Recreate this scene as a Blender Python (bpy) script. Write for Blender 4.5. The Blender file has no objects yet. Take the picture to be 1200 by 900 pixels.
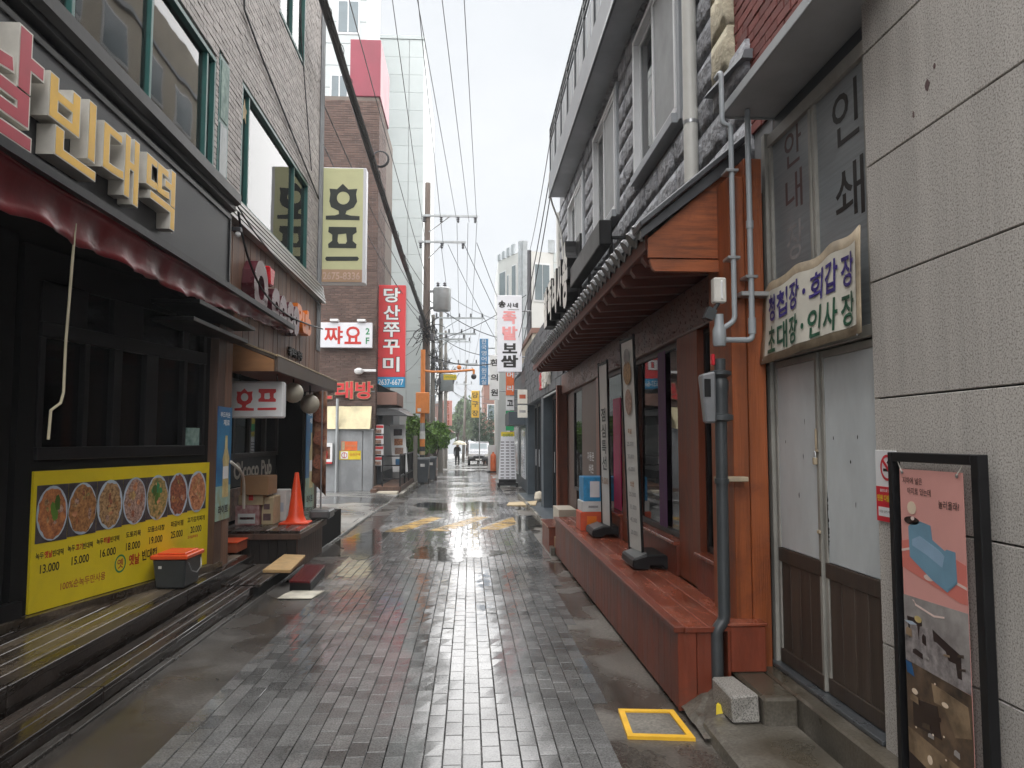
import bpy, bmesh, math, random
from mathutils import Vector, Matrix
random.seed(7)
S = bpy.context.scene
COL = S.collection
# ------------------------------------------------------------------ camera
cam_d = bpy.data.cameras.new("camera")
cam_d.lens = 27.0; cam_d.sensor_width = 36.0; cam_d.clip_start = 0.05; cam_d.clip_end = 1500
cam = bpy.data.objects.new("camera", cam_d); COL.objects.link(cam)
cam.location = (0, 0, 1.6)
cam.rotation_euler = (math.radians(90 + 4.131), 0, math.radians(-3.172))
S.camera = cam
# ------------------------------------------------------------------ overcast sky and weak sun
W = bpy.data.worlds.new("World"); S.world = W; W.use_nodes = True
nt = W.node_tree; nt.nodes.clear()
sky = nt.nodes.new("ShaderNodeTexSky"); sky.sky_type = 'NISHITA'; sky.sun_disc = False
sky.sun_elevation = math.radians(84); sky.sun_rotation = 0
sky.air_density = 1.0; sky.dust_density = 6.0; sky.ozone_density = 1.0
hs = nt.nodes.new("ShaderNodeHueSaturation"); hs.inputs["Saturation"].default_value = 0.10
mixw = nt.nodes.new("ShaderNodeMix"); mixw.data_type = 'RGBA'
mixw.inputs[0].default_value = 0.90
bg = nt.nodes.new("ShaderNodeBackground"); bg.inputs["Strength"].default_value = 0.05
wo = nt.nodes.new("ShaderNodeOutputWorld")
tcw = nt.nodes.new("ShaderNodeTexCoord"); mpw = nt.nodes.new("ShaderNodeMapping"); mpw.inputs["Scale"].default_value = (1.6, 1.6, 3.0)
cln = nt.nodes.new("ShaderNodeTexNoise"); cln.inputs["Scale"].default_value = 1.5; cln.inputs["Detail"].default_value = 5; cln.inputs["Roughness"].default_value = .5
clr = nt.nodes.new("ShaderNodeValToRGB"); clr.color_ramp.elements[0].position = .3; clr.color_ramp.elements[1].position = .7
clr.color_ramp.elements[0].color = (2.15, 2.3, 2.47, 1); clr.color_ramp.elements[1].color = (2.75, 2.84, 2.93, 1)
nt.links.new(tcw.outputs["Generated"], mpw.inputs[0]); nt.links.new(mpw.outputs[0], cln.inputs["Vector"]); nt.links.new(cln.outputs[0], clr.inputs[0]); nt.links.new(clr.outputs[0], mixw.inputs[7])
nt.links.new(sky.outputs[0], hs.inputs["Color"]); nt.links.new(hs.outputs[0], mixw.inputs[6])
nt.links.new(mixw.outputs[2], bg.inputs["Color"]); nt.links.new(bg.outputs[0], wo.inputs[0])
sun_d = bpy.data.lights.new("sun", 'SUN'); sun_d.energy = 1.5; sun_d.angle = math.radians(160); sun_d.color = (1, 0.98, 0.96)
sun = bpy.data.objects.new("sun", sun_d); COL.objects.link(sun); sun.location = (0, 0, 40)
sun.rotation_euler = (math.radians(-6), 0, 0)
S.view_settings.view_transform = 'Standard'; S.view_settings.look = 'None'
S.view_settings.exposure = 2.75; S.view_settings.gamma = 1.0; S.view_settings.use_curve_mapping = False
S.render.engine = 'CYCLES'
S.cycles.use_denoising = True
S.cycles.max_bounces = 8; S.cycles.diffuse_bounces = 4; S.cycles.glossy_bounces = 3; S.cycles.transparent_max_bounces = 12
S.cycles.sample_clamp_indirect = 6

# ------------------------------------------------------------------ helpers
SL = 0.0076
def g(y): return -SL * y
WL = {}
def wl(o): return WL.get(o.name, Vector((0, 0, 0))) if o else Vector((0, 0, 0))
def tag(o, label=None, cat=None, group=None, kind=None):
    if label: o["label"] = label
    if cat: o["category"] = cat
    if group: o["group"] = group
    if kind: o["kind"] = kind
    return o
def thing(name, label, cat, loc, group=None):
    o = bpy.data.objects.new(name, None); COL.objects.link(o); o.location = loc; o.empty_display_size = 0.2
    WL[o.name] = Vector(loc)
    return tag(o, label, cat, group)
def link(name, me, parent=None, loc=(0, 0, 0)):
    """loc is a world location; children get it relative to their parent"""
    o = bpy.data.objects.new(name, me); COL.objects.link(o)
    o.parent = parent
    o.location = Vector(loc) - wl(parent)
    WL[o.name] = Vector(loc)
    return o

class MB:
    def __init__(s): s.v = []; s.f = []; s.m = []
    def add(s, vs, fs, mi=0):
        b = len(s.v); s.v += [tuple(p) for p in vs]; s.f += [tuple(i + b for i in f) for f in fs]; s.m += [mi] * len(fs)
        return s
    def box(s, x0, x1, y0, y1, z0, z1, mi=0):
        return s.add([(x0,y0,z0),(x1,y0,z0),(x1,y1,z0),(x0,y1,z0),(x0,y0,z1),(x1,y0,z1),(x1,y1,z1),(x0,y1,z1)],
                     [(3,2,1,0),(4,5,6,7),(0,1,5,4),(1,2,6,5),(2,3,7,6),(3,0,4,7)], mi)
    def quad(s, a, b, c, d, mi=0): return s.add([a, b, c, d], [(0, 1, 2, 3)], mi)
    def hexa(s, lo, hi, mi=0):
        """two loops of n points, bottom and top"""
        n = len(lo)
        fs = [tuple(reversed(range(n))), tuple(range(n, 2*n))] + [(i, (i+1) % n, n+(i+1) % n, n+i) for i in range(n)]
        return s.add(list(lo) + list(hi), fs, mi)
    def prism_y(s, poly, y0, y1, mi=0):
        return s.hexa([(x, y0, z) for x, z in poly], [(x, y1, z) for x, z in poly], mi)
    def prism_x(s, poly, x0, x1, mi=0):
        return s.hexa([(x0, y, z) for y, z in poly], [(x1, y, z) for y, z in poly], mi)
    def prism_z(s, poly, z0, z1, mi=0):
        return s.hexa([(x, y, z0) for x, y in poly], [(x, y, z1) for x, y in poly], mi)
    def tube(s, pts, r, seg=8, mi=0, caps=True):
        pts = [Vector(p) for p in pts]; n = len(pts); rs = r if isinstance(r, (list, tuple)) else [r] * n
        base = len(s.v); prev = None
        for i, p in enumerate(pts):
            t = (pts[min(i+1, n-1)] - pts[max(i-1, 0)]).normalized()
            if prev is None:
                a = Vector((0, 0, 1)) if abs(t.z) < .9 else Vector((1, 0, 0))
                u = t.cross(a).normalized()
            else:
                u = prev - t * prev.dot(t)
                u = u.normalized() if u.length > 1e-6 else t.orthogonal().normalized()
            prev = u; w = t.cross(u)
            for k in range(seg):
                q = p + (u * math.cos(2*math.pi*k/seg) + w * math.sin(2*math.pi*k/seg)) * rs[i]
                s.v.append(tuple(q))
        for i in range(n-1):
            for k in range(seg):
                a = base + i*seg + k; b = base + i*seg + (k+1) % seg
                s.f.append((a, b, b+seg, a+seg)); s.m.append(mi)
        if caps:
            s.f.append(tuple(base + k for k in reversed(range(seg)))); s.m.append(mi)
            s.f.append(tuple(base + (n-1)*seg + k for k in range(seg))); s.m.append(mi)
        return s
    def lathe(s, prof, c, seg=16, mi=0):
        base = len(s.v); n = len(prof)
        for r, z in prof:
            for k in range(seg):
                a = 2*math.pi*k/seg; s.v.append((c[0]+r*math.cos(a), c[1]+r*math.sin(a), c[2]+z))
        for i in range(n-1):
            for k in range(seg):
                a = base+i*seg+k; b = base+i*seg+(k+1) % seg
                s.f.append((a, b, b+seg, a+seg)); s.m.append(mi)
        s.f.append(tuple(base+k for k in reversed(range(seg)))); s.m.append(mi)
        s.f.append(tuple(base+(n-1)*seg+k for k in range(seg))); s.m.append(mi)
        return s
    def ball(s, c, r, seg=12, mi=0, sz=1):
        prof = [(r*math.sin(math.pi*i/8)+1e-4, -r*sz*math.cos(math.pi*i/8)) for i in range(9)]
        return s.lathe(prof, c, seg, mi)
    def build(s, name, mats, parent=None, smooth=False, bevel=0, loc=None, kind=None):
        if not isinstance(mats, (list, tuple)): mats = [mats]
        o0 = Vector(loc) if loc is not None else wl(parent)
        me = bpy.data.meshes.new(name)
        me.from_pydata([(p[0]-o0.x, p[1]-o0.y, p[2]-o0.z) for p in s.v], [], s.f)
        for m in mats: me.materials.append(M[m] if isinstance(m, str) else m)
        if len(mats) > 1: me.polygons.foreach_set("material_index", s.m)
        bm = bmesh.new(); bm.from_mesh(me); bmesh.ops.recalc_face_normals(bm, faces=bm.faces[:])
        if bevel: bmesh.ops.bevel(bm, geom=[e for e in bm.edges if len(e.link_faces) == 2 and e.calc_face_angle(0) > .6], offset=bevel, segments=1, affect='EDGES', clamp_overlap=True)
        bm.to_mesh(me); bm.free()
        if smooth:
            me.polygons.foreach_set("use_smooth", [True]*len(me.polygons))
            me.set_sharp_from_angle(angle=math.radians(45))
        o = link(name, me, parent, o0)
        if kind: o["kind"] = kind
        return o
def B(name, m, parent, *bx, bevel=0.004):
    """one mesh from boxes given as (x0,x1,y0,y1,z0,z1)"""
    mb = MB()
    for b in bx: mb.box(*b)
    return mb.build(name, m, parent, bevel=bevel)
_pc = {}
def piece(name, m, parent, x0, x1, y0, y1, z0, z1, c=0.004, rot=None):
    """a single chamfered box sharing mesh data with alike pieces"""
    d = (round(x1-x0, 3), round(y1-y0, 3), round(z1-z0, 3), m, c)
    if d not in _pc:
        mb = MB().box(-d[0]/2, d[0]/2, -d[1]/2, d[1]/2, -d[2]/2, d[2]/2)
        me = bpy.data.meshes.new(name); me.from_pydata(mb.v, [], mb.f); me.materials.append(M[m])
        bm = bmesh.new(); bm.from_mesh(me)
        bmesh.ops.recalc_face_normals(bm, faces=bm.faces[:])
        if c: bmesh.ops.bevel(bm, geom=bm.edges[:], offset=min(c, min(d[:3])*.3), segments=1, affect='EDGES')
        bm.to_mesh(me); bm.free(); _pc[d] = me
    o = link(name, _pc[d], parent, ((x0+x1)/2, (y0+y1)/2, (z0+z1)/2))
    if rot: o.rotation_euler = rot
    return o
def tubeo(name, m, parent, pts, r, seg=8): return MB().tube(pts, r, seg).build(name, m, parent, smooth=True)
def bez(a, b, c, d, n=12):
    a, b, c, d = map(Vector, (a, b, c, d)); out = []
    for i in range(n+1):
        t = i/n; out.append(a*(1-t)**3 + b*3*t*(1-t)**2 + c*3*t*t*(1-t) + d*t**3)
    return out
def sag(a, b, s, n=14):
    a, b = Vector(a), Vector(b)
    return [a.lerp(b, i/n) - Vector((0, 0, s*4*(i/n)*(1-i/n))) for i in range(n+1)]
TMP = bpy.data.scenes.new("scratch")
def baked(o):
    TMP.collection.objects.link(o)
    with bpy.context.temp_override(scene=TMP, view_layer=TMP.view_layers[0]):
        me = bpy.data.meshes.new_from_object(o.evaluated_get(bpy.context.evaluated_depsgraph_get()))
    return me
# text -------------------------------------------------------------
_tc = {}
def glyphs(s, bold=0.0, ext=False, sp=1.0):
    k = (s, bold, ext, sp)
    if k not in _tc:
        c = bpy.data.curves.new("t", 'FONT'); c.body = s; c.size = 1; c.offset = bold; c.space_character = sp; c.resolution_u = 3
        if ext: c.extrude = 0.5
        o = bpy.data.objects.new("t", c); me = baked(o)
        vs = [v.co.copy() for v in me.vertices]; fs = [tuple(p.vertices) for p in me.polygons]
        bpy.data.objects.remove(o); bpy.data.curves.remove(c); bpy.data.meshes.remove(me)
        x0 = min(v.x for v in vs); x1 = max(v.x for v in vs); y0 = min(v.y for v in vs); y1 = max(v.y for v in vs)
        _tc[k] = ([((v.x-x0)/(x1-x0)-.5, (v.y-y0)/(y1-y0)-.5, 1.0 if v.z > 0 else 0.0) for v in vs], fs, (x1-x0)/(y1-y0))
    return _tc[k]
def shape2d(loops, ext=False):
    """filled outline with holes, in a unit box centred on 0"""
    c = bpy.data.curves.new("s", 'CURVE'); c.dimensions = '2D'; c.fill_mode = 'BOTH'
    if ext: c.extrude = .5
    for lp in loops:
        sp = c.splines.new('POLY'); sp.points.add(len(lp)-1); sp.use_cyclic_u = True
        for q, p in zip(sp.points, lp): q.co = (p[0], p[1], 0, 1)
    o = bpy.data.objects.new("s", c); me = baked(o)
    vs = [v.co.copy() for v in me.vertices]; fs = [tuple(p.vertices) for p in me.polygons]
    bpy.data.objects.remove(o); bpy.data.curves.remove(c); bpy.data.meshes.remove(me)
    x0 = min(v.x for v in vs); x1 = max(v.x for v in vs); y0 = min(v.y for v in vs); y1 = max(v.y for v in vs)
    return ([((v.x-x0)/(x1-x0)-.5, (v.y-y0)/(y1-y0)-.5, 1.0 if v.z > 0 else 0.0) for v in vs], fs, (x1-x0)/(y1-y0))
RX = ((0, 1, 0), (0, 0, 1))      # on a wall that faces +x
LX = ((0, -1, 0), (0, 0, 1))     # on a wall that faces -x
FY = ((1, 0, 0), (0, 0, 1))      # faces the camera side (-y)
def put(mb, gl, ctr, axes, w, h, depth=0.0, mi=0, shear=0):
    r, u = Vector(axes[0]), Vector(axes[1]); n = r.cross(u); c = Vector(ctr)
    if w is None: w = h * gl[2]
    return mb.add([c + r*(x+shear*y)*w + u*y*h + n*(z*depth) for x, y, z in gl[0]], gl[1], mi)
def writing(name, s, ctr, axes, w, h, m, parent, depth=0.0, bold=0.0, shear=0):
    return put(MB(), glyphs(s, bold, depth > 0), ctr, axes, w, h, depth, 0, shear).build(name, m, parent)
def panel(mb, ctr, axes, w, h, t, mi=0):
    """thin board of thickness t whose front face lies at ctr"""
    r, u = Vector(axes[0]), Vector(axes[1]); n = r.cross(u); c = Vector(ctr)
    q = [c - r*w/2 - u*h/2, c + r*w/2 - u*h/2, c + r*w/2 + u*h/2, c - r*w/2 + u*h/2]
    return mb.hexa([p - n*t for p in q], q, mi)
def disc(mb, ctr, axes, rw, rh, t, seg=20, mi=0, jit=0):
    r, u = Vector(axes[0]), Vector(axes[1]); n = r.cross(u); c = Vector(ctr)
    lo = []
    for k in range(seg):
        a = 2*math.pi*k/seg; j = 1 + jit*(random.random()-.5)
        lo.append(c + r*math.cos(a)*rw*j + u*math.sin(a)*rh*j)
    return mb.hexa(lo, [p + n*t for p in lo], mi)

# ------------------------------------------------------------------ materials
M = {}
def mat(name, col, rough=.6, var=.18, scale=3.0, bump=0.0, bscale=60, metal=0, spec=.5, isl=0, st=(1,1,1), col2=None, rvar=.12, coat=0, emit=0, bdist=.01, dirt=None):
    m = bpy.data.materials.new(name); m.use_nodes = True; t = m.node_tree; L = t.links.new
    b = t.nodes["Principled BSDF"]
    geo = t.nodes.new("ShaderNodeNewGeometry"); mp = t.nodes.new("ShaderNodeMapping"); mp.inputs["Scale"].default_value = st
    L(geo.outputs["Position"], mp.inputs["Vector"])
    no = t.nodes.new("ShaderNodeTexNoise"); no.inputs["Scale"].default_value = scale; no.inputs["Detail"].default_value = 7; no.inputs["Roughness"].default_value = .62
    L(mp.outputs[0], no.inputs["Vector"])
    mr = t.nodes.new("ShaderNodeMapRange"); mr.inputs[1].default_value = .32; mr.inputs[2].default_value = .68
    L(no.outputs[0], mr.inputs[0])
    mx = t.nodes.new("ShaderNodeMix"); mx.data_type = 'RGBA'
    a = [max(0, c*(1-var)) for c in col]; d = col2 if col2 else [min(1, c*(1+var)) for c in col]
    mx.inputs[6].default_value = (*a, 1); mx.inputs[7].default_value = (*d, 1)
    L(mr.outputs[0], mx.inputs[0]); out = mx.outputs[2]
    if isl:
        oi = t.nodes.new("ShaderNodeObjectInfo"); ad = t.nodes.new("ShaderNodeMath"); ad.operation = 'ADD'
        L(geo.outputs["Random Per Island"], ad.inputs[0]); L(oi.outputs["Random"], ad.inputs[1])
        fr = t.nodes.new("ShaderNodeMath"); fr.operation = 'FRACT'; L(ad.outputs[0], fr.inputs[0])
        m2 = t.nodes.new("ShaderNodeMapRange"); m2.inputs[3].default_value = 1-isl; m2.inputs[4].default_value = 1+isl
        L(fr.outputs[0], m2.inputs[0])
        hv = t.nodes.new("ShaderNodeHueSaturation"); L(m2.outputs[0], hv.inputs["Value"]); L(out, hv.inputs["Color"]); out = hv.outputs[0]
    if dirt:
        dn = t.nodes.new("ShaderNodeTexNoise"); dn.inputs["Scale"].default_value = 2.6; dn.inputs["Detail"].default_value = 12; dn.inputs["Roughness"].default_value = .72; dn.inputs["Distortion"].default_value = .6
        L(geo.outputs["Position"], dn.inputs[0]); dk = t.nodes.new("ShaderNodeMapRange"); dk.inputs[1].default_value = .50; dk.inputs[2].default_value = .70; dk.inputs[4].default_value = dirt[3]; L(dn.outputs[0], dk.inputs[0])
        dx = t.nodes.new("ShaderNodeMix"); dx.data_type = 'RGBA'; dx.inputs[7].default_value = (*dirt[:3], 1); L(dk.outputs[0], dx.inputs[0]); L(out, dx.inputs[6]); out = dx.outputs[2]
    L(out, b.inputs["Base Color"])
    r2 = t.nodes.new("ShaderNodeMapRange"); r2.inputs[3].default_value = max(.02, rough-rvar); r2.inputs[4].default_value = min(1, rough+rvar)
    L(no.outputs[0], r2.inputs[0]); L(r2.outputs[0], b.inputs["Roughness"])
    b.inputs["Metallic"].default_value = metal; b.inputs["Specular IOR Level"].default_value = spec
    if coat: b.inputs["Coat Weight"].default_value = coat; b.inputs["Coat Roughness"].default_value = .1
    if emit:
        L(out, b.inputs["Emission Color"]); b.inputs["Emission Strength"].default_value = emit
    if bump:
        bn = t.nodes.new("ShaderNodeTexNoise"); bn.inputs["Scale"].default_value = bscale; bn.inputs["Detail"].default_value = 5
        L(mp.outputs[0], bn.inputs["Vector"])
        bp = t.nodes.new("ShaderNodeBump"); bp.inputs["Strength"].default_value = bump; bp.inputs["Distance"].default_value = bdist
        L(bn.outputs[0], bp.inputs["Height"]); L(bp.outputs[0], b.inputs["Normal"])
    M[name] = m
    return m
def glass(name, tint, ior=1.5, rough=.02):
    m = bpy.data.materials.new(name); m.use_nodes = True; t = m.node_tree; t.nodes.clear(); L = t.links.new
    o = t.nodes.new("ShaderNodeOutputMaterial"); mx = t.nodes.new("ShaderNodeMixShader"); fr = t.nodes.new("ShaderNodeFresnel"); fr.inputs[0].default_value = ior
    tr = t.nodes.new("ShaderNodeBsdfTransparent"); tr.inputs[0].default_value = (*tint, 1)
    gl = t.nodes.new("ShaderNodeBsdfGlossy"); gl.inputs["Roughness"].default_value = rough
    geo = t.nodes.new("ShaderNodeNewGeometry"); no = t.nodes.new("ShaderNodeTexNoise"); no.inputs["Scale"].default_value = 1.3; no.inputs["Detail"].default_value = 1
    bp = t.nodes.new("ShaderNodeBump"); bp.inputs["Strength"].default_value = .05; bp.inputs["Distance"].default_value = .05
    L(geo.outputs["Position"], no.inputs[0]); L(no.outputs[0], bp.inputs["Height"]); L(bp.outputs[0], gl.inputs["Normal"])
    L(fr.outputs[0], mx.inputs[0]); L(tr.outputs[0], mx.inputs[1]); L(gl.outputs[0], mx.inputs[2]); L(mx.outputs[0], o.inputs[0])
    M[name] = m
def wetmat(name, dry, wet, dry_r, wet_r, mscale, isl=.25, lo=.42, hi=.6, bump=.35, bscale=70, st=(1,1,1), spec=.5, rust=None):
    """stone or concrete whose film of water lies in patches: the wet part is darker and smoother"""
    m = bpy.data.materials.new(name); m.use_nodes = True; t = m.node_tree; L = t.links.new; b = t.nodes["Principled BSDF"]
    geo = t.nodes.new("ShaderNodeNewGeometry"); mp = t.nodes.new("ShaderNodeMapping"); mp.inputs["Scale"].default_value = st
    L(geo.outputs["Position"], mp.inputs[0])
    n1 = t.nodes.new("ShaderNodeTexNoise"); n1.inputs["Scale"].default_value = mscale; n1.inputs["Detail"].default_value = 5; n1.inputs["Distortion"].default_value = .4
    L(mp.outputs[0], n1.inputs[0])
    mk = t.nodes.new("ShaderNodeMapRange"); mk.inputs[1].default_value = lo; mk.inputs[2].default_value = hi; L(n1.outputs[0], mk.inputs[0])
    n2 = t.nodes.new("ShaderNodeTexNoise"); n2.inputs["Scale"].default_value = bscale; n2.inputs["Detail"].default_value = 6; L(geo.outputs["Position"], n2.inputs[0])
    n3 = t.nodes.new("ShaderNodeTexNoise"); n3.inputs["Scale"].default_value = 2.2; n3.inputs["Detail"].default_value = 6; L(geo.outputs["Position"], n3.inputs[0])
    mx = t.nodes.new("ShaderNodeMix"); mx.data_type = 'RGBA'; mx.inputs[6].default_value = (*dry, 1); mx.inputs[7].default_value = (*wet, 1); L(mk.outputs[0], mx.inputs[0])
    gr = t.nodes.new("ShaderNodeMapRange"); gr.inputs[1].default_value = .3; gr.inputs[2].default_value = .7; gr.inputs[3].default_value = .6; gr.inputs[4].default_value = 1.4; L(n2.outputs[0], gr.inputs[0])
    g3 = t.nodes.new("ShaderNodeMapRange"); g3.inputs[1].default_value = .3; g3.inputs[2].default_value = .7; g3.inputs[3].default_value = .7; g3.inputs[4].default_value = 1.3; L(n3.outputs[0], g3.inputs[0])
    mu = t.nodes.new("ShaderNodeMath"); mu.operation = 'MULTIPLY'; L(gr.outputs[0], mu.inputs[0]); L(g3.outputs[0], mu.inputs[1])
    val = mu.outputs[0]
    if isl:
        oi = t.nodes.new("ShaderNodeObjectInfo"); ad = t.nodes.new("ShaderNodeMath"); ad.operation = 'ADD'
        L(geo.outputs["Random Per Island"], ad.inputs[0]); L(oi.outputs["Random"], ad.inputs[1])
        fr = t.nodes.new("ShaderNodeMath"); fr.operation = 'FRACT'; L(ad.outputs[0], fr.inputs[0])
        m2 = t.nodes.new("ShaderNodeMapRange"); m2.inputs[3].default_value = 1-isl; m2.inputs[4].default_value = 1+isl; L(fr.outputs[0], m2.inputs[0])
        m3 = t.nodes.new("ShaderNodeMath"); m3.operation = 'MULTIPLY'; L(val, m3.inputs[0]); L(m2.outputs[0], m3.inputs[1]); val = m3.outputs[0]
    hv = t.nodes.new("ShaderNodeHueSaturation"); L(val, hv.inputs["Value"]); L(mx.outputs[2], hv.inputs["Color"])
    out = hv.outputs[0]
    if rust:
        n4 = t.nodes.new("ShaderNodeTexNoise"); n4.inputs["Scale"].default_value = .9; n4.inputs["Detail"].default_value = 4; L(geo.outputs["Position"], n4.inputs[0])
        k4 = t.nodes.new("ShaderNodeMapRange"); k4.inputs[1].default_value = .48; k4.inputs[2].default_value = .68; k4.inputs[4].default_value = .75; L(n4.outputs[0], k4.inputs[0])
        x4 = t.nodes.new("ShaderNodeMix"); x4.data_type = 'RGBA'; x4.inputs[7].default_value = (*rust, 1); L(k4.outputs[0], x4.inputs[0]); L(out, x4.inputs[6]); out = x4.outputs[2]
    L(out, b.inputs["Base Color"])
    rr = t.nodes.new("ShaderNodeMapRange"); rr.inputs[3].default_value = dry_r; rr.inputs[4].default_value = wet_r; L(mk.outputs[0], rr.inputs[0]); L(rr.outputs[0], b.inputs["Roughness"])
    iv = t.nodes.new("ShaderNodeMapRange"); iv.inputs[3].default_value = bump; iv.inputs[4].default_value = bump*.12; L(mk.outputs[0], iv.inputs[0])
    bp = t.nodes.new("ShaderNodeBump"); bp.inputs["Distance"].default_value = .006; L(iv.outputs[0], bp.inputs["Strength"]); L(n2.outputs[0], bp.inputs["Height"]); L(bp.outputs[0], b.inputs["Normal"])
    b.inputs["Specular IOR Level"].default_value = spec
    M[name] = m
def speckle(name, cols, scale, rough=.6, streak=True):
    """granite: crystals of several greys, with faint vertical water stains"""
    m = bpy.data.materials.new(name); m.use_nodes = True; t = m.node_tree; L = t.links.new; b = t.nodes["Principled BSDF"]
    geo = t.nodes.new("ShaderNodeNewGeometry")
    vo = t.nodes.new("ShaderNodeTexNoise"); vo.inputs["Scale"].default_value = scale; vo.inputs["Detail"].default_value = 3; vo.inputs["Roughness"].default_value = .7
    L(geo.outputs["Position"], vo.inputs[0])
    cr = t.nodes.new("ShaderNodeValToRGB"); e = cr.color_ramp.elements
    e[0].position = .36; e[0].color = (*cols[0], 1); e[1].position = .64; e[1].color = (*cols[2], 1)
    x = e.new(.47); x.color = (*cols[1], 1); x = e.new(.55); x.color = (*cols[2], 1)
    L(vo.outputs[0], cr.inputs[0])
    mp = t.nodes.new("ShaderNodeMapping"); mp.inputs["Scale"].default_value = (9, 9, .6); L(geo.outputs["Position"], mp.inputs[0])
    sn = t.nodes.new("ShaderNodeTexNoise"); sn.inputs["Scale"].default_value = 1; sn.inputs["Detail"].default_value = 4; L(mp.outputs[0], sn.inputs[0])
    sr = t.nodes.new("ShaderNodeMapRange"); sr.inputs[1].default_value = .35; sr.inputs[2].default_value = .7; sr.inputs[3].default_value = .88; sr.inputs[4].default_value = 1.06; L(sn.outputs[0], sr.inputs[0])
    oi = t.nodes.new("ShaderNodeObjectInfo"); o2 = t.nodes.new("ShaderNodeMapRange"); o2.inputs[3].default_value = .9; o2.inputs[4].default_value = 1.08; L(oi.outputs["Random"], o2.inputs[0])
    mu = t.nodes.new("ShaderNodeMath"); mu.operation = 'MULTIPLY'; L(sr.outputs[0], mu.inputs[0]); L(o2.outputs[0], mu.inputs[1])
    hv = t.nodes.new("ShaderNodeHueSaturation"); L(mu.outputs[0], hv.inputs["Value"]); L(cr.outputs[0], hv.inputs["Color"]); L(hv.outputs[0], b.inputs["Base Color"])
    b.inputs["Roughness"].default_value = rough
    bp = t.nodes.new("ShaderNodeBump"); bp.inputs["Strength"].default_value = .12; bp.inputs["Distance"].default_value = .003; L(vo.outputs[0], bp.inputs["Height"]); L(bp.outputs[0], b.inputs["Normal"])
    M[name] = m

wetmat('paver', (.175,.174,.172), (.115,.114,.112), .26, .09, .5, isl=.28, lo=.32, hi=.54, rust=None, bscale=110, bump=.2)
wetmat('paver_base', (.05,.048,.045), (.03,.03,.028), .5, .12, .5, isl=0)
wetmat('gutter', (.08,.074,.068), (.045,.041,.037), .42, .2, .8, isl=0, lo=.38, hi=.55, bscale=55, rust=(.05,.043,.037))
wetmat('verge', (.125,.112,.096), (.055,.047,.04), .5, .1, 1.1, isl=0, lo=.40, hi=.56, bscale=60, rust=(.07,.05,.035))
wetmat('yard', (.20,.20,.19), (.085,.083,.08), .45, .05, .45, isl=0, lo=.42, hi=.58, bscale=50)
wetmat('step_conc', (.19,.175,.15), (.075,.068,.055), .6, .25, 1.6, isl=0, bscale=60, rust=(.07,.055,.035))
wetmat('asphalt', (.075,.075,.075), (.04,.04,.04), .5, .1, .3, isl=0)
wetmat('deck_dark', (.035,.027,.022), (.018,.014,.012), .38, .1, 1.5, isl=.3, st=(6,.6,6), bscale=40, bump=.3)
wetmat('deck_worn', (.17,.135,.10), (.04,.03,.022), .5, .14, 1.3, isl=.2, st=(5,.5,5), lo=.3, hi=.62, bscale=40, bump=.3)
speckle('granite', [(.20,.18,.16), (.46,.43,.39), (.57,.54,.505)], 130, .6)
speckle('granite_blk', [(.09,.085,.08), (.24,.23,.21), (.36,.34,.31)], 120, .6)
mat('joint', (.05,.047,.042), .9)
def worn(name, col, lo, hi, top=1.0):
    mat(name, col, .32, .25, 6, .2, 80); t = M[name].node_tree; L = t.links.new; ge = t.nodes.new("ShaderNodeNewGeometry")
    n1 = t.nodes.new("ShaderNodeTexNoise"); n1.inputs["Scale"].default_value = 3.2; n1.inputs["Detail"].default_value = 9; n1.inputs["Roughness"].default_value = .7; L(ge.outputs["Position"], n1.inputs[0])
    k = t.nodes.new("ShaderNodeMapRange"); k.inputs[1].default_value = lo; k.inputs[2].default_value = hi; k.inputs[4].default_value = top; L(n1.outputs[0], k.inputs[0]); L(k.outputs[0], t.nodes["Principled BSDF"].inputs["Alpha"])
worn('paint_y', (.60,.36,.07), .34, .60, .75)
worn('paint_w', (.5,.49,.46), .44, .62, .7)
mat('frame_y', (.85,.48,.03), .45, .12, 5)
mat('brick_grey', (.45,.415,.40), .75, .12, 1.2, .4, 50, isl=.14)
mat('mortar_grey', (.11,.10,.095), .9)
mat('brick_brown', (.12,.074,.06), .75, .2, 1.0, .4, 50, isl=.25)
mat('mortar_brown', (.17,.14,.12), .9)
mat('brick_red', (.21,.055,.045), .7, .2, 3, .4, 60, isl=.2)
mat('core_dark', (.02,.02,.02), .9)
mat('black', (.009,.009,.010), .42, .3, 3, rvar=.1, spec=.3)
mat('black_matte', (.009,.009,.009), .8, spec=.15)
mat('black_wet', (.012,.012,.014), .4, .3, 3, .1, 20, rvar=.08, spec=.25)
mat('fascia', (.035,.037,.041), .5, .25, .8, .1, 30, st=(1,1,3))
mat('green_frame', (.015,.095,.085), .4, .15, 4)
mat('green_old', (.06,.17,.14), .6, .35, 9, .2, 40, col2=(.30,.40,.36))
mat('room_dark', (.028,.03,.032), .8)
mat('room_mid', (.05,.055,.06), .8, .4, .9)
mat('pane_reflection', (.13,.12,.12), .8, .3, 1.2, st=(1,1,3))  # grey of reflected light, painted on the sheet behind the dark panes
mat('curtain_w', (.55,.56,.55), .9, .1, 3, st=(8,8,.2))
mat('silver', (.66,.63,.57), .35, .15, 4, metal=.2)
mat('letter_y', (.78,.46,.05), .4, .1, 5)
mat('letter_r', (.42,.035,.06), .4, .1, 5)
mat('cream_letter', (.6,.56,.45), .5)
mat('awning_red', (.20,.014,.020), .33, .3, 2.2, .3, 3.0, rvar=.1, bdist=.03, spec=.5)
mat('wood_dk', (.085,.045,.03), .5, .35, 2.2, .25, 14, isl=.2, st=(9,9,.6))
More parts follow.
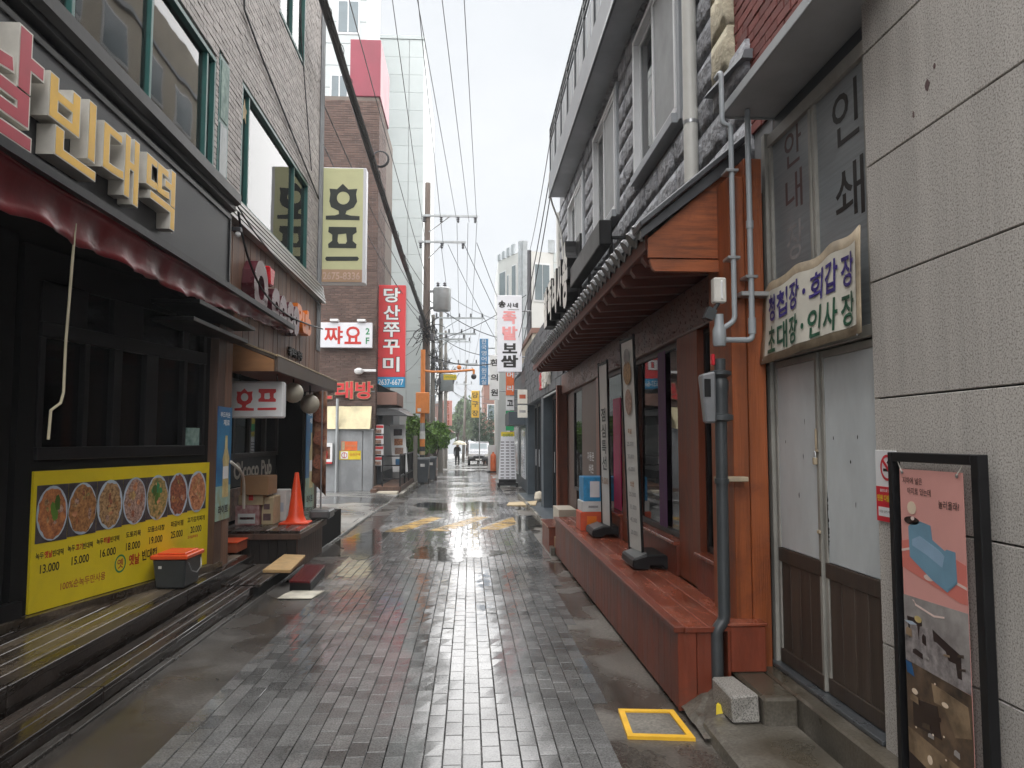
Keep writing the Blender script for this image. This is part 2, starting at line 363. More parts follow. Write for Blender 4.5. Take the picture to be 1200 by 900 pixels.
mat('wood_black', (.022,.016,.013), .45, .35, 2.2, .2, 14, isl=.2, st=(9,9,.6))
mat('wood_brown', (.17,.09,.058), .5, .35, 2.0, .25, 14, isl=.22, st=(9,9,.5))
mat('menu_yellow', (.72,.56,.015), .4, .07, 2, .25, 2.2, bdist=.04, dirt=(.5,.38,.03,.35))
mat('ink_black', (.015,.013,.012), .5)
mat('ink_red', (.55,.03,.02), .5)
mat('ink_redbrown', (.42,.08,.03), .5)
mat('ink_green', (.03,.25,.10), .5)
mat('ink_dgreen', (.02,.10,.055), .5, .35, 12)
mat('ink_purple', (.045,.03,.20), .5, .35, 12)
mat('ink_grey', (.30,.29,.29), .6, .3, 9)
mat('ink_brownred', (.12,.07,.07), .6, .3, 12)
mat('white', (.78,.78,.78), .4, .05, 3)
mat('white_dirty', (.66,.63,.56), .5, .2, 2.5, st=(1,1,.5))
mat('plate', (.42,.50,.58), .35)
mat('food1', (.38,.10,.04), .5, .5, 26, col2=(.62,.25,.09))
mat('food2', (.30,.11,.035), .5, .5, 34, col2=(.55,.27,.10))
mat('food3', (.26,.11,.05), .5, .6, 40, col2=(.60,.38,.18))
mat('food4', (.24,.08,.045), .5, .6, 46, col2=(.62,.42,.33))
mat('food5', (.06,.20,.03), .5, .6, 24, col2=(.66,.40,.16))
mat('food6', (.20,.05,.03), .5, .6, 40, col2=(.42,.15,.08))
mat('food7', (.42,.09,.03), .5, .5, 24, col2=(.75,.36,.18))
mat('photo_dark', (.06,.05,.055), .5, .5, 12)
mat('bucket', (.045,.05,.052), .45)
mat('lid_orange', (.75,.09,.02), .4, .1)
mat('steel', (.45,.46,.47), .35, .1, 5, metal=.7)
mat('pole_beige', (.45,.40,.28), .4)
mat('siding', (.33,.325,.31), .45, .18, 3, st=(1,1,4))
mat('plum', (.075,.010,.018), .3, .2, 4, spec=.6)
mat('red_plastic', (.55,.02,.03), .25)
mat('orange_plastic', (.80,.20,.015), .35)
mat('tan_board', (.28,.13,.05), .5, .25, 2, st=(1,1,5))
mat('awn_brown', (.10,.07,.052), .45, .2, 2)
mat('awn_edge', (.42,.32,.19), .5)
mat('globe', (.45,.41,.33), .4, .12, 5)
mat('cone', (.75,.065,.015), .4, .12, 6)
mat('card', (.34,.19,.09), .7, .1, 4)
mat('card2', (.46,.36,.22), .7, .2, 5)
mat('card_red', (.33,.05,.06), .6, .3, 9, col2=(.55,.40,.38))
mat('card_white', (.62,.62,.6), .6, .1, 6)
mat('tape_red', (.6,.03,.03), .4)
mat('mat_tan', (.42,.27,.12), .8, .2, 8, .4, 60)
mat('ramp_red', (.10,.012,.014), .2, .3, 4, .2, 30, st=(1,8,1))
mat('brick_step', (.32,.075,.03), .6, .2, 6)
mat('paper', (.60,.57,.48), .35, .3, 5, .3, 14)
mat('beer_blue', (.012,.10,.32), .4, .35, 1.6, st=(1,1,1.6), col2=(.03,.25,.46))
mat('beer_gold', (.62,.42,.10), .35, .4, 6, col2=(.75,.62,.30))
mat('beer_sand', (.40,.42,.16), .4, .4, 8, col2=(.30,.50,.48))
mat('food_ban', (.18,.06,.035), .4, .6, 8, col2=(.50,.26,.16))
mat('sign_olive', (.70,.70,.40), .45, .06, 1.5)
mat('sign_tan', (.55,.36,.23), .5, .1, 2)
mat('sign_grey', (.035,.042,.036), .5)
mat('sign_white', (.74,.74,.78), .4, .05, 2)
mat('sign_red', (.65,.045,.05), .4, .06, 2)
mat('sign_blue', (.03,.27,.50), .4)
mat('pink_print', (.80,.33,.33), .5, .1, 4)
mat('ochre_num', (.72,.52,.42), .5)
mat('cream_sheet', (.62,.54,.33), .5, .2, 2.5, st=(1,1,.6))
mat('grey_wall', (.27,.28,.29), .6, .28, 1.6, .15, 30, st=(1,1,.6))
mat('tower', (.50,.54,.54), .5, .05, .7, isl=.04)
mat('tower_joint', (.53,.55,.54), .8)
mat('red_metal', (.26,.035,.06), .45, .15, .8)
mat('concrete_pole', (.20,.185,.165), .75, .15, 2, st=(4,4,.5))
mat('pole_brown', (.16,.125,.105), .75, .2, 2, st=(4,4,.5))
mat('insul', (.09,.09,.10), .35)
mat('galv', (.40,.42,.43), .45, .12, 3, metal=.4)
mat('galv_dull', (.27,.28,.29), .55, .15, 3, metal=.2)
mat('wire', (.014,.014,.016), .5)
mat('orange_pole', (.80,.27,.06), .45, .1)
mat('bin', (.075,.085,.095), .5, .1)
mat('leaf', (.075,.18,.025), .5, .3, 2, isl=.5, col2=(.16,.30,.04))
mat('leaf_dk', (.025,.055,.03), .6, .3, 2, isl=.4)
mat('leaf_far', (.10,.15,.07), .7, .3, 1, isl=.4)
mat('bark', (.07,.05,.04), .8)
mat('bld_pink', (.38,.27,.24), .7, .15, 1)
mat('bld_beige', (.46,.41,.33), .7, .15, 1)
mat('bld_grey', (.38,.39,.40), .6, .12, .8)
mat('bld_brown', (.24,.13,.10), .7, .2, 1)
mat('bld_light', (.62,.62,.60), .55, .08, .5)
mat('bld_slate', (.40,.43,.45), .6)
mat('far_glass', (.16,.20,.22), .12, .2, .5)
mat('red_wood', (.19,.04,.018), .42, .3, 1.6, .3, 16, isl=.16, st=(3,3,.8), rvar=.16, dirt=(.075,.03,.02,.75))
mat('red_wood_v', (.20,.048,.018), .42, .35, 1.4, .3, 14, isl=.1, st=(7,7,.5), dirt=(.09,.03,.015,.7))
mat('red_wood_top', (.23,.058,.03), .24, .35, 1.8, .2, 16, isl=.12, rvar=.16, st=(4,1,1), dirt=(.30,.14,.10,.7))
mat('orange_wood', (.25,.064,.016), .45, .45, 1.3, .3, 14, isl=.08, st=(9,9,.4), dirt=(.13,.032,.012,.8))
mat('gable_wood', (.27,.07,.018), .45, .5, 2.4, .25, 20, st=(1,2.5,9), dirt=(.15,.036,.012,.7))
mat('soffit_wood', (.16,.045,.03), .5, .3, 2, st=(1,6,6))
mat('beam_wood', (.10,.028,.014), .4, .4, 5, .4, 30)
mat('tile_black', (.035,.036,.038), .35, .3, 6, .3, 40, isl=.3)
mat('flash_metal', (.085,.088,.095), .35, .2, 3, metal=.3)
mat('stone_dk', (.31,.315,.335), .85, .4, 7, 1.0, 13, isl=.15, bdist=.06)
mat('stone_core', (.20,.203,.21), .9)
mat('stone_cream', (.56,.50,.37), .8, .3, 5, .9, 26, isl=.1, bdist=.02)
mat('slab_grey', (.38,.40,.425), .6, .2, 1)
mat('slab_edge', (.17,.18,.195), .5, .2, 2)
mat('upvc', (.68,.69,.70), .35, .05)
mat('pvc', (.60,.59,.55), .4, .1, 2)
mat('win_screen', (.30,.31,.315), .6)
mat('canopy_m', (.42,.43,.44), .45, .15, 2)
mat('door_grey', (.60,.64,.65), .42, .13, 3, .08, 20, st=(1,1,.5))
mat('door_wood', (.062,.045,.034), .5, .35, 2, .2, 14, isl=.18, st=(9,9,.5))
mat('door_alu', (.30,.29,.26), .45, .2, 4)
mat('soot', (.012,.011,.010), .8)
mat('sill_metal', (.12,.13,.14), .3, .2, 4, metal=.4)
mat('frost', (.22,.24,.25), .35, .15, 2, st=(1,1,30))
mat('sign_cloth', (.70,.67,.58), .5, .18, 2.4, st=(1,1,.7))
mat('sign_edge', (.36,.29,.20), .6, .35, 6)
mat('gas_grey', (.33,.355,.375), .4, .1, 4)
mat('gas_dark', (.05,.056,.06), .4, .15, 4)
mat('gas_box', (.62,.60,.55), .45)
mat('meter_grey', (.20,.205,.215), .4)
mat('poster_pink', (.72,.35,.31), .45, .05, 3)
mat('poster_red', (.70,.20,.16), .45, .05, 3)
mat('poster_line', (.80,.62,.56), .45)
mat('sofa_blue', (.17,.32,.43), .5)
mat('sofa_light', (.28,.42,.56), .5)
mat('lamp_cream', (.82,.66,.50), .5)
mat('photo_grey', (.30,.27,.26), .4, .3, 8, col2=(.42,.39,.37))
mat('photo_floor', (.25,.22,.22), .4, .5, 20, col2=(.42,.38,.37))
mat('photo_night', (.035,.025,.02), .4, .5, 9, col2=(.17,.11,.07))
mat('photo_warm', (.20,.13,.075), .4, .5, 7, col2=(.40,.28,.17))
mat('photo_dk', (.03,.016,.014), .4)
mat('notice_red', (.62,.02,.035), .35)
mat('magenta', (.55,.01,.12), .6, .2, 3, st=(6,6,.3))
mat('purple', (.10,.018,.11), .6, .3, 3, st=(6,6,.3))
mat('blue_box', (.03,.28,.55), .45, .3, 10)
mat('white_box', (.68,.68,.66), .5, .1, 8)
mat('red_box', (.62,.09,.03), .45, .15, 8)
mat('banner_w', (.62,.61,.58), .4, .08, 3)
mat('base_grey', (.10,.105,.105), .35, .15, 3)
mat('dark_clad', (.055,.06,.066), .5, .2, 1.5, .3, 20, isl=.18)
mat('dark_wall', (.045,.058,.07), .45, .3, 1.0)
mat('skin', (.45,.28,.2), .6)
mat('cloth_dark', (.018,.02,.024), .8)
mat('umbrella', (.72,.68,.55), .5, .08)
mat('van_silver', (.26,.265,.28), .25, .05, 1, metal=.5)
mat('rubber', (.015,.015,.016), .8)
mat('lamp_clear', (.7,.7,.68), .15)
mat('glow_w', (.8,.8,.75), .3)
mat('banner_green', (.03,.36,.14), .45)
mat('banner_orange', (.80,.17,.05), .45)
mat('banner_ochre', (.68,.42,.04), .45)
mat('blue_sign', (.07,.22,.42), .45)
mat('yellow_sign', (.72,.55,.03), .45)
mat('cctv', (.05,.05,.055), .4)
mat('sticker', (.7,.7,.68), .5)
glass('glass_up', (.55,.62,.6), 1.55)
glass('glass_dark', (.35,.36,.37), 1.5)
glass('glass_clear', (.75,.78,.78), 1.5)
# ================================================================== GROUND
def sheet(name, xs0, xs1, ys, off, m, kind='structure', thick=0.0):
    """strip between two edge functions following the slope of the street"""
    mb = MB()
    for i in range(len(ys)-1):
        a, b = ys[i], ys[i+1]
        lo = [(xs0(a), a, g(a)+off-thick), (xs1(a), a, g(a)+off-thick), (xs1(b), b, g(b)+off-thick), (xs0(b), b, g(b)+off-thick)]
        hi = [(p[0], p[1], p[2]+thick) for p in lo]
        if thick: mb.hexa(lo, hi)
        else: mb.quad(*hi)
    return tag(mb.build(name, m), kind=kind)
def fr(a, b, s):
    out = []; v = a
    while v < b: out.append(v); v += s
    return out + [b]
sheet('ground', lambda y: -40, lambda y: 40, [-20, 0, 60, 150], -.09, 'asphalt')
def xl(y): return -1.66 - .013*(y-4)
def xr(y): return min(.82 + .05*(y-4), 1.24) if y > 4 else .82
street = sheet('street', lambda y: -2.4, lambda y: 2.75, [-4, 20, 50], -.045, 'paver_base')
def jl(y): return xl(y) + .1
def jr(y): return xr(y) - .09
sheet('gutter', lambda y: -2.33, lambda y: jl(y)-.004, fr(-2, 24, 1.0), -.0062, 'gutter', thick=.04)
sheet('verge', lambda y: jr(y)+.002, lambda y: 2.72, fr(-2, 46, 1.0), -.0065, 'verge', thick=.04)
sheet('road', lambda y: -6, lambda y: 6, [46.5, 80, 140], -.03, 'yard')
# pavers: the 300 nearest are objects, the rest one joined mesh
PW, PL = .1, .2
def paver_verts(rnd, w=.0955, l=.194, t=.03, c=.003):
    dz = [(rnd.random()-.5)*.0026 for _ in range(4)]; b = (rnd.random()-.5)*.002 - (.004 if rnd.random() < .05 else 0)
    h, k = w/2, l/2
    top = [(-h+c, -k+c, b+dz[0]), (h-c, -k+c, b+dz[1]), (h-c, k-c, b+dz[2]), (-h+c, k-c, b+dz[3])]
    mid = [(-h, -k, b-c), (h, -k, b-c), (h, k, b-c), (-h, k, b-c)]
    bot = [(p[0], p[1], -t) for p in mid]
    vs = top + mid + bot
    fs = [(0,1,2,3)] + [(i, 4+i, 4+(i+1) % 4, (i+1) % 4) for i in range(4)] + [(4+i, 8+i, 8+(i+1) % 4, 4+(i+1) % 4) for i in range(4)]
    return vs, fs
R = random.Random(3); variants = []
for k in range(10):
    vs, fs = paver_verts(R); mb = MB().add(vs, fs)
    me = bpy.data.meshes.new('paver'); me.from_pydata(mb.v, [], mb.f); me.materials.append(M['paver'])
    bm = bmesh.new(); bm.from_mesh(me); bmesh.ops.recalc_face_normals(bm, faces=bm.faces[:]); bm.to_mesh(me); bm.free(); variants.append(me)
field = MB(); nobj = 0
cells = []
for ci in range(-20, 15):
    x = ci*PW + .02
    y = 2.0 + (PL/2 if ci % 2 else 0) + (R.random()-.5)*.05
    while y < 46:
        if xl(y) + .045 < x < xr(y) - .045: cells.append((y, x))
        y += PL
cells.sort()
vis = [c for c in cells if c[0] > 3.75 and abs(c[1]) < 9][:300]; viss = set(vis)
for y, x in cells:
    if (y, x) in viss:
        o = link('paver', R.choice(variants), street, (x, y, g(y))); o.rotation_euler = (-SL, 0, 0)
    else:
        vs, fs = paver_verts(R)
        field.add([(x+p[0], y+p[1], g(y+p[1])+p[2]) for p in vs], fs)
field.build('paver_field', 'paver', street, kind='stuff')
# painted stripes, flat on the pavers
def stripe(label, pts, m, up):
    mb = MB()
    mb.hexa([(x, y, g(y)-.004) for x, y in pts], [(x, y, g(y)+up) for x, y in pts])
    o = mb.build('road_marking', m); tag(o, label, 'road marking', 'worn yellow stripes painted across the paving')
    return o
for pts, lb in (([(-1.56,14.56),(-1.21,14.46),(-.6,17.2),(-.87,17.5)], 'worn yellow stripe on the pavers nearest the left kerb'),
                ([(-.76,14.66),(-.38,14.58),(.44,17.34),(.16,17.44)], 'worn yellow stripe on the pavers in the middle of the street'),
                ([(.2,14.9),(.56,14.73),(.97,15.8),(.98,17.3)], 'worn yellow stripe on the pavers nearest the red step')):
    stripe(lb, pts, 'paint_y', .0045)
    # white border of each stripe
    (x0, y0), (x1, y1), (x2, y2), (x3, y3) = pts
    mb = MB()
    for e0, e1, sx in (((x0, y0), (x3, y3), -.09), ((x1, y1), (x2, y2), .09)):
        q = [e0, e1, (e1[0]+sx, e1[1]), (e0[0]+sx, e0[1])]
        mb.hexa([(a, b, g(b)-.004) for a, b in q], [(a, b, g(b)+.004) for a, b in q])
    tag(mb.build('stripe_border', 'paint_w'), lb.replace('worn yellow stripe', 'pale border lines of the stripe'), 'road marking')
# puddles
def water():
    m = bpy.data.materials.new('water'); m.use_nodes = True; t = m.node_tree; t.nodes.clear(); L = t.links.new
    o = t.nodes.new("ShaderNodeOutputMaterial"); mx = t.nodes.new("ShaderNodeMixShader"); f = t.nodes.new("ShaderNodeFresnel"); f.inputs[0].default_value = 1.33
    tr = t.nodes.new("ShaderNodeBsdfTransparent"); tr.inputs[0].default_value = (.72, .7, .66, 1); gl = t.nodes.new("ShaderNodeBsdfGlossy"); gl.inputs["Roughness"].default_value = .03
    ge = t.nodes.new("ShaderNodeNewGeometry"); n = t.nodes.new("ShaderNodeTexNoise"); n.inputs["Scale"].default_value = 16; n.inputs["Detail"].default_value = 2
    b = t.nodes.new("ShaderNodeBump"); b.inputs["Strength"].default_value = .12; b.inputs["Distance"].default_value = .01
    L(ge.outputs["Position"], n.inputs[0]); L(n.outputs[0], b.inputs["Height"]); L(b.outputs[0], gl.inputs["Normal"]); L(b.outputs[0], f.inputs["Normal"])
    L(f.outputs[0], mx.inputs[0]); L(tr.outputs[0], mx.inputs[1]); L(gl.outputs[0], mx.inputs[2]); L(mx.outputs[0], o.inputs[0]); M['water'] = m
water()
for cx, cy, rx, ry, sd in ((-.25, 11.6, .55, .9, 4), (-1.75, 13.0, .42, 1.6, 5), (1.12, 16.3, .45, 1.9, 7), (-.2, 20.5, 1.0, 1.8, 8), (1.15, 20.5, .35, 1.3, 11)):
    rr = random.Random(sd); ph = [rr.random()*6.28 for _ in range(5)]
    pts = []
    for k in range(48):
        a = 2*math.pi*k/48
        q = 1 + .22*math.sin(2*a+ph[0]) + .16*math.sin(3*a+ph[1]) + .11*math.sin(5*a+ph[2]) + .08*math.sin(9*a+ph[3])
        pts.append((cx+math.cos(a)*rx*q, cy+math.sin(a)*ry*q))
    mb = MB(); mb.add([(x, y, g(y)+.0025) for x, y in pts], [tuple(range(48))])
    tag(mb.build('puddle', 'water'), kind='structure')

# ================================================================== LEFT BUILDING
def bricks(mb, axis, fixed, dep, u0, u1, z0, z1, holes=(), bl=.2, bh=.067, jt=.012, sgn=1, seed=1):
    """running-bond bricks standing dep proud of the plane; holes are (u0,u1,z0,z1)"""
    rn = random.Random(seed); z = z0; row = 0
    while z + bh <= z1 + .001:
        segs = [(u0, u1)]
        for h in holes:
            if z + bh > h[2] and z < h[3]:
                ns = []
                for a, b in segs:
                    if h[1] <= a or h[0] >= b: ns.append((a, b)); continue
                    if h[0] > a: ns.append((a, h[0]))
                    if h[1] < b: ns.append((h[1], b))
                segs = ns
        for a, b in segs:
            u = a - (bl/2 if row % 2 else 0)
            while u < b:
                p, q = max(u, a), min(u+bl-jt, b)
                if q - p > .02:
                    d = dep*(.8+.4*rn.random())
                    f0, f1 = (fixed-.01*sgn, fixed+d*sgn)
                    lo, hi = min(f0, f1), max(f0, f1)
                    if axis == 'x': mb.box(lo, hi, p, q, z, z+bh-jt)
                    else: mb.box(p, q, lo, hi, z, z+bh-jt)
                u += bl
        z += bh; row += 1
    return mb
XL = -2.95
lb = thing('shop_building', 'grey brick two-storey shop building with green framed upper windows on the left', 'building', (-3.5, 7, 0))
W1h = (4.2, 8.75, 4.45, 5.98); W2h = (9.75, 13.78, 4.6, 6.2); W3h = (11.5, 13.3, 8.15, 9.7); GPh = (8.84, 9.2, 4.45, 6.1)
core = MB()
for y0, y1, z0, z1 in ((-2, 15.1, 9.7, 11.5), (-2, 15.1, 6.2, 8.15), (-2, 11.5, 8.15, 9.7), (13.3, 15.1, 8.15, 9.7), (-2, 4.2, 4.0, 6.2), (8.75, 9.75, 4.0, 6.2), (13.78, 15.1, 2.9, 6.2), (4.2, 8.75, 5.98, 6.2), (4.2, 8.75, 4.0, 4.45), (9.75, 13.78, 4.0, 4.6)):
    core.box(-3.25, XL, y0, y1, z0, z1)
core.box(-7, -4.6, -2, 15.1, 0, 11.5)
core.box(-4.6, -3.25, 14.9, 15.1, 0, 11.5); core.box(-4.6, -3.25, -2, 15, 6.2, 6.6); core.box(-4.6, -3.25, -2, 15, 4.0, 4.3); core.box(-4.6, -3.25, -2, 15, 8.0, 8.15); core.box(-4.6, -3.25, -2, 15, 11.3, 11.5)
core.build('wall', 'mortar_grey', lb)
bricks(MB(), 'x', XL, .022, 3.0, 15.09, 4.42, 10.6, (W1h, W2h, W3h, GPh), seed=2).build('brick_course', 'brick_grey', lb, kind='stuff')
def window_x(parent, x, y0, y1, z0, z1, mull, fm, gm, sgn=1, fw=.055, dep=.09, back=None, sash=None):
    """framed window in a wall that faces sgn*x"""
    w = MB(); xa, xb = (x-dep, x+.02) if sgn > 0 else (x-.02, x+dep)
    w.box(xa, xb, y0, y1, z0, z0+fw); w.box(xa, xb, y0, y1, z1-fw, z1)
    w.box(xa, xb, y0, y0+fw, z0+fw, z1-fw); w.box(xa, xb, y1-fw, y1, z0+fw, z1-fw)
    o = w.build('window', fm, parent, bevel=.004)
    for q in mull:
        B('mullion', fm, o, (xa+.012, xb-.012, q-fw*.45, q+fw*.45, z0+fw, z1-fw))
    ed = [y0+fw] + list(mull) + [y1-fw]
    for a, b in zip(ed[:-1], ed[1:]):
        gx = x - sgn*.035 - sgn*.012*random.random()
        MB().box(gx-.003, gx+.003, a+.001, b-.001, z0+fw, z1-fw).build('pane', gm, o)
    if back: B('curtain', back, o, (x-sgn*.5-.01, x-sgn*.5+.01, y0, y1, z0, z1), bevel=0)
    return o
window_x(lb, XL, *W1h[:2], 4.45, 5.98, [5.65, 7.02, 8.5], 'green_frame', 'glass_up', back='room_mid')
w2 = window_x(lb, XL, 9.75, 13.78, 4.6, 6.2, [10.12, 12.75], 'green_frame', 'glass_up', back='room_mid')
window_x(lb, XL, 11.5, 13.3, 8.15, 9.7, [12.4], 'green_frame', 'glass_up', back='room_mid')
for a, b, c in ((4.3, 5.6, 5.2), (5.7, 6.4, 5.55), (7.1, 8.4, 5.35)): B('added_blind', 'curtain_w', lb, (XL-.30, XL-.285, a, b, c, 5.95), bevel=0)  # pale blinds added in both windows to stand in for varied reflections
for a, b, c in ((10.2, 11.0, 4.65), (12.8, 13.7, 5.3)): B('added_blind', 'curtain_w', lb, (XL-.30, XL-.285, a, b, c, 6.15), bevel=0)
B('window_clutter', 'card', lb, (XL-.25, XL-.12, 11.3, 11.7, 4.65, 4.95)); B('window_clutter', 'green_old', lb, (XL-.25, XL-.12, 12.2, 12.5, 4.65, 5.05)); B('window_clutter', 'lid_orange', lb, (XL-.25, XL-.15, 10.3, 10.6, 4.65, 4.85))
gp = B('side_panel', 'green_frame', lb, (XL-.06, XL+.03, 8.84, 9.2, 4.45, 6.1))
B('old_pane', 'green_old', gp, (XL+.03, XL+.037, 8.89, 9.15, 5.35, 6.05)); B('dark_pane', 'far_glass', gp, (XL+.03, XL+.037, 8.89, 9.15, 4.5, 5.3))
# a yellow paper star hangs in the window corner
mb = MB(); st_ = [(math.sin(k*math.pi/5)*(.13 if k % 2 == 0 else .06), math.cos(k*math.pi/5)*(.17 if k % 2 == 0 else .08)) for k in range(10)]
mb.hexa([(XL-.025, 10.0+a, 5.9+b) for a, b in st_], [(XL-.019, 10.0+a, 5.9+b) for a, b in st_])
tag(mb.build('paper_star', 'card2'), 'yellow paper cut-out stuck inside the corner of the upper window', 'decoration')
# cornice and sign fascia of the pancake shop
co = MB().prism_y([(-2.95,4.16),(-2.78,4.16),(-2.78,4.22),(-2.72,4.245),(-2.72,4.30),(-2.66,4.325),(-2.66,4.43),(-2.95,4.46)], -2, 8.92)
co.build('cornice', 'black_wet', lb)
# ground floor shell
gf = MB()
gf.box(-2.95, -2.74, -2, 8.0, 3.05, 3.2)
gf.box(-4.6, -2.95, -2, 15, 3.15, 3.3)          # ceiling
gf.box(-4.65, -4.55, -2, 8.9, 0, 3.2); gf.box(-4.6, -3.0, 8.75, 8.85, 0, 3.2)
gf.box(-4.2, -3.4, -2, 5.9, .2, 3.15)
gf.build('inner_wall', 'black_matte', lb)
# skewed window wall under the awning
W0 = Vector((-3.375, 5.97, 0)); WD = (Vector((-2.8, 8.5, 0)) - W0).normalized(); WN = Vector((WD.y, -WD.x, 0))
SK = (tuple(WD), (0, 0, 1))
def wp(t, z, o=0): p = W0 + WD*t + WN*o; return Vector((p.x, p.y, z))
def wbox(mb, t0, t1, z0, z1, o0, o1, mi=0):
    lo = [wp(t0, z0, o0), wp(t1, z0, o0), wp(t1, z0, o1), wp(t0, z0, o1)]
    return mb.hexa(lo, [Vector((p.x, p.y, z1)) for p in lo], mi)
ww = MB()
wbox(ww, -.02, 2.62, .2, 1.44, -.12, 0); wbox(ww, -.02, .15, 1.44, 3.1, -.12, 0); wbox(ww, 2.45, 2.62, 1.44, 3.1, -.12, 0); wbox(ww, .15, 2.45, 2.84, 3.1, -.12, 0)
wwo = ww.build('window_wall', 'black_matte', lb)
fr_ = MB()
wbox(fr_, .15, 2.45, 1.44, 1.54, -.1, .03); wbox(fr_, .15, 2.45, 2.40, 2.52, -.1, .03)
for t0, t1 in ((.15, .21), (.64, .70), (1.0, 1.11), (1.45, 1.63), (2.05, 2.11), (2.4, 2.45)): wbox(fr_, t0, t1, 1.54, 2.40, -.08, .02)
for t0, t1 in ((.15, .65), (.98, 1.38), (2.02, 2.12), (2.4, 2.45)): wbox(fr_, t0, t1, 2.52, 2.84, -.08, .02)
fro = fr_.build('window', 'black', lb, bevel=.004)
for t0, t1, z0, z1, gm in ((.21, .64, 1.54, 2.4, 'glass_dark'), (.70, 1.0, 1.54, 2.4, 'glass_dark'), (1.11, 1.45, 1.54, 2.4, 'glass_dark'), (1.63, 2.05, 1.54, 2.4, 'glass_dark'), (2.11, 2.4, 1.54, 2.4, 'glass_dark'), (.65, .98, 2.52, 2.84, 'glass_dark'), (1.38, 2.02, 2.52, 2.84, 'glass_dark'), (2.12, 2.4, 2.52, 2.84, 'glass_dark')):
    mb = MB(); wbox(mb, t0, t1, z0, z1, -.04, -.034); mb.build('pane', gm, fro)
mb = MB(); wbox(mb, .2, 2.42, 1.5, 2.84, -.22, -.21); mb.build('reflection_sheet', 'pane_reflection', fro)  # invented grey sheet behind the glass, painting in the missing reflections
mb = MB(); wbox(mb, .72, .99, 1.56, 1.86, -.06, -.052); mb.build('window_poster', 'purple', fro)
mb = MB(); wbox(mb, .72, .99, 1.86, 2.36, -.06, -.052); mb.build('window_poster', 'tan_board', fro)
mb = MB(); wbox(mb, .67, .97, 2.54, 2.82, -.06, -.052); mb.build('window_poster', 'purple', fro)
mb = MB(); wbox(mb, 2.12, 2.38, 1.45, 1.72, .0, .004); mb.build('window_sticker', 'green_old', fro)
# pillars
for k in range(2):
    piece('pillar_board', 'wood_brown' if k else 'wood_dk', lb, -2.95, -2.72, 8.46+k*.25, 8.705+k*.25, .2, 3.16)
B('hood_board', 'black', lb, (-2.95, -2.5, 7.2, 9.05, 2.86, 2.9), (-2.95, -2.55, 7.2, 8.95, 2.70, 2.74))
sg = thing('shop_sign', 'black fascia sign with raised red and yellow Korean letters over the pancake shop', 'sign', (-2.85, 5, 3.3))
B('sign_panel', 'fascia', sg, (-2.95, -2.74, -2, 8.8, 3.28, 4.15))
B('sign_trim', 'black', sg, (-2.74, -2.725, -2, 8.8, 3.28, 3.33), (-2.74, -2.725, -2, 8.8, 4.10, 4.15), (-2.74, -2.725, 8.75, 8.8, 3.33, 4.10))
for s, yc, zc, w, h, m in (('옛', 3.42, 3.66, .70, .66, 'letter_r'), ('날', 4.30, 3.66, .86, .72, 'letter_r'), ('빈', 5.10, 3.665, .62, .54, 'letter_y'), ('대', 5.80, 3.68, .60, .52, 'letter_y'), ('떡', 6.54, 3.70, .62, .53, 'letter_y')):
    le = put(MB(), glyphs(s, .028, True), (-2.735, yc, zc), RX, w, h, .115).build('letter', 'silver', sg)
    put(MB(), glyphs(s, .014), (-2.6185, yc, zc), RX, w*.97, h*.97, 0).build('letter_face', m, le)
writing('small_lettering', '전통의맛', (-2.735, 6.95, 3.52), RX, .32, .07, 'cream_letter', sg)
# awning rolled over the shopfront
aw = thing('awning', 'dark red wet fabric awning hanging below the black shop sign', 'awning', (-2.55, 5, 3.1))
MB().prism_y([(-2.74,3.30),(-2.74,3.22),(-2.5,3.14),(-2.46,3.14),(-2.46,3.2),(-2.5,3.22)], -2, 10.9).build('cassette', 'black_wet', aw)
mb = MB(); n = 150; rws = 5; rr = random.Random(5)
for i in range(n+1):
    y = -2 + 12.85*i/n; hh = (.34 - .012*y) if y < 7 else .256 - .21*(y-7)/3.85
    for j in range(rws+1):
        f = j/rws
        x = -2.515 - .05*math.sin(f*2.6) + .018*math.sin(y*5.3+f*2)*f + .014*math.sin(y*11.7-f*3)*f + .01*math.sin(y*23+f)*f
        z = 3.15 - hh*f + .010*math.sin(y*7.1)*f + .008*math.sin(y*17)*f
        mb.v.append((x, y, z))
for i in range(n):
    for j in range(rws):
        a = i*(rws+1)+j; mb.f.append((a, a+1, a+rws+2, a+rws+1)); mb.m.append(0)
fab = mb.build('fabric', 'awning_red', aw, smooth=True)
md = fab.modifiers.new('thickness', 'SOLIDIFY'); md.thickness = .006
mb = MB()
for i in range(n+1):
    y = -2 + 12.85*i/n
    for j in range(4):
        f = j/3; mb.v.append((-2.74+.23*f, y, 3.20-.06*f-.06*math.sin(f*3.1)+.012*math.sin(y*4+f*5)))
for i in range(n):
    for j in range(3):
        a = i*4+j; mb.f.append((a, a+1, a+5, a+4)); mb.m.append(0)
mb.build('roll', 'awning_red', aw, smooth=True)
# crank rod hanging from the awning
tag(tubeo('awning_crank', 'pole_beige', None, [(-2.56,5.05,3.0),(-2.58,5.03,2.2),(-2.58,5.03,1.9),(-2.58,5.0,1.83),(-2.585,4.9,1.78),(-2.585,4.885,1.6)], .009), 'thin pale crank rod hanging from the red awning', 'awning crank')
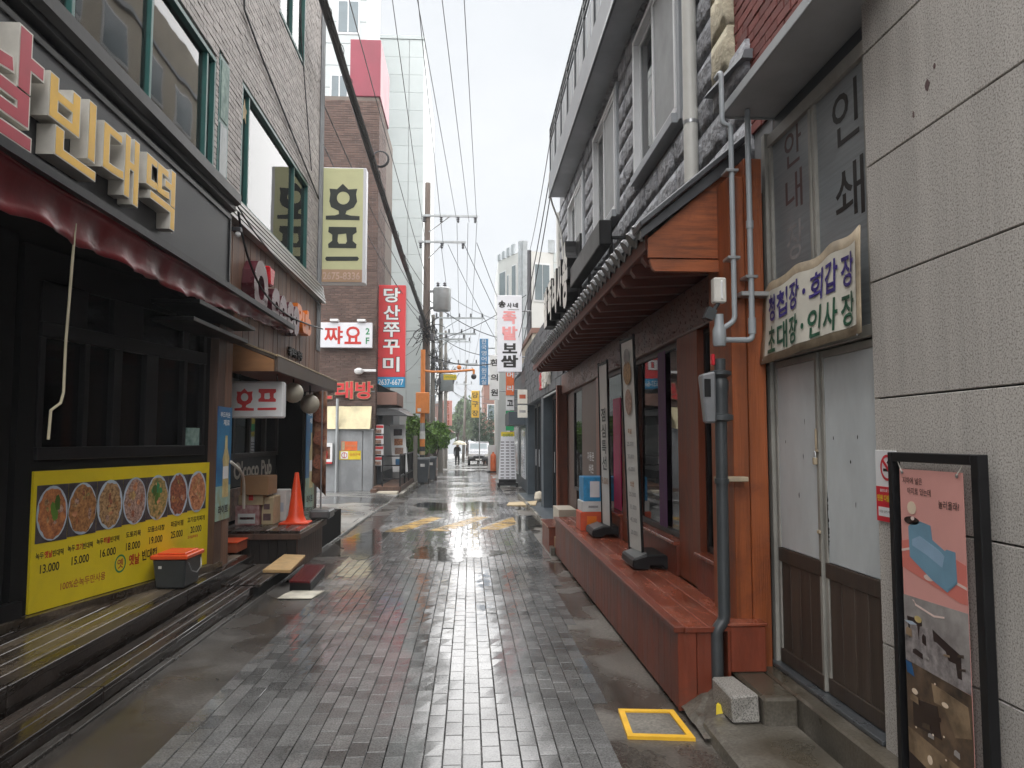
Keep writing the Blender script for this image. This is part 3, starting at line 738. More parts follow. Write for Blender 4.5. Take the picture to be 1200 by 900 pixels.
# menu board
mn = thing('menu_board', 'yellow printed menu board with seven food photos under the dark window', 'menu board', tuple(wp(1.35, .28, 0)))
mb = MB(); wbox(mb, .14, 2.56, .28, 1.355, .002, .022); mb.build('panel', 'menu_yellow', mn)
fm = ['food1', 'food2', 'food3', 'food4', 'food5', 'food6', 'food7']
names = [('녹두', '옛날', '빈대떡', '13.000'), ('녹두', '고기', '빈대떡', '15.000'), ('녹두', '해물', '빈대떡', '16.000'), ('도토리묵', '', '', '18.000'), ('모듬소대창', '', '', '19.000'), ('파갈비찜', '', '', '25.000'), ('고기김치찌개', '', '', '20.000')]
for k in range(7):
    t0 = .175 + k*.333; tc = t0+.163; zt = 1.245; zb = .80+.012*k
    mb = MB(); wbox(mb, t0, t0+.329, zb, zt, .0225, .0245); ph = mb.build('photo', 'photo_dark', mn)
    zc = (zt+zb)/2
    disc(MB(), wp(tc, zc, .0248), SK, .163, .214, .0012, 28).build('plate', 'plate', ph)
    disc(MB(), wp(tc, zc-.003, .0262), SK, .146+.008*math.sin(k*2.1), .196, .0012, 30, jit=.12).build('food', fm[k], ph)
    rf = random.Random(300+k)
    for q in range(9):
        a_ = rf.random()*6.28; d_ = rf.random()**.5*.8
        disc(MB(), wp(tc+math.cos(a_)*.125*d_, zc+math.sin(a_)*.165*d_, .0275+.0001*q), SK, .012+.022*rf.random(), .016+.028*rf.random(), .0003, 8, jit=.7).build('food_piece', fm[(k+2+q) % 7] if k != 4 or q % 2 else 'ink_green', ph)
    if k in (0, 4):
        for q in range(3):
            disc(MB(), wp(tc+.01-.03*q if k == 4 else tc+.01+.02*q, zc+.03+.02*q-.06*(q % 2), .0276+.0004*q), SK, .03, .06, .0004, 9, jit=.5).build('leaf', 'leaf', ph)
    a, b, c, pr = names[k]; zt2 = .715+.012*k - .01
    def wr(s, t, z, w, h, m, bo=.02): return writing('lettering', s, wp(t, z, .0235), SK, w, h, m, mn, bold=bo)
    if b:
        wr(a, t0+.055, zt2, .082, .052, 'ink_black'); wr(b, t0+.143, zt2, .082, .056, 'ink_red', .03); wr(c, t0+.245, zt2, .115, .052, 'ink_black')
    else: wr(a, tc, zt2, .052*len(a), .055, 'ink_black')
    wr(pr, tc, zt2-.105, .20, .068, 'ink_black', .015)
def wr(s, t, z, w, h, m, bo=.02): return writing('lettering', s, wp(t, z, .0235), SK, w, h, m, mn, bold=bo)
wr('100%순녹두만사용', .72, .43, .52, .07, 'ink_redbrown', .01)
mb = MB()
ring = [[(math.cos(2*math.pi*k/32), math.sin(2*math.pi*k/32)) for k in range(32)], [(.8*math.cos(2*math.pi*k/32), .8*math.sin(2*math.pi*k/32)) for k in range(32)]]
put(mb, shape2d(ring), wp(1.17, .50, .0235), SK, .15, .16); mb.build('logo_ring', 'ink_green', mn)
wr('옛', 1.17, .50, .08, .085, 'ink_redbrown')
wr('옛날', 1.36, .51, .15, .10, 'ink_red', .025); wr('빈대떡', 1.58, .525, .22, .10, 'ink_black', .025); wr('고기김치찌개', 2.28, .60, .18, .03, 'ink_red')
# sill board below the menu
mb = MB(); wbox(mb, -.3, 2.75, .205, .275, .0, .09); mb.build('sill', 'deck_worn', lb)
mb = MB(); wbox(mb, -1.4, .05, .205, .40, -.02, .05); mb.build('door_sill', 'black', lb)

# timber steps along the shop ---------------------------------------------------
stp = thing('timber_steps', 'dark wet timber steps running along the pancake shop front', 'steps', (-2.7, 6, -.05))
yb = [(1.5, 4.6), (4.61, 7.4), (7.41, 9.6)]
for k in range(6):
    x1 = -2.6 - k*.14
    for j, (a, b) in enumerate(yb):
        dz = .002*((k*3+j) % 3)
        piece('tread_board', 'deck_worn' if k in (1, 2, 3) else 'deck_dark', stp, x1-.136, x1, a, b, .175-dz, .212-dz)
for a, b in yb: piece('riser_board', 'deck_dark', stp, -2.63, -2.604, a, b, .03, .173)
for k in range(3):
    x1 = -2.25 - k*.1
    for a, b in ((1.5, 5.0), (5.01, 8.3)):
        piece('tread_board', 'deck_dark', stp, x1-.096, x1, a, b, .045-.001*k, .075-.001*k)
for a, b in ((1.5, 5.0), (5.01, 8.3)): piece('riser_board', 'deck_dark', stp, -2.275, -2.252, a, b, -.045, .044)
B('bearer', 'black_matte', stp, (-3.5, -2.64, 1.5, 9.6, -.1, .172), (-2.56, -2.28, 1.5, 8.3, -.1, .043), bevel=0)
kerb = thing('step_kerb', 'narrow dark kerb strip at the foot of the timber steps', 'kerb', (-2.22, 6, -.05))
for a in fr(1.5, 10.5, 1.5)[:-1]:
    piece('kerb_stone', 'gutter', kerb, -2.245, -2.19, a, a+1.49, -.12-.0076*a, .012-.0076*a)
# far side step landing, mat and ramp
ld = thing('step_landing', 'low black timber landing at the end of the timber steps', 'landing', (-2.3, 8.9, -.06))
for k in range(4): piece('board', 'deck_dark', ld, -2.59+k*.1, -2.494+k*.1, 8.33, 9.7, .05, .08)
B('bearer', 'black_matte', ld, (-2.58, -2.2, 8.34, 9.68, -.1, .048))
o = MB().hexa([(-2.34,9.0,.086),(-2.02,8.98,.086),(-2.07,10.0,.1),(-2.36,10.1,.1)], [(-2.34,9.0,.125),(-2.02,8.98,.125),(-2.07,10.0,.14),(-2.36,10.1,.14)]).build('doormat', 'mat_tan', bevel=.006); tag(o, 'tan coir mat lying on the low black landing', 'mat')
rp = thing('ramp_step', 'small dark red ribbed step on the wet ground beside the landing', 'step', (-1.87, 9.2, -.07))
mb = MB()
mb.hexa([(-1.97,8.72,-.06),(-1.73,8.66,-.06),(-1.78,9.75,-.07),(-2.03,9.8,-.07)], [(-1.97,8.72,.03),(-1.73,8.66,.03),(-1.78,9.75,.03),(-2.03,9.8,.03)]); mb.build('body', 'black', rp)
for k in range(5):
    f0 = k/5+.01; f1 = (k+1)/5-.01
    A = [Vector((-1.97,8.70,.031)), Vector((-1.73,8.64,.031)), Vector((-1.775,9.77,.031)), Vector((-2.03,9.82,.031))]
    q = [A[0].lerp(A[1], f0), A[0].lerp(A[1], f1), A[3].lerp(A[2], f1), A[3].lerp(A[2], f0)]
    MB().hexa(q, [p+Vector((0, 0, .02)) for p in q]).build('slat', 'ramp_red', rp)
mb = MB(); pts = [(-2.0,8.29),(-1.82,8.26),(-1.64,8.27),(-1.6,8.5),(-1.585,8.69),(-1.75,8.66),(-1.93,8.76),(-1.97,8.5)]
mb.hexa([(x, y, g(y)+.003) for x, y in pts], [(x, y, g(y)+.008+.008*(i % 2)) for i, (x, y) in enumerate(pts)])
tag(mb.build('cardboard_sheet', 'paper'), 'soggy pale cardboard sheet lying flat on the wet ground by the red step', 'cardboard')
# bucket
bk = thing('bucket', 'dark plastic tub with orange lid standing on the timber step', 'bucket', (-2.82, 7.75, .213))
cx, cy = -2.78, 7.62
MB().hexa([(cx-.13,cy-.19,.214),(cx+.13,cy-.19,.214),(cx+.13,cy+.19,.214),(cx-.13,cy+.19,.214)], [(cx-.155,cy-.22,.49),(cx+.155,cy-.22,.49),(cx+.155,cy+.22,.49),(cx-.155,cy+.22,.49)]).build('tub', 'bucket', bk, bevel=.015)
B('lid', 'lid_orange', bk, (cx-.17, cx+.17, cy-.235, cy+.235, .485, .525), (cx-.13, cx+.13, cy-.18, cy+.18, .525, .54), bevel=.01)
tubeo('handle', 'steel', bk, [(cx+.158,cy-.17,.45),(cx+.175,cy-.13,.37),(cx+.18,cy,.335),(cx+.175,cy+.13,.37),(cx+.158,cy+.17,.45)], .006, 6)
B('sticker', 'sticker', bk, (cx-.10, cx-.07, cy-.213, cy-.209, .40, .43), bevel=0)
# ================================================================== PUB (second shop of the left building)
pf = thing('pub', 'brown timber clad pub front with dark recessed entrance under the brick wall', 'shop front', (-2.95, 12, 0))
rr = random.Random(11); y = 8.97; k = 0
while y < 15.05:
    w = .24 + .03*rr.random(); y2 = min(y+w, 15.08); zt = 4.27
    MB().hexa([(-2.955,y,2.74),(-2.925+.004*(k % 3),y,2.74),(-2.925+.004*(k % 3),y2-.006,2.74),(-2.955,y2-.006,2.74)],
              [(-2.955,y,zt),(-2.925+.004*(k % 3),y,zt),(-2.925+.004*(k % 3),y2-.006,zt),(-2.955,y2-.006,zt)]).build('board', 'wood_brown', pf)
    y = y2; k += 1
B('backing', 'black_matte', pf, (-3.05, -2.957, 8.95, 15.09, 2.74, 4.5), bevel=0)
for k in range(5):       # sloping metal siding between boards and window
    o = .068*k
    MB().hexa([(-2.95,8.95,4.53-o),(-2.86+.012*k,8.95,4.525-o),(-2.86+.012*k,15.08,4.525-o),(-2.95,15.08,4.53-o)], [(-2.95,8.95,4.594-o),(-2.88+.012*k,8.95,4.585-o),(-2.88+.012*k,15.08,4.585-o),(-2.95,15.08,4.594-o)]).build('siding_strip', 'siding', pf)
# recess
B('recess_wall', 'black_matte', pf, (-3.5, -3.4, 8.95, 13.9, .2, 2.74), (-3.5, -2.96, 13.85, 13.95, 0, 2.74), (-3.4, -2.95, 8.95, 13.85, 2.66, 2.738), bevel=0)
for k in range(9):
    piece('entrance_board', 'wood_dk' if k % 2 else 'wood_black', pf, -3.02, -2.93, 13.96+k*.126, 14.08+k*.126, .0, 2.735)
pw = B('pub_window', 'wood_black', pf, (-3.40, -3.34, 10.3, 10.4, 1.4, 2.4), (-3.40, -3.34, 11.1, 11.2, 1.4, 2.4), (-3.40, -3.34, 11.9, 12.0, 1.4, 2.4), (-3.40, -3.34, 12.8, 12.9, 1.4, 2.4), (-3.40, -3.34, 13.6, 13.7, 1.4, 2.4), (-3.40, -3.34, 10.3, 13.7, 1.33, 1.4), (-3.40, -3.34, 10.3, 13.7, 2.4, 2.47))
for a in (10.4, 11.2, 12.0, 12.9): MB().box(-3.38, -3.374, a, a+.7, 1.4, 2.4).build('pane', 'glass_dark', pw)
B('window_card', 'leaf', pf, (-3.392, -3.386, 12.1, 12.5, 1.5, 1.9), bevel=0)
np_ = thing('name_panel', 'black panel lettered in white gothic letters behind the stacked boxes', 'sign', (-3.36, 12.2, .95))
B('panel', 'black', np_, (-3.39, -3.35, 10.9, 13.6, .92, 1.33))
writing('lettering', "O'coco Pub", (-3.348, 12.25, 1.15), RX, 2.1, .26, 'white_dirty', np_, bold=.03)
B('panel_poster', 'food_ban', np_, (-3.39, -3.35, 10.6, 13.4, .45, .9))
# pub letters
ps = thing('pub_sign', 'glossy plum and orange raised letters on the pub timber boards', 'sign', (-2.9, 11.5, 3.2))
for s, yc, zc, w, h in (('O', 10.22, 3.60, .70, .74), ('c', 10.98, 3.50, .44, .50), ('o', 11.44, 3.48, .46, .50), ('c', 11.88, 3.48, .42, .48), ('o', 12.30, 3.48, .42, .48)):
    put(MB(), glyphs(s, .07, True), (-2.915, yc, zc), RX, w, h, .16).build('letter', 'plum', ps, bevel=0)
MB().hexa([(-2.91,10.62,3.72),(-2.74,10.62,3.72),(-2.74,10.78,3.72),(-2.91,10.78,3.72)], [(-2.91,10.56,3.98),(-2.74,10.56,3.98),(-2.74,10.86,3.98),(-2.91,10.86,3.98)]).build('apostrophe', 'red_plastic', ps, bevel=.02)
for s, yc, h, zc in (('P', 12.68, .42, 3.60), ('u', 13.06, .34, 3.56), ('b', 13.42, .42, 3.60)):
    put(MB(), glyphs(s, .05, True), (-2.915, yc, zc), RX, .36, h, .13).build('letter', 'orange_plastic', ps)
writing('small_letter', '생맥주 안주', (-2.912, 12.9, 3.02), RX, 1.0, .15, 'ink_black', ps, depth=.03, bold=.03)
# lean-to awning
pa = thing('pub_awning', 'brown board lean-to awning projecting over the pub entrance', 'awning', (-2.6, 11.5, 2.5))
MB().prism_y([(-2.95,2.80),(-2.32,2.56),(-2.32,2.60),(-2.95,2.84)], 9.35, 13.5).build('roof', 'awn_brown', pa)
B('fascia_board', 'awn_brown', pa, (-2.345, -2.305, 9.35, 13.5, 2.42, 2.60))
B('edge_trim', 'awn_edge', pa, (-2.349, -2.30, 9.34, 13.51, 2.601, 2.622))
MB().prism_y([(-2.93,2.42),(-2.35,2.42),(-2.35,2.56),(-2.93,2.79)], 9.35, 9.375).build('end_board', 'tan_board', pa)
MB().prism_y([(-2.95,2.842),(-2.32,2.602),(-2.32,2.618),(-2.95,2.86)], 9.33, 9.36).build('end_trim', 'awn_edge', pa)
MB().prism_y([(-2.93,2.42),(-2.35,2.42),(-2.35,2.56),(-2.93,2.79)], 13.46, 13.48).build('end_board', 'awn_brown', pa)
B('soffit', 'soffit_wood', pa, (-2.94, -2.35, 9.38, 13.46, 2.43, 2.45), bevel=0)
# light box
def hof(mb, ctr, axes, w, h, depth, mi=0, vertical=True):
    ho = [[(650,285),(650,268),(690,266),(707,260),(706,246),(672,230),(664,205),(668,172),(664,150),(697,152),(722,128),(747,152),(786,149),(781,172),(786,205),(772,230),(740,246),(736,260),(758,266),(798,268),(798,285)],
          [(725+28*math.cos(2*math.pi*k/24), 190+28*math.sin(2*math.pi*k/24)) for k in range(24)]]
    pp = [[(660,316),(783,316),(785,338),(768,350),(768,376),(785,390),(783,407),(660,407),(658,390),(676,376),(676,350),(658,338)], [(702,348),(738,344),(742,378),(736,388),(706,388),(700,378)]]
    br = [[(650,445),(645,455),(652,463),(788,461),(795,452),(788,443)]]
    fl = lambda L: [[(x, -y) for x, y in lp] for lp in L]
    u = Vector(axes[1]); r = Vector(axes[0]); c = Vector(ctr)
    if vertical:   # overall box 645..798 x 128..463
        s = h/335
        put(mb, shape2d(fl(ho), depth > 0), c + u*(.5-78.5/335)*h, axes, w, 157*s, depth, mi)
        put(mb, shape2d(fl(pp), depth > 0), c + u*(.5-233.5/335)*h, axes, w*.84, 91*s, depth, mi)
        put(mb, shape2d(fl(br), depth > 0), c + u*(.5-325/335)*h, axes, w, 20*s, depth, mi)
    else:
        put(mb, shape2d(fl(ho), depth > 0), c - r*w*.27, axes, w*.46, h, depth, mi)
        put(mb, shape2d(fl(pp), depth > 0), c + r*w*.27 + u*h*.19, axes, w*.42, h*.58, depth, mi)
        put(mb, shape2d(fl(br), depth > 0), c + r*w*.27 - u*h*.42, axes, w*.46, h*.12, depth, mi)
    return mb
lbx = thing('light_box', 'white box sign with two red Korean letters hanging below the pub awning', 'sign', (-2.68, 9.9, 1.87))
B('box', 'white', lbx, (-3.0, -2.34, 9.80, 9.96, 1.87, 2.33), bevel=.02)
hof(MB(), (-2.68, 9.797, 2.10), FY, .52, .28, 0, vertical=False).build('lettering', 'sign_red', lbx)
for x in (-2.9, -2.44): tubeo('hanger', 'black', lbx, [(x, 9.88, 2.32), (x, 9.88, 2.44)], .008, 6)
for i, (x, y, z, r_) in enumerate(((-2.42, 10.7, 2.24, .14), (-2.44, 11.9, 2.14, .15))):
    l = thing('globe_lamp', ('pale round lamp globe right behind the red-lettered box sign', 'lower pale round lamp globe beside the food banner')[i], 'lamp', (x, y, z), 'globe lamps under the pub awning')
    MB().ball((x, y, z), r_, 16).build('globe', 'globe', l, smooth=True); tubeo('stem', 'black', l, [(x, y, z+r_-.01), (x, y, 2.44)], .012, 6)
# pub deck
dk = thing('pub_deck', 'dark timber platform with boarded front below the pub entrance', 'deck', (-2.7, 11, -.08))
for k in range(8): piece('deck_board', 'deck_dark', dk, -2.18-(k+1)*.145, -2.18-k*.145-.006, 10.2, 12.0, .385, .42)
for k in range(9): piece('front_board', 'wood_black', dk, -2.25-(k+1)*.115, -2.25-k*.115-.005, 10.26, 10.28, -.08, .32)
for k in range(13): piece('side_board', 'wood_dk', dk, -2.245, -2.225, 10.26+k*.13, 10.26+k*.13+.124, -.1, .32)
B('rim', 'wood_dk', dk, (-2.2, -2.17, 10.17, 12.0, .31, .384), (-3.34, -2.2, 10.17, 10.2, .31, .384))
B('frame', 'black_matte', dk, (-3.4, -2.25, 10.29, 13.8, -.1, .383), bevel=0)
B('inner_floor', 'deck_dark', dk, (-3.4, -2.45, 12.01, 13.8, .384, .415))
o = thing('brick_box', 'low terracotta coloured box tucked between the deck and the timber pillar', 'box', (-2.95, 9.95, .21)); B('body', 'brick_step', o, (-3.1, -2.84, 9.7, 10.15, .213, .33)); B('rim', 'lid_orange', o, (-3.11, -2.83, 9.69, 10.16, .33, .345))
# boxes
def carton(label, x0, x1, y0, y1, z0, z1, m, tape=None, prints=()):
    c = thing('carton', label, 'box', ((x0+x1)/2, (y0+y1)/2, z0), 'cartons stacked on the pub deck')
    B('body', m, c, (x0, x1, y0, y1, z0, z1), bevel=.006)
    xc = (x0+x1)/2
    if tape:
        B('tape', tape, c, (xc-.03, xc+.03, y0-.002, y0+.03, z1-.07, z1+.002), bevel=0)
    B('flap', m, c, (x0+.004, xc-.003, y0+.004, y1-.004, z1-.001, z1+.005), (xc+.003, x1-.004, y0+.004, y1-.004, z1-.001, z1+.005), bevel=0)
    for px0, px1, pz0, pz1, pm in prints:
        w = x1-x0; h = z1-z0
        B('print', pm, c, (x0+w*px0, x0+w*px1, y0-.0025, y0-.0005, z0+h*pz0, z0+h*pz1), bevel=0)
    return c
carton('red and white printed carton at the bottom of the stack on the deck', -3.21, -2.89, 10.85, 11.15, .42, .69, 'card_red', None, ((.12,.85,.1,.6,'card_white'), (.2,.8,.3,.42,'ink_red')))
carton('buff carton with red tape right under the plain brown carton', -3.18, -2.84, 10.88, 11.2, .696, .83, 'card2', 'tape_red')
carton('plain brown cardboard carton on top of the stack on the deck', -3.14, -2.76, 10.82, 11.3, .836, 1.09, 'card')
carton('beige printed carton standing on end right of the red carton', -2.88, -2.72, 10.95, 11.35, .42, .80, 'card2', None, ((.15,.8,.15,.4,'ink_brownred'), (.2,.7,.55,.75,'ink_brownred')))
carton('narrow white carton standing at the right end of the stacked boxes', -2.85, -2.66, 11.45, 11.75, .42, .86, 'card_white', None, ((.15,.8,.3,.6,'plate'),))
# cone
cn = thing('traffic_cone', 'orange traffic cone standing on the edge of the pub deck', 'traffic cone', (-2.44, 11.1, .42))
MB().lathe([(.17,.02),(.145,.035),(.11,.12),(.03,.70),(.024,.715),(.0,.716)], (-2.44, 11.1, .42), 20).build('cone', 'cone', cn, smooth=True)
MB().prism_z([(-2.64,10.92),(-2.6,10.9),(-2.28,10.9),(-2.24,10.94),(-2.24,11.26),(-2.28,11.3),(-2.6,11.3),(-2.64,11.26)], .42, .445).build('base', 'cone', cn, bevel=.006)
# banner stand with food banner behind the cone
bs = thing('banner_stand', 'food photo banner on a pole with a black water base behind the cone', 'banner', (-2.2, 11.85, .42))
B('base', 'base_grey', bs, (-2.36, -2.06, 11.6, 12.05, .42, .56), bevel=.03)
tubeo('pole', 'steel', bs, [(-2.24, 11.85, .55), (-2.24, 11.85, 2.35)], .012)
mb = MB(); n = 12
for i in range(n+1):
    z = .95 + 1.4*i/n
    for j in range(5):
        f = j/4; mb.v.append((-2.45+.24*f, 12.2-.1*f+.02*math.sin(z*6+f*4), z - (.22*f if i == 0 else 0)))
for i in range(n):
    for j in range(4):
        a = i*5+j; mb.f.append((a, a+1, a+6, a+5)); mb.m.append(0)
mb.build('cloth', 'food_ban', bs, smooth=True).modifiers.new('t', 'SOLIDIFY').thickness = .004
mb = MB()
for zc in (1.25, 1.62, 1.98): disc(mb, (-2.33, 12.12, zc), FY, .09, .12, .004, 14, jit=.3)
mb.build('dish_print', 'food6', bs)
# beer posters
def beer(label, x, y0, y1, z0, z1):
    t = thing('beer_banner', label, 'banner', (x, (y0+y1)/2, z0), 'blue beer posters on the pub front')
    yc = (y0+y1)/2; w = y1-y0; h = z1-z0
    B('sheet', 'beer_blue', t, (x, x+.008, y0, y1, z0+h*.30, z1), bevel=0); B('lower_sheet', 'beer_sand', t, (x, x+.008, y0, y1, z0, z0+h*.30), bevel=0)
    gl = shape2d([[(-.32,0),(.32,0),(.30,.5),(.36,.62),(.15,.8),(.12,1),(-.12,1),(-.15,.8),(-.36,.62),(-.30,.5)]])
    put(MB(), gl, (x+.0095, yc+w*.12, z0+h*.47), RX, w*.5, h*.55).build('bottle_print', 'beer_gold', t)
    B('label_print', 'white', t, (x+.0088, x+.0098, yc-w*.08, yc+w*.3, z0+h*.36, z0+h*.47), bevel=0)
    writing('lettering', '부드러운', (x+.0095, yc, z0+h*.93), RX, w*.7, h*.05, 'white', t, bold=.03); writing('lettering', '제로', (x+.0095, yc+w*.1, z0+h*.86), RX, w*.45, h*.055, 'white', t, bold=.03)
    writing('lettering', '라이트', (x+.0095, yc, z0+h*.09), RX, w*.7, h*.08, 'ink_black', t, bold=.04)
beer('tall blue beer poster wrapped on the timber pillar left of the cartons', -2.718, 8.47, 8.95, .72, 1.96)
beer('tall blue beer poster behind the orange traffic cone', -2.926, 13.98, 14.75, .35, 2.2)
tubeo('drape_cord', 'white_dirty', pf, bez((-2.71,8.92,1.35),(-2.6,9.2,1.2),(-2.75,9.6,1.15),(-2.78,9.75,.75)), .018, 6)

# hanging sign on the corner of the left building
hs_ = thing('hanging_sign', 'tall olive yellow box sign with dark Korean letters at the brick corner', 'sign', (-2.5, 15.2, 4.6))
B('box', 'sign_white', hs_, (-2.94, -2.06, 15.05, 15.3, 4.66, 6.98), bevel=.01)
B('face', 'sign_olive', hs_, (-2.92, -2.12, 15.035, 15.048, 4.93, 6.96), bevel=0); B('lower_face', 'sign_tan', hs_, (-2.92, -2.12, 15.035, 15.048, 4.68, 4.928), bevel=0)
hof(MB(), (-2.51, 15.03, 5.87), FY, .66, 1.55, 0).build('lettering', 'sign_grey', hs_)
writing('number', '2675-8336', (-2.52, 15.03, 4.80), FY, .72, .15, 'ochre_num', hs_, bold=.02)
tubeo('bracket', 'galv_dull', hs_, [(-2.95, 15.08, 5.0), (-2.9, 15.18, 5.0)], .03); tubeo('bracket', 'galv_dull', hs_, [(-2.95, 15.08, 6.6), (-2.9, 15.18, 6.6)], .03)
# conduit and cables on the brick corner
for i, (y, r_) in enumerate(((14.72, .022), (14.85, .03), (14.97, .02))):
    tag(tubeo('wall_conduit', 'galv_dull', None, [(-2.91, y, 3.3), (-2.905, y, 6), (-2.91, y, 10.5)], r_), ('thin conduit on the brick wall farthest from the corner edge', 'thick middle conduit on the brick corner', 'conduit on the very edge of the brick corner')[i], 'conduit')
def cable(name, label, pts, r, group=None, seg=6):
    return tag(tubeo(name, 'wire', None, pts, r, seg), label, 'cable', group)
cable('wall_cable', 'black cable running diagonally down the brick wall to the corner', [(-2.9,9.6,7.35),(-2.9,9.65,7.1),(-2.9,10.5,6.9),(-2.9,12.5,6.55),(-2.9,14.6,6.2)], .014)
cable('wall_cable', 'black cable dropping straight down the upper brick wall', [(-2.9,9.62,10.2),(-2.9,9.62,8.6),(-2.9,9.62,7.3)], .010)
cable('wall_cable', 'thin cable hanging down the brick wall beside the upper window', [(-2.9,12.3,10.4),(-2.9,12.9,8.4),(-2.9,13.9,6.5)], .010)
cable('drop_cable', 'grey cable looping from the cornice end over the pub letters', bez((-2.7,8.95,4.25),(-2.7,9.6,3.2),(-2.72,11.4,3.4),(-2.8,14.7,3.7), 20), .014)
cable('drop_cable', 'thin black cable crossing the metal siding above the pub', bez((-2.7,8.95,4.3),(-2.72,10,4.1),(-2.8,12,4.2),(-2.86,14.8,4.15), 16), .010)
cam1 = thing('dome_camera', 'small dome camera under the end of the black cornice', 'camera', (-2.7, 9.0, 4.0)); MB().ball((-2.72, 9.02, 4.0), .035, 10).build('dome', 'white', cam1, smooth=True); B('mount', 'cctv', cam1, (-2.78, -2.68, 8.98, 9.06, 4.03, 4.08))

# ================================================================== YARD AND BROWN BRICK BUILDING
YD = thing('concrete_yard', 'wet broken concrete yard in the gap beside the pub', 'yard', (-4, 18, -.1))
del YD["label"], YD["category"]; YD["kind"] = 'structure'
mb = MB(); nx, ny = 14, 28; rr = random.Random(8)
for j in range(ny+1):
    y = 10.2+16.6*j/ny
    for i in range(nx+1):
        x = -2.36 - 9*(i/nx)**1.6
        mb.v.append((x, y, g(y)+.03+.075*min(1, i/4)+.012*math.sin(x*3+y*1.7)+.008*(rr.random()-.5)))
for j in range(ny):
    for i in range(nx):
        a = j*(nx+1)+i; mb.f.append((a, a+1, a+nx+2, a+nx+1)); mb.m.append(0)
mb.build('slab', 'yard', YD, smooth=True)
for y in fr(10.4, 25, 1.1)[:-1]:
    piece('kerb_stone', 'yard', YD, -2.36, -2.24, y, y+1.085, g(y)-.08, g(y)+.035, c=.012)
BY = 26.2
bb = thing('brick_building', 'brown brick building with a red roof box behind the pub yard', 'building', (-4.2, 27, -.2))
B('wall', 'mortar_brown', bb, (-9, -3.19, BY, 31, -.3, 13.5), bevel=0)
bricks(MB(), 'y', BY, .02, -5.6, -3.18, 1.9, 13.45, (), bl=.25, bh=.085, jt=.016, sgn=-1, seed=5).build('brick_course', 'brick_brown', bb, kind='stuff')
bricks(MB(), 'x', -3.19, .02, BY, 28.5, 1.9, 13.45, (), bl=.25, bh=.085, jt=.016, sgn=1, seed=6).build('brick_course', 'brick_brown', bb, kind='stuff')
B('roof_box', 'red_metal', bb, (-4.2, -3.14, BY-.05, 29, 13.5, 15.55), bevel=.02)
MB().hexa([(-5.3,BY-.4,1.95),(-3.3,BY-.45,1.95),(-3.3,BY,2.0),(-5.3,BY,2.0)], [(-5.3,BY-.38,1.98),(-3.3,BY-.43,1.98),(-3.3,BY-.02,2.72),(-5.3,BY-.02,2.72)]).build('cream_canopy', 'cream_sheet', bb)
gw = thing('grey_wall', 'shabby grey metal wall with notices in front of the brown brick building', 'wall', (-4.2, BY-.3, -.2))
for x0, x1 in ((-5.3, -4.42), (-4.40, -3.55), (-3.53, -3.2)): piece('panel', 'grey_wall', gw, x0, x1, BY-.33, BY-.28, -.2, 1.94)
B('coping', 'galv_dull', gw, (-5.3, -3.18, BY-.36, BY-.25, 1.90, 1.95)); B('return_panel', 'grey_wall', gw, (-3.25, -3.2, BY-.28, BY+.5, -.2, 1.9))
tag(tubeo('drain_pipe', 'galv', None, [(-4.38, BY-.42, -.1), (-4.38, BY-.42, 2.6), (-4.38, BY-.42, 2.95)], .05), 'pale drain pipe running up the shabby grey metal wall', 'pipe')
ex = thing('extinguisher_box', 'white framed box with red things inside mounted on the grey wall', 'box', (-4.74, BY-.45, .83))
B('frame', 'white', ex, (-4.98, -4.91, BY-.5, BY-.335, .86, 1.48), (-4.58, -4.51, BY-.5, BY-.335, .86, 1.48), (-4.91, -4.58, BY-.5, BY-.335, 1.36, 1.48), (-4.91, -4.58, BY-.5, BY-.335, .86, .95))
B('back', 'food_ban', ex, (-4.91, -4.58, BY-.37, BY-.34, .95, 1.36)); B('bottom', 'sign_red', ex, (-4.97, -4.52, BY-.5, BY-.335, .80, .859))
MB().lathe([(.02,0),(.07,.01),(.07,.24),(.03,.3),(.03,.36),(.0,.37)], (-4.745, BY-.45, .96), 10).build('extinguisher', 'red_plastic', ex, smooth=True)
def plate(name, label, cat, ctr, axes, w, h, m, edge=None, group=None, t=.015):
    o = thing(name, label, cat, ctr, group); panel(MB(), ctr, axes, w, h, t).build('panel', m, o)
    return o
o = plate('notice', 'orange red notice plate on the grey wall', 'notice', (-3.98, BY-.345, 1.385), FY, .52, .3, 'banner_orange'); B('stripe', 'card2', o, (-4.23, -4.13, BY-.352, BY-.346, 1.25, 1.52), bevel=0); writing('lettering', '외부인 주차금지', (-3.93, BY-.35, 1.39), FY, .34, .07, 'card2', o)
o = plate('notice', 'yellow no-smoking notice plate right below the orange notice', 'notice', (-3.95, BY-.345, 1.08), FY, .70, .29, 'yellow_sign'); panel(MB(), (-4.14, BY-.349, 1.08), FY, .24, .24, .003).build('field', 'white', o)
put(MB(), shape2d(ring), (-4.14, BY-.353, 1.08), FY, .19, .19).build('symbol', 'ink_red', o); MB().box(-4.15, -4.13, BY-.353, BY-.351, .99, 1.17).build('symbol_bar', 'ink_red', o); writing('lettering', '금연구역', (-3.80, BY-.35, 1.10), FY, .34, .09, 'ink_red', o)
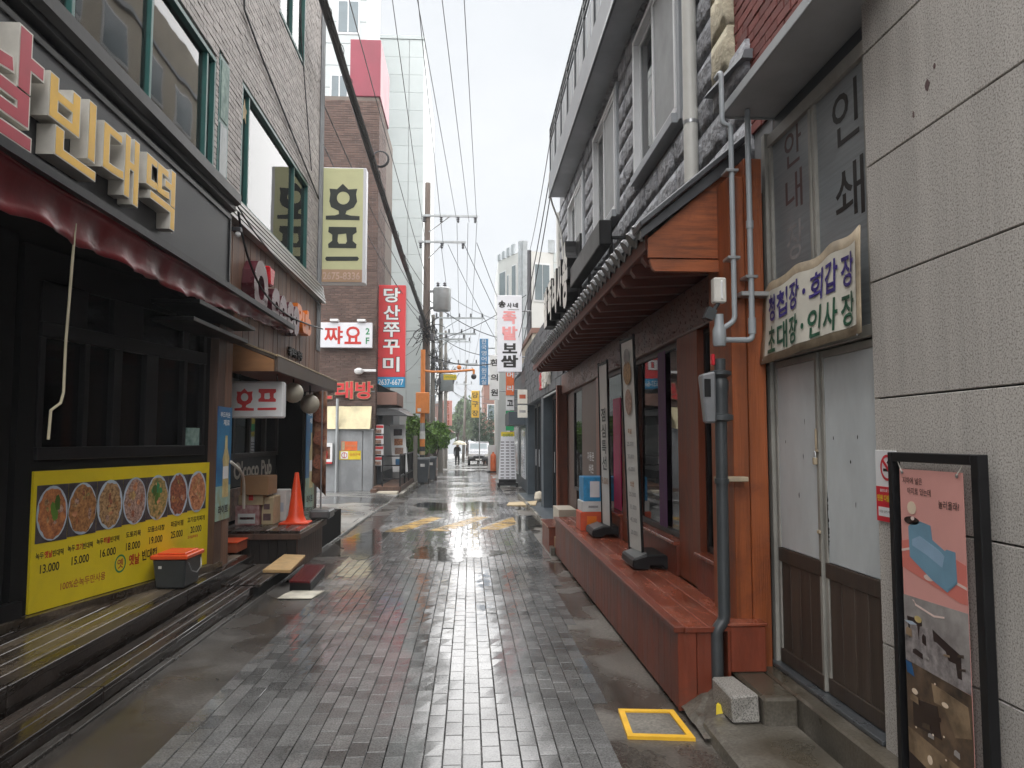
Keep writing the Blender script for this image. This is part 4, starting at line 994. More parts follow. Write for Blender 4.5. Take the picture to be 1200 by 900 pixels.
# zzayo sign
o = thing('wall_sign', 'white sign with red brush letters and 2F on the brown brick wall', 'sign', (-4.15, BY-.1, 4.6))
B('box', 'sign_white', o, (-5.05, -3.28, BY-.25, BY-.1, 4.68, 5.53), bevel=.015)
for s, x, w in (('쨔', -4.58, .62), ('요', -3.93, .56)): writing('lettering', s, (x, BY-.255, 5.1), FY, w, .6, 'ink_red', o, bold=.02)
writing('floor_mark', '2', (-3.44, BY-.255, 5.24), FY, .14, .22, 'ink_green', o, bold=.02); writing('floor_mark', 'F', (-3.44, BY-.255, 4.92), FY, .12, .22, 'ink_green', o, bold=.02)
for x in (-4.55, -3.65): B('sign_lamp', 'white', o, (x-.14, x+.14, BY-.35, BY-.12, 5.56, 5.64), bevel=.01)
o = thing('karaoke_sign', 'red outlined Korean letters mounted on the brown brick wall', 'sign', (-4, BY-.1, 2.95))
for s, x in (('노', -4.92), ('래', -4.22), ('방', -3.55)):
    w_ = put(MB(), glyphs(s, .045, True), (x, BY-.03, 3.26), FY, .62, .62, .06).build('letter', 'card2', o)
    put(MB(), glyphs(s, .022, True), (x, BY-.092, 3.26), FY, .58, .58, .01).build('letter_face', 'sign_red', w_)
B('rail', 'galv_dull', o, (-5.2, -3.2, BY-.05, BY-.02, 3.2, 3.24))
o = thing('floodlight', 'white floodlight on the corner of the brown brick wall', 'lamp', (-3.6, BY-.2, 3.9)); MB().lathe([(.1,-.06),(.16,0),(.16,.08),(.06,.14)], (-3.72, BY-.2, 3.86), 14).build('head', 'white', o, smooth=True); B('arm', 'white', o, (-3.6, -3.15, BY-.22, BY-.14, 3.88, 3.96))
# vertical red sign
o = thing('vertical_sign', 'tall red vertical sign with white Korean letters and blue phone strip', 'sign', (-2.72, 26.8, 3.4))
B('box', 'sign_red', o, (-3.2, -2.24, 26.7, 27.0, 3.76, 6.98), bevel=.01); B('phone_strip', 'sign_blue', o, (-3.2, -2.24, 26.7, 27.0, 3.4, 3.757), bevel=.01)
for i, s in enumerate('당산쭈꾸미'):
    writing('letter_outline', s, (-2.715, 26.692, 6.62-i*.605), FY, .60, .54, 'ink_black', o, bold=.055)
    writing('letter', s, (-2.715, 26.688, 6.62-i*.605), FY, .57, .51, 'white', o, bold=.025)
writing('number', '2637-6677', (-2.72, 26.692, 3.58), FY, .86, .2, 'white', o, bold=.01)
for z in (4.6, 6.5): tubeo('bracket', 'galv_dull', o, [(-3.19, 26.85, z), (-3.25, 26.9, z)], .04)
# towers behind
tw = thing('white_tower', 'tall white panelled building rising behind the red vertical sign', 'building', (-4, 40, -.3))
B('core', 'tower_joint', tw, (-9, -2.53, 40.06, 52, -.4, 23.0), bevel=0)
for r_ in range(24):
    for x0, x1 in ((-7.4, -5.62), (-5.6, -3.3), (-3.27, -2.5)):
        piece('panel', 'tower', tw, x0, x1, 40.0, 40.05, -.4+r_*.975, -.4+r_*.975+.965, c=.003)
B('parapet', 'tower', tw, (-9, -2.48, 39.95, 52, 23.01, 23.2))
B('flank', 'tower', tw, (-2.53, -2.50, 40.06, 52, -.4, 23.0), bevel=0)
t2 = thing('white_block', 'white panelled block with a small window above the brown brick building', 'building', (-6, 33, -.3))
B('core', 'tower_joint', t2, (-12, -4.62, 33.06, 38, -.4, 26), bevel=0)
for r_ in range(26):
    for x0, x1 in ((-8.6, -6.61), (-6.6, -4.6)):
        piece('panel', 'tower', t2, x0, x1, 33.0, 33.05, .0+r_*1.0, .98+r_*1.0, c=.006)
wn = B('window', 'upvc', t2, (-6.15, -5.35, 32.97, 33.02, 15.6, 17.6)); B('pane', 'far_glass', wn, (-6.08, -5.78, 32.955, 32.968, 15.7, 17.5), (-5.72, -5.42, 32.955, 32.968, 15.7, 17.5))
wn = B('window', 'upvc', t2, (-5.9, -4.9, 32.97, 33.02, 19.4, 21.0)); B('pane', 'far_glass', wn, (-5.83, -5.44, 32.955, 32.968, 19.5, 20.9), (-5.38, -4.97, 32.955, 32.968, 19.5, 20.9))
# ================================================================== ANNEX, DECK, BINS
an = thing('annex', 'low eatery annex with brown canopy beside the brick building', 'building', (-3, 29, -.2))
B('wall', 'bld_grey', an, (-4.2, -2.75, 30.5, 36, -.3, 2.9)); B('side_wall', 'dark_wall', an, (-3.19, -3.0, 26.9, 30.5, -.2, 2.6))
MB().hexa([(-3.75,26.4,2.42),(-2.1,26.4,2.42),(-2.1,30,2.5),(-3.75,30,2.5)], [(-3.6,26.5,2.75),(-2.45,26.5,2.6),(-2.4,30,2.7),(-3.6,30,2.9)]).build('canopy', 'black', an)
B('canopy_box', 'bld_brown', an, (-3.5, -2.48, 26.55, 29, 2.78, 3.22), bevel=.02)
MB().hexa([(-3.6,26.6,3.225),(-2.5,26.6,3.225),(-2.5,29,3.225),(-3.6,29,3.225)], [(-3.6,26.6,3.75),(-2.75,26.6,3.3),(-2.75,29,3.3),(-3.6,29,3.75)]).build('canopy_top', 'black_matte', an)
tag(B('menu_wall', 'galv', None, (-3.0, -2.96, 26.5, 29.8, .5, 2.1)), 'grey metal wall hung with small menu boards beside the annex deck', 'wall')
for i in range(4):
    o = plate('menu_plate', ('top red and white menu plate on the annex side wall', 'second menu plate from the top on the annex side wall', 'third menu plate from the top on the annex side wall', 'lowest menu plate on the annex side wall')[i], 'menu board', (-3.15, 26.45, 1.95-.36*i), FY, .46, .3, 'white', t=.02)
    B('header', 'sign_red', o, (-3.37, -2.93, 26.444, 26.449, 1.99-.36*i, 2.08-.36*i), bevel=0); B('picture', 'food4', o, (-3.33, -3.0, 26.444, 26.449, 1.82-.36*i, 1.94-.36*i), bevel=0)
dk2 = thing('eatery_deck', 'small brown timber deck with black railing beside the grey wall', 'deck', (-2.7, 27, -.2))
for k in range(6): piece('deck_board', 'wood_brown', dk2, -3.15+k*.15, -3.006+k*.15, 25.6, 31.5, .02, .05)
B('side', 'wood_dk', dk2, (-2.27, -2.24, 25.6, 31.5, -.25, .05), (-3.15, -2.27, 25.57, 25.6, -.25, .05)); B('front_step', 'bld_beige', dk2, (-2.95, -2.3, 24.9, 25.5, -.2, -.08)); B('front_step', 'wood_dk', dk2, (-3.15, -2.97, 24.9, 25.5, -.2, .0))
B('kerb', 'step_conc', dk2, (-2.22, -2.08, 24.6, 31.5, -.27, -.1))
rl = thing('railing', 'black metal railing round the small brown eatery deck', 'railing', (-2.5, 27, .05))
for x, y in ((-2.86, 25.7), (-2.28, 25.7), (-2.28, 27.5), (-2.28, 29.3), (-2.28, 31.2)): piece('post', 'black', rl, x-.025, x+.025, y-.025, y+.025, .05, 1.06)
for z in (.28, .72, 1.03): piece('rail', 'black', rl, -2.84, -2.3, 25.68, 25.72, z, z+.045)
piece('rail', 'black', rl, -2.31, -2.25, 25.7, 31.2, 1.065, 1.11); piece('rail', 'black', rl, -2.295, -2.265, 25.73, 31.2, .34, .38)
B('railing_cloth', 'black_matte', rl, (-2.30, -2.295, 25.75, 31.1, .42, 1.06))
for k in range(14): piece('baluster', 'black', rl, -2.29, -2.27, 25.95+k*.38, 25.97+k*.38, .05, .34)
xb = thing('menu_banner', 'white standing banner with menu pictures on the eatery deck', 'banner', (-2.6, 27.9, .05))
MB().hexa([(-2.72,27.7,.45),(-2.18,27.7,.45),(-2.18,27.72,.45),(-2.72,27.72,.45)], [(-2.86,28,2.12),(-2.34,28,2.14),(-2.34,28.02,2.14),(-2.86,28.02,2.12)]).build('cloth', 'white', xb)
for zc, m in ((1.85, 'photo_dark'), (1.50, 'food7'), (1.18, 'food4'), (.78, 'beer_blue')):
    f = (zc-.45)/1.68; panel(MB(), (-2.45-.15*f, 27.68+.3*f, zc), FY, .3, .25, .004).build('picture', m, xb)
tubeo('leg', 'black', xb, [(-2.5, 27.9, .06), (-2.5, 28.04, 2.1)], .012, 6)
tag(B('timber_post', 'concrete_pole', None, (-2.28, -2.12, 31.6, 31.76, -.25, 1.75), bevel=.01), 'weathered grey post at the end of the black railing', 'post')
def wbin(label, x, y, s=1):
    b = thing('wheelie_bin', label, 'bin', (x, y, g(y)), 'grey wheeled bins beside the orange pole'); z = g(y)
    MB().hexa([(x-.2*s,y-.2,z+.06),(x+.2*s,y-.2,z+.06),(x+.2*s,y+.25,z+.06),(x-.2*s,y+.25,z+.06)], [(x-.27*s,y-.3,z+1.0),(x+.27*s,y-.3,z+1.0),(x+.27*s,y+.32,z+1.0),(x-.27*s,y+.32,z+1.0)]).build('body', 'bin', b, bevel=.02)
    MB().hexa([(x-.30*s,y-.33,z+1.0),(x+.30*s,y-.33,z+1.0),(x+.30*s,y+.36,z+1.0),(x-.30*s,y+.36,z+1.0)], [(x-.27*s,y-.28,z+1.08),(x+.27*s,y-.28,z+1.08),(x+.27*s,y+.36,z+1.1),(x-.27*s,y+.36,z+1.1)]).build('lid', 'bin', b, bevel=.02)
    B('sticker', 'sticker', b, (x-.09, x+.09, y-.29, y-.275, z+.72, z+.84), bevel=0)
    for sx in (-1, 1):
        w = MB(); disc(w, (x+sx*.2, y+.28, z+.1), ((0, 1, 0), (0, 0, 1)), .1, .1, .05, 14); w.build('wheel', 'rubber', b)
wbin('grey wheeled bin standing nearest the street beside the railing', -1.93, 32.4); wbin('dark grey wheeled bin half hidden behind the nearer bin', -2.42, 33.3, 1.0); 
wbin('grey wheeled bin farther along behind the orange pole', -1.72, 35.0, .9)

# foliage ------------------------------------------------------------------
def foliage(blobs, n, size, seed):
    r = random.Random(seed); mb = MB(); vol = [b[3]*b[4]*b[5] for b in blobs]; tot = sum(vol)
    for b, v in zip(blobs, vol):
        for _ in range(int(n*v/tot)):
            while True:
                p = [r.uniform(-1, 1) for _ in range(3)]; d = math.sqrt(sum(q*q for q in p))
                if d <= 1: break
            if r.random() < .5 and d > .01: p = [q/d*(.75+.3*r.random()) for q in p]
            c = Vector((b[0]+p[0]*b[3], b[1]+p[1]*b[4], b[2]+p[2]*b[5]))
            a = Vector((r.gauss(0, 1), r.gauss(0, 1), r.gauss(0, .6))).normalized(); u = a.orthogonal().normalized(); u.rotate(Matrix.Rotation(r.random()*6.28, 3, a))
            w = a.cross(u); s = size*(.6+.8*r.random())
            mb.add([c-w*s, c+u*s*.45+a*s*.1, c+w*s, c-u*s*.45+a*s*.1], [(0, 1, 2, 3)])
    return mb
def tree(name, label, x, y, h, blobs, n, size, m, seed, trunk_r=.08, cat='tree', group=None):
    t = thing(name, label, cat, (x, y, g(y)), group)
    top = g(y)+h
    mb = MB().tube([(x, y, g(y)-.05), (x+.04, y, g(y)+h*.45), (x-.03, y+.05, top*.8)], [trunk_r, trunk_r*.7, trunk_r*.3], 8)
    r = random.Random(seed)
    for b in blobs[:7]: mb.tube([(x+.03, y, g(y)+h*.35), ((x+b[0])/2, (y+b[1])/2, (g(y)+h*.4+b[2])/2), (b[0], b[1], b[2])], [trunk_r*.5, trunk_r*.35, trunk_r*.15], 6)
    mb.build('trunk', 'bark', t); foliage(blobs, n, size, seed).build('crown', m, t)
    return t
tree('street_tree', 'leafy bright green small tree behind the bins and the white banner', -2.65, 34.2, 2.4, [(-2.75,34.0,1.95,.55,.5,.6),(-2.3,34.1,1.75,.5,.5,.6),(-3.1,34.2,1.6,.4,.5,.55),(-1.95,34.3,1.9,.38,.4,.55),(-2.5,34.1,2.35,.35,.4,.35),(-2.2,33.9,1.25,.5,.4,.4)], 3000, .095, 'leaf', 3)
tree('street_tree', 'leafy green small tree to the right of the orange pole', -1.62, 36.5, 2.3, [(-1.55,36.5,1.85,.45,.4,.6),(-1.3,36.4,1.6,.4,.4,.45),(-1.8,36.6,1.45,.4,.4,.5),(-1.2,36.6,2.0,.28,.3,.35)], 1700, .095, 'leaf', 4)

# orange camera pole ---------------------------------------------------------
op = thing('camera_pole', 'orange street camera pole with a box and a long arm over the street', 'pole', (-2.0, 33.0, g(33)))
tubeo('lower_pole', 'gas_dark', op, [(-2.0,33,g(33)), (-2.0,33,1.3)], .115, 12); tubeo('pole', 'orange_pole', op, [(-2.0,33,2.2), (-2.0,33,5.45)], .10, 12)
tubeo('band', 'sticker', op, [(-2.0,33,1.62), (-2.0,33,1.95)], .117, 12); tubeo('band', 'orange_pole', op, [(-2.0,33,1.3), (-2.0,33,1.62)], .112, 12); tubeo('band', 'card2', op, [(-2.0,33,.95), (-2.0,33,1.1)], .118, 12); tubeo('upper_sleeve', 'galv', op, [(-2.0,33,1.95),(-2.0,33,2.3)], .105, 12)
B('cabinet', 'orange_pole', op, (-2.28, -1.70, 32.72, 32.9, 2.7, 3.6), bevel=.03); B('cabinet_label', 'sticker', op, (-2.2, -2.05, 32.71, 32.719, 2.78, 2.92), bevel=0)
tubeo('arm', 'orange_pole', op, [(-2.0,33,4.55), (-1.6,33,4.5), (-.6,33,4.52), (.2,33,4.6)], .05, 10)
B('camera_sign', 'yellow_sign', op, (-1.12, -.56, 32.95, 32.98, 4.15, 4.38)); writing('lettering', 'CCTV 작동중', (-.84, 32.945, 4.27), FY, .46, .1, 'ink_green', op)
for x in (-1.05, -.63): tubeo('hanger', 'galv', op, [(x, 32.97, 4.38), (x, 33, 4.5)], .01, 6)
MB().ball((.18, 33, 4.3), .12, 12).build('camera_dome', 'cctv', op, smooth=True); tubeo('camera_stem', 'orange_pole', op, [(.18, 33, 4.4), (.18, 33, 4.6)], .05)
MB().ball((-.45, 33, 4.7), .10, 12).build('camera_dome', 'orange_pole', op, smooth=True)

# utility poles ---------------------------------------------------------------
def insulator(mb, x, y, z, s=1, down=False):
    d = -1 if down else 1
    mb.lathe([(.02*s, 0), (.06*s, .03*d), (.03*s, .07*d), (.06*s, .11*d), (.03*s, .15*d), (.055*s, .2*d), (.02*s, .26*d)], (x, y, z), 8)
def upole(label, x, y, top, r, m, arms=(), trans=None, lean=0):
    z0 = g(y); p = thing('utility_pole', label, 'utility pole', (x, y, z0), 'utility poles along the left side of the street')
    MB().tube([(x, y, z0-.2), (x+lean, y, top)], [r, r*.6], 14).build('shaft', m, p, smooth=True)
    for z, a0, a1, dn in arms:
        ar = B('crossarm', 'galv', p, (a0, a1, y-.18, y-.1, z-.05, z+.05))
        n = max(3, int((a1-a0)/.55)); 
        for k in range(n):
            xx = a0+.12+(a1-a0-.24)*k/(n-1); mb = MB(); insulator(mb, xx, y-.14, z+(-.05 if dn else .05), 1.3, dn); mb.build('insulator', 'insul', ar, smooth=True)
        tubeo('brace', 'galv', ar, [(x+.1, y-.12, z-.75), (x+(a1-x)*.45, y-.12, z-.02)], .025, 6)
    if trans:
        tx, tz, tr, th = trans; t = MB().lathe([(tr*.9,0),(tr,.05),(tr,th-.05),(tr*.85,th)], (tx, y-.15, tz), 16).build('transformer', 'galv', p, smooth=True)
        for dx in (-.18, .12):
            mb = MB(); insulator(mb, tx+dx, y-.15, tz+th, 1.5); mb.build('bushing', 'insul', t, smooth=True)
        B('bracket', 'galv_dull', t, (min(x, tx), max(x, tx), y-.1, y, tz+.1, tz+.2), (min(x, tx), max(x, tx), y-.1, y, tz+th-.2, tz+th-.1))
    for k in range(6):
        piece('step_bolt', 'galv_dull', p, x-r-.12 if k % 2 else x+r*.8, x-r*.8 if k % 2 else x+r+.12, y-.015, y+.015, z0+2.2+k*.8, z0+2.23+k*.8)
    return p
upole('tall brown utility pole with crossarms right of the white tower', -1.96, 34.4, 13.25, .21, 'pole_brown', ((11.7, -2.2, .35, True), (10.5, -2.35, -.2, True)), (-1.25, 7.35, .40, 1.05), lean=.03)
upole('grey utility pole close behind the tall brown pole', -2.05, 43, 8.6, .16, 'concrete_pole', ((7.2, -2.4, -.2, False),))
upole('grey utility pole with several crossarms behind the transformer', -1.8, 48, 11.0, .17, 'concrete_pole', ((9.2, -2.2, .9, False), (8.2, -2.2, .4, False)), (-1.4, 4.6, .42, 1.1))
upole('thin grey utility pole third from the tall brown pole', -1.72, 55, 9.4, .16, 'concrete_pole', ((8.6, -2.4, .1, False), (7.0, -2.2, 0.6, False)))
upole('slender far utility pole standing where the street narrows', -.62, 78, 9.6, .16, 'concrete_pole', ((8.6, -1.6, .4, False), (7.2, -1.4, .3, False)), lean=.3)
upole('dark utility pole above the right-hand roofs', 2.35, 30, 9.1, .13, 'insul', ())

# overhead lines ----------------------------------------------------------------
cb = thing('cable_bundle', 'thick black bundle of cables sweeping from the top left to the tall pole', 'cable', (-2.0, 34, 6.9))
A0, A1 = Vector((-2.78, 3.5, 10.6)), Vector((-2.0, 34.2, 6.8)); rr = random.Random(2)
for k in range(7):
    ph = k*.9; pts = []
    for i in range(61):
        f = i/60; p = A0.lerp(A1, f); p.z -= .35*4*f*(1-f); a = ph + f*14
        pts.append(p + Vector((math.cos(a)*.055, 0, math.sin(a)*.06)))
    tubeo('strand', 'wire', cb, pts, .024 if k else .04, 6)
for k in range(26):
    f = .12+.85*k/26; p = A0.lerp(A1, f); p.z -= .35*4*f*(1-f)
    a0 = rr.random()*6; rad = .07+.05*rr.random()
    tubeo('tie_loop', 'wire', cb, [p + Vector((math.cos(a0+q*.7)*rad*.6+.03, math.sin(q*.7)*.05, math.sin(a0+q*.7)*rad)) for q in range(9)], .008, 5)
o = thing('cable_coil', 'round coil of spare black cable hanging against the brown brick wall', 'cable', (-2.65, 22, 9.6))
for k in range(3): tubeo('loop', 'wire', o, [(-2.62+(.22+.015*k)*math.cos(q*.3142), 22+.02*k, 9.75+(.22+.012*k)*math.sin(q*.3142)) for q in range(21)], .018, 6)
WG = {'front': 'thin wire running from the tall pole crossarms overhead toward the viewer', 'left': 'thin wire slung from the tall brown pole to the brick buildings', 'down': 'thin wire running on down the street between the utility poles', 'cross': 'wire crossing from the left poles to the right-hand roofs', 'slab': 'thin wire leaving the end of the concrete roof slab'}
i = 0
def wire(a, b, s, r=.012, k=None):
    if k is None: k = 'slab' if a[0] > 1.5 else 'cross' if b[0] > 1.5 else 'left' if b[1] < 30 else 'down'
    o = tubeo('overhead_wire', 'wire', None, sag(a, b, s), r, 5)
    tag(o, WG[k], 'wire', 'overhead wires: ' + k); return o
for (x0, xa, z0) in ((-.05, -.7, 11.45), (.3, -.165, 11.45), (-.6, -1.3, 11.45), (-2.0, -1.9, 10.3), (-1.2, -1.28, 10.3)):
    # from the crossarm toward the viewer, passing high over the street
    P1 = Vector((x0, 34.3, z0)); P2 = Vector((xa, 18, 12.24 if z0 > 11 else 12.2)); d = (P2-P1)/(34.3-18)
    wire(P1, P1 + d*36, .0, .011, 'front')
wire((-2.0,34.2,7.4), (-2.9,14.9,8.2), .3, .012); wire((-2.0,34.2,7.0), (-2.9,14.95,7.4), .5, .012); wire((-2.0,34.2,8.4), (-3.1,26.2,9.5), .15, .012)
wire((-2.0,34.2,9.0), (-2.9,3,12.4), .3, .012); wire((-2.0,34.2,6.4), (-3.2,26.3,5.5), .4, .010); wire((-2.0,34.2,6.1), (-3.2,26.3,4.4), .4, .010)
wire((-2.0,34.2,5.6), (-3.0,27,4.0), .5, .010); wire((-1.9,34.2,6.6), (-3.5,26.1,9.0), .5, .010)
wire((.3,34.3,11.4), (-.2,78,8.5), .9); wire((-.1,34.3,11.4), (-.5,78,8.5), .9); wire((-.6,34.3,11.4), (-.9,78,8.4), .9)
wire((-1.3,34.3,10.3), (-1.0,55,8.6), .4); wire((-1.9,34.3,8.0), (-1.8,55,7.0), .4); wire((-1.9,34.3,7.4), (-1.8,55,6.4), .5); wire((-1.9,34.3,6.9), (-1.75,48,6.2), .3)
wire((-1.9,34.3,7.9), (2.4,38,6.5), .4, .02); wire((-1.9,34.3,5.4), (2.3,33,5.3), .5, .025); wire((-1.8,34.3,6.0), (2.3,31,7.5), .3, .015); wire((-1.8,48,8.0), (2.4,44,6.5), .5, .02)
wire((.3,34.3,10.5), (2.9,41,6.0), .2, .015); wire((-.3,34.3,10.5), (2.9,41,5.6), .2, .015); wire((-1.0,34.3,10.4), (2.5,41,5.2), .3, .012); wire((-1.4,34.3,8.4), (2.3,40,7.7), .3, .012)
wire((-1.8,48,9.2), (-.5,78,8.5), .5); wire((.8,48,9.2), (0,78,8.5), .5); wire((-1.75,55,7.0), (-.6,78,6.6), .5); wire((-1.75,55,6.2), (-.6,78,5.8), .5, .02); wire((-.6,78,7.2), (2.2,66,5.0), .4, .02)
wire((1.68,15,7.4), (1.75,30,5.0), .4, .012); wire((1.72,15,7.2), (1.8,30,4.2), .4, .012); wire((1.68,15.4,8.0), (2.35,30,9.0), .2, .010)
wire((-1.9,43,6.6), (-1.7,55,6.2), .5, .03); wire((-2.0,34.4,6.6), (-2.0,43,6.3), .5, .035); wire((-1.7,55,5.4), (2.2,62,4.6), .5, .02)
def tangle(label, x, y, z, n, s, seed):
    t = thing('cable_tangle', label, 'cable', (x, y, z), 'tangled cables on the utility poles'); r = random.Random(seed)
    for k in range(n):
        p = [Vector((x+r.gauss(0, s), y-.2+r.gauss(0, .1), z+r.gauss(0, s*1.6))) for _ in range(4)]
        tubeo('loop', 'wire', t, bez(*p, 10), .016, 5)
    for k in range(3):
        a, b = x+r.gauss(0, s), z+r.gauss(0, s)
        B('splice_box', 'insul', t, (a-.08, a+.08, y-.35, y-.2, b-.16, b+.16), bevel=.02)
tangle('tangled cables and dark splice boxes on the tall brown pole below its transformer', -1.9, 34.2, 6.3, 26, .35, 1)
tangle('tangled cables on the pole behind the orange camera arm', -1.75, 48, 5.2, 24, .4, 2)
tangle('tangled cables on the grey pole close behind the tall brown pole', -2.0, 43, 6.0, 20, .35, 3)
tangle('tangled cables halfway up the third pole from the tall brown pole', -1.7, 55, 6.5, 20, .4, 4)

# ================================================================== FAR END OF THE STREET
def house(name, label, x0, x1, y0, y1, h, m, wins=(), roof=None, cat='building', sidewin=()):
    z = g(y0)-.2; o = thing(name, label, cat, ((x0+x1)/2, (y0+y1)/2, z)); B('wall', m, o, (x0, x1, y0, y1, z, h), bevel=0)
    B('parapet', roof or 'bld_slate', o, (x0-.06, x1+.06, y0-.06, y1+.06, h, h+.18))
    for a, b, c, d in wins:
        w = B('window', 'upvc', o, (a, b, y0-.04, y0+.02, c, d)); B('pane', 'far_glass', w, (a+.06, b-.06, y0-.05, y0-.041, c+.06, d-.06), bevel=0)
    for a, b, c, d, s in sidewin:
        X = x1 if s > 0 else x0
        w = B('window', 'upvc', o, (X-.02, X+.04, a, b, c, d) if s > 0 else (X-.04, X+.02, a, b, c, d)); B('pane', 'far_glass', w, (X+.041, X+.05, a+.06, b-.06, c+.06, d-.06) if s > 0 else (X-.05, X-.041, a+.06, b-.06, c+.06, d-.06), bevel=0)
    return o
house('far_shop', 'pinkish plaster shop house on the left beyond the wheeled bins', -5, -2.05, 56, 66, 4.2, 'bld_pink', ((-3.3,-2.4,1.8,3.2),), sidewin=((57,59,.3,2.2,1),(60,62,.2,2.3,1),(63,65,1.0,2.4,1)))
house('far_shop', 'grey low shop with awnings at the far left of the street', -6, -2.5, 67, 82, 4.0, 'bld_grey', (), sidewin=((68,71,.1,2.1,1),(73,76,.1,2.1,1),(77,80,.1,2.1,1)))
house('far_house', 'pale grey house rising above the far left shops', -7, -2.6, 84, 96, 9.0, 'bld_light', ((-4.6,-3.6,5,6.5),(-3.4,-2.9,5,6.5),(-4.6,-3.6,7,8.3)))
o = thing('shop_awning', 'small white awning over a far left shop', 'awning', (-2.0, 69, 2.6)); MB().hexa([(-2.5,67,2.6),(-1.3,67,2.2),(-1.3,73,2.2),(-2.5,73,2.6)], [(-2.5,67,2.75),(-1.3,67,2.26),(-1.3,73,2.26),(-2.5,73,2.75)]).build('cover', 'white', o); tubeo('support', 'galv', o, [(-1.35,70,2.2),(-2.5,70,1.9)], .03)
o = thing('shop_awning', 'dark awning over the pinkish plaster shop house', 'awning', (-1.8, 60, 2.6)); MB().hexa([(-2.05,57,2.45),(-1.3,57,2.15),(-1.3,65,2.15),(-2.05,65,2.45)], [(-2.05,57,2.75),(-1.3,57,2.25),(-1.3,65,2.25),(-2.05,65,2.75)]).build('cover', 'bld_brown', o); tubeo('support', 'galv', o, [(-1.35,60,2.15),(-2.05,60,1.9)], .03)
def vsign(label, x0, x1, y, z0, z1, m, txt, tm, bm_='galv_dull', d=.2, rows=None, bold=.02, side=1):
    s = thing('vertical_sign', label, 'sign', ((x0+x1)/2, y, z0)); B('box', m, s, (x0, x1, y, y+d, z0, z1), bevel=.01)
    n = len(txt); st = (z1-z0)/max(n, 1); w = x1-x0
    for k, ch in enumerate(txt):
        if ch != ' ': writing('letter', ch, ((x0+x1)/2, y-.006, z1-st*(k+.5)), FY, min(w*.78, st*.85), min(w*.78, st*.85)*.95, tm, s, bold=bold)
    bx = x1 if side > 0 else x0
    for f in (.2, .8): tubeo('bracket', 'galv_dull', s, [(bx-.02*side, y+d/2, z0+(z1-z0)*f), (bx+.35*side, y+d/2, z0+(z1-z0)*f)], .035, 6)
    return s
vsign('pale pink vertical sign on the far left shop house', -2.05, -1.25, 55.5, 2.6, 4.4, 'poster_pink', '중고서점', 'ink_redbrown', side=-1)
# right far buildings
cB = Vector((2.76, 40, 0)); lA = Vector((1.6, 42.6, 0)); rA = Vector((6.0, 41.0, 0)); bk_ = rA + (lA-cB)*3; bl_ = lA + (rA-cB)*0 + (lA-cB)*2
cr = thing('castle_block', 'light grey four-storey block with notched parapet above the right roofs', 'building', (2.8, 41, -.3))
MB().prism_z([(lA.x,lA.y),(cB.x,cB.y),(rA.x,rA.y),(rA.x-1,rA.y+6),(lA.x,lA.y+6)], -.4, 11.6).build('wall', 'bld_light', cr)
def along(P, Q, t0, t1, z0, z1, out, dep):
    d = (Q-P).normalized(); n = Vector((d.y, -d.x, 0))*out
    lo = [P+d*t0+n*-.05, P+d*t1+n*-.05, P+d*t1+n*dep, P+d*t0+n*dep]
    return [(p.x, p.y, z0) for p in lo], [(p.x, p.y, z1) for p in lo]
MB().hexa(*along(lA, cB, 2.62, 2.86, -.4, 12.1, 1, .12)).build('pier', 'bld_slate', cr)
MB().hexa(*along(cB, rA, -.01, .25, -.4, 12.1, 1, .12)).build('pier', 'bld_slate', cr)
for t in (.0, .55, 1.1, 1.65): MB().hexa(*along(lA, cB, t, t+.32, 11.6, 11.95+t*.12, 1, .06)).build('merlon', 'bld_slate', cr)
MB().hexa(*along(cB, rA, 1.5, 1.85, 11.6, 12.3, 1, .06)).build('merlon', 'bld_slate', cr)
for t0, t1, z0, z1 in ((.2, .95, 9.0, 10.9), (1.15, 1.35, 9.2, 10.6), (1.7, 2.2, 9.2, 11.0), (.3, .55, 6.6, 7.9), (1.0, 1.3, 6.6, 7.9), (1.7, 2.1, 6.8, 8.0)):
    w = MB().hexa(*along(lA, cB, t0, t1, z0, z1, 1, .04)).build('window', 'upvc', cr); MB().hexa(*along(lA, cB, t0+.05, t1-.05, z0+.06, z1-.06, 1, .06)).build('pane', 'far_glass', w)
w = MB().hexa(*along(cB, rA, .65, 1.6, 8.9, 11.0, 1, .04)).build('window', 'upvc', cr); MB().hexa(*along(cB, rA, .72, 1.12, 9.0, 10.9, 1, .06)).build('pane', 'far_glass', w); MB().hexa(*along(cB, rA, 1.16, 1.53, 9.0, 10.9, 1, .06)).build('pane', 'far_glass', w)
for k in range(9): MB().hexa(*along(cB, rA, 1.8, 3.3, 6.3+k*.6, 6.84+k*.6, 1, .03)).build('panel', 'tower', cr)
house('beige_block', 'beige plaster block behind the hanging signs on the right', 1.95, 5, 48, 60, 6.6, 'bld_beige', ((2.3,3.0,3.6,5.2),), sidewin=((49,51,3.4,5.0,-1),(53,56,3.4,5.0,-1)))
house('brick_block', 'reddish brown brick block behind the parked van', 1.3, 5, 70, 82, 6.6, 'bld_brown', ((1.6,2.4,3.4,4.8),(2.8,3.6,3.4,4.8)), roof='bld_beige')
house('grey_block', 'dim grey block closing the far right of the street', 1.6, 7, 88, 100, 10, 'bld_grey', ((2.2,3.2,6,7.6),(3.8,4.8,6,7.6),(2.2,3.2,3,4.6)))
house('roof_house', 'low house with a brown roof edge behind the dark tiled shop', 2.2, 5, 26.5, 34, 5.3, 'bld_beige', ((2.35,2.75,4.3,5.0),), roof='bld_brown')
house('white_kiosk', 'white boxy entrance canopy block on the right beyond the menu board', 2.05, 4, 40, 44, 2.9, 'white', ())
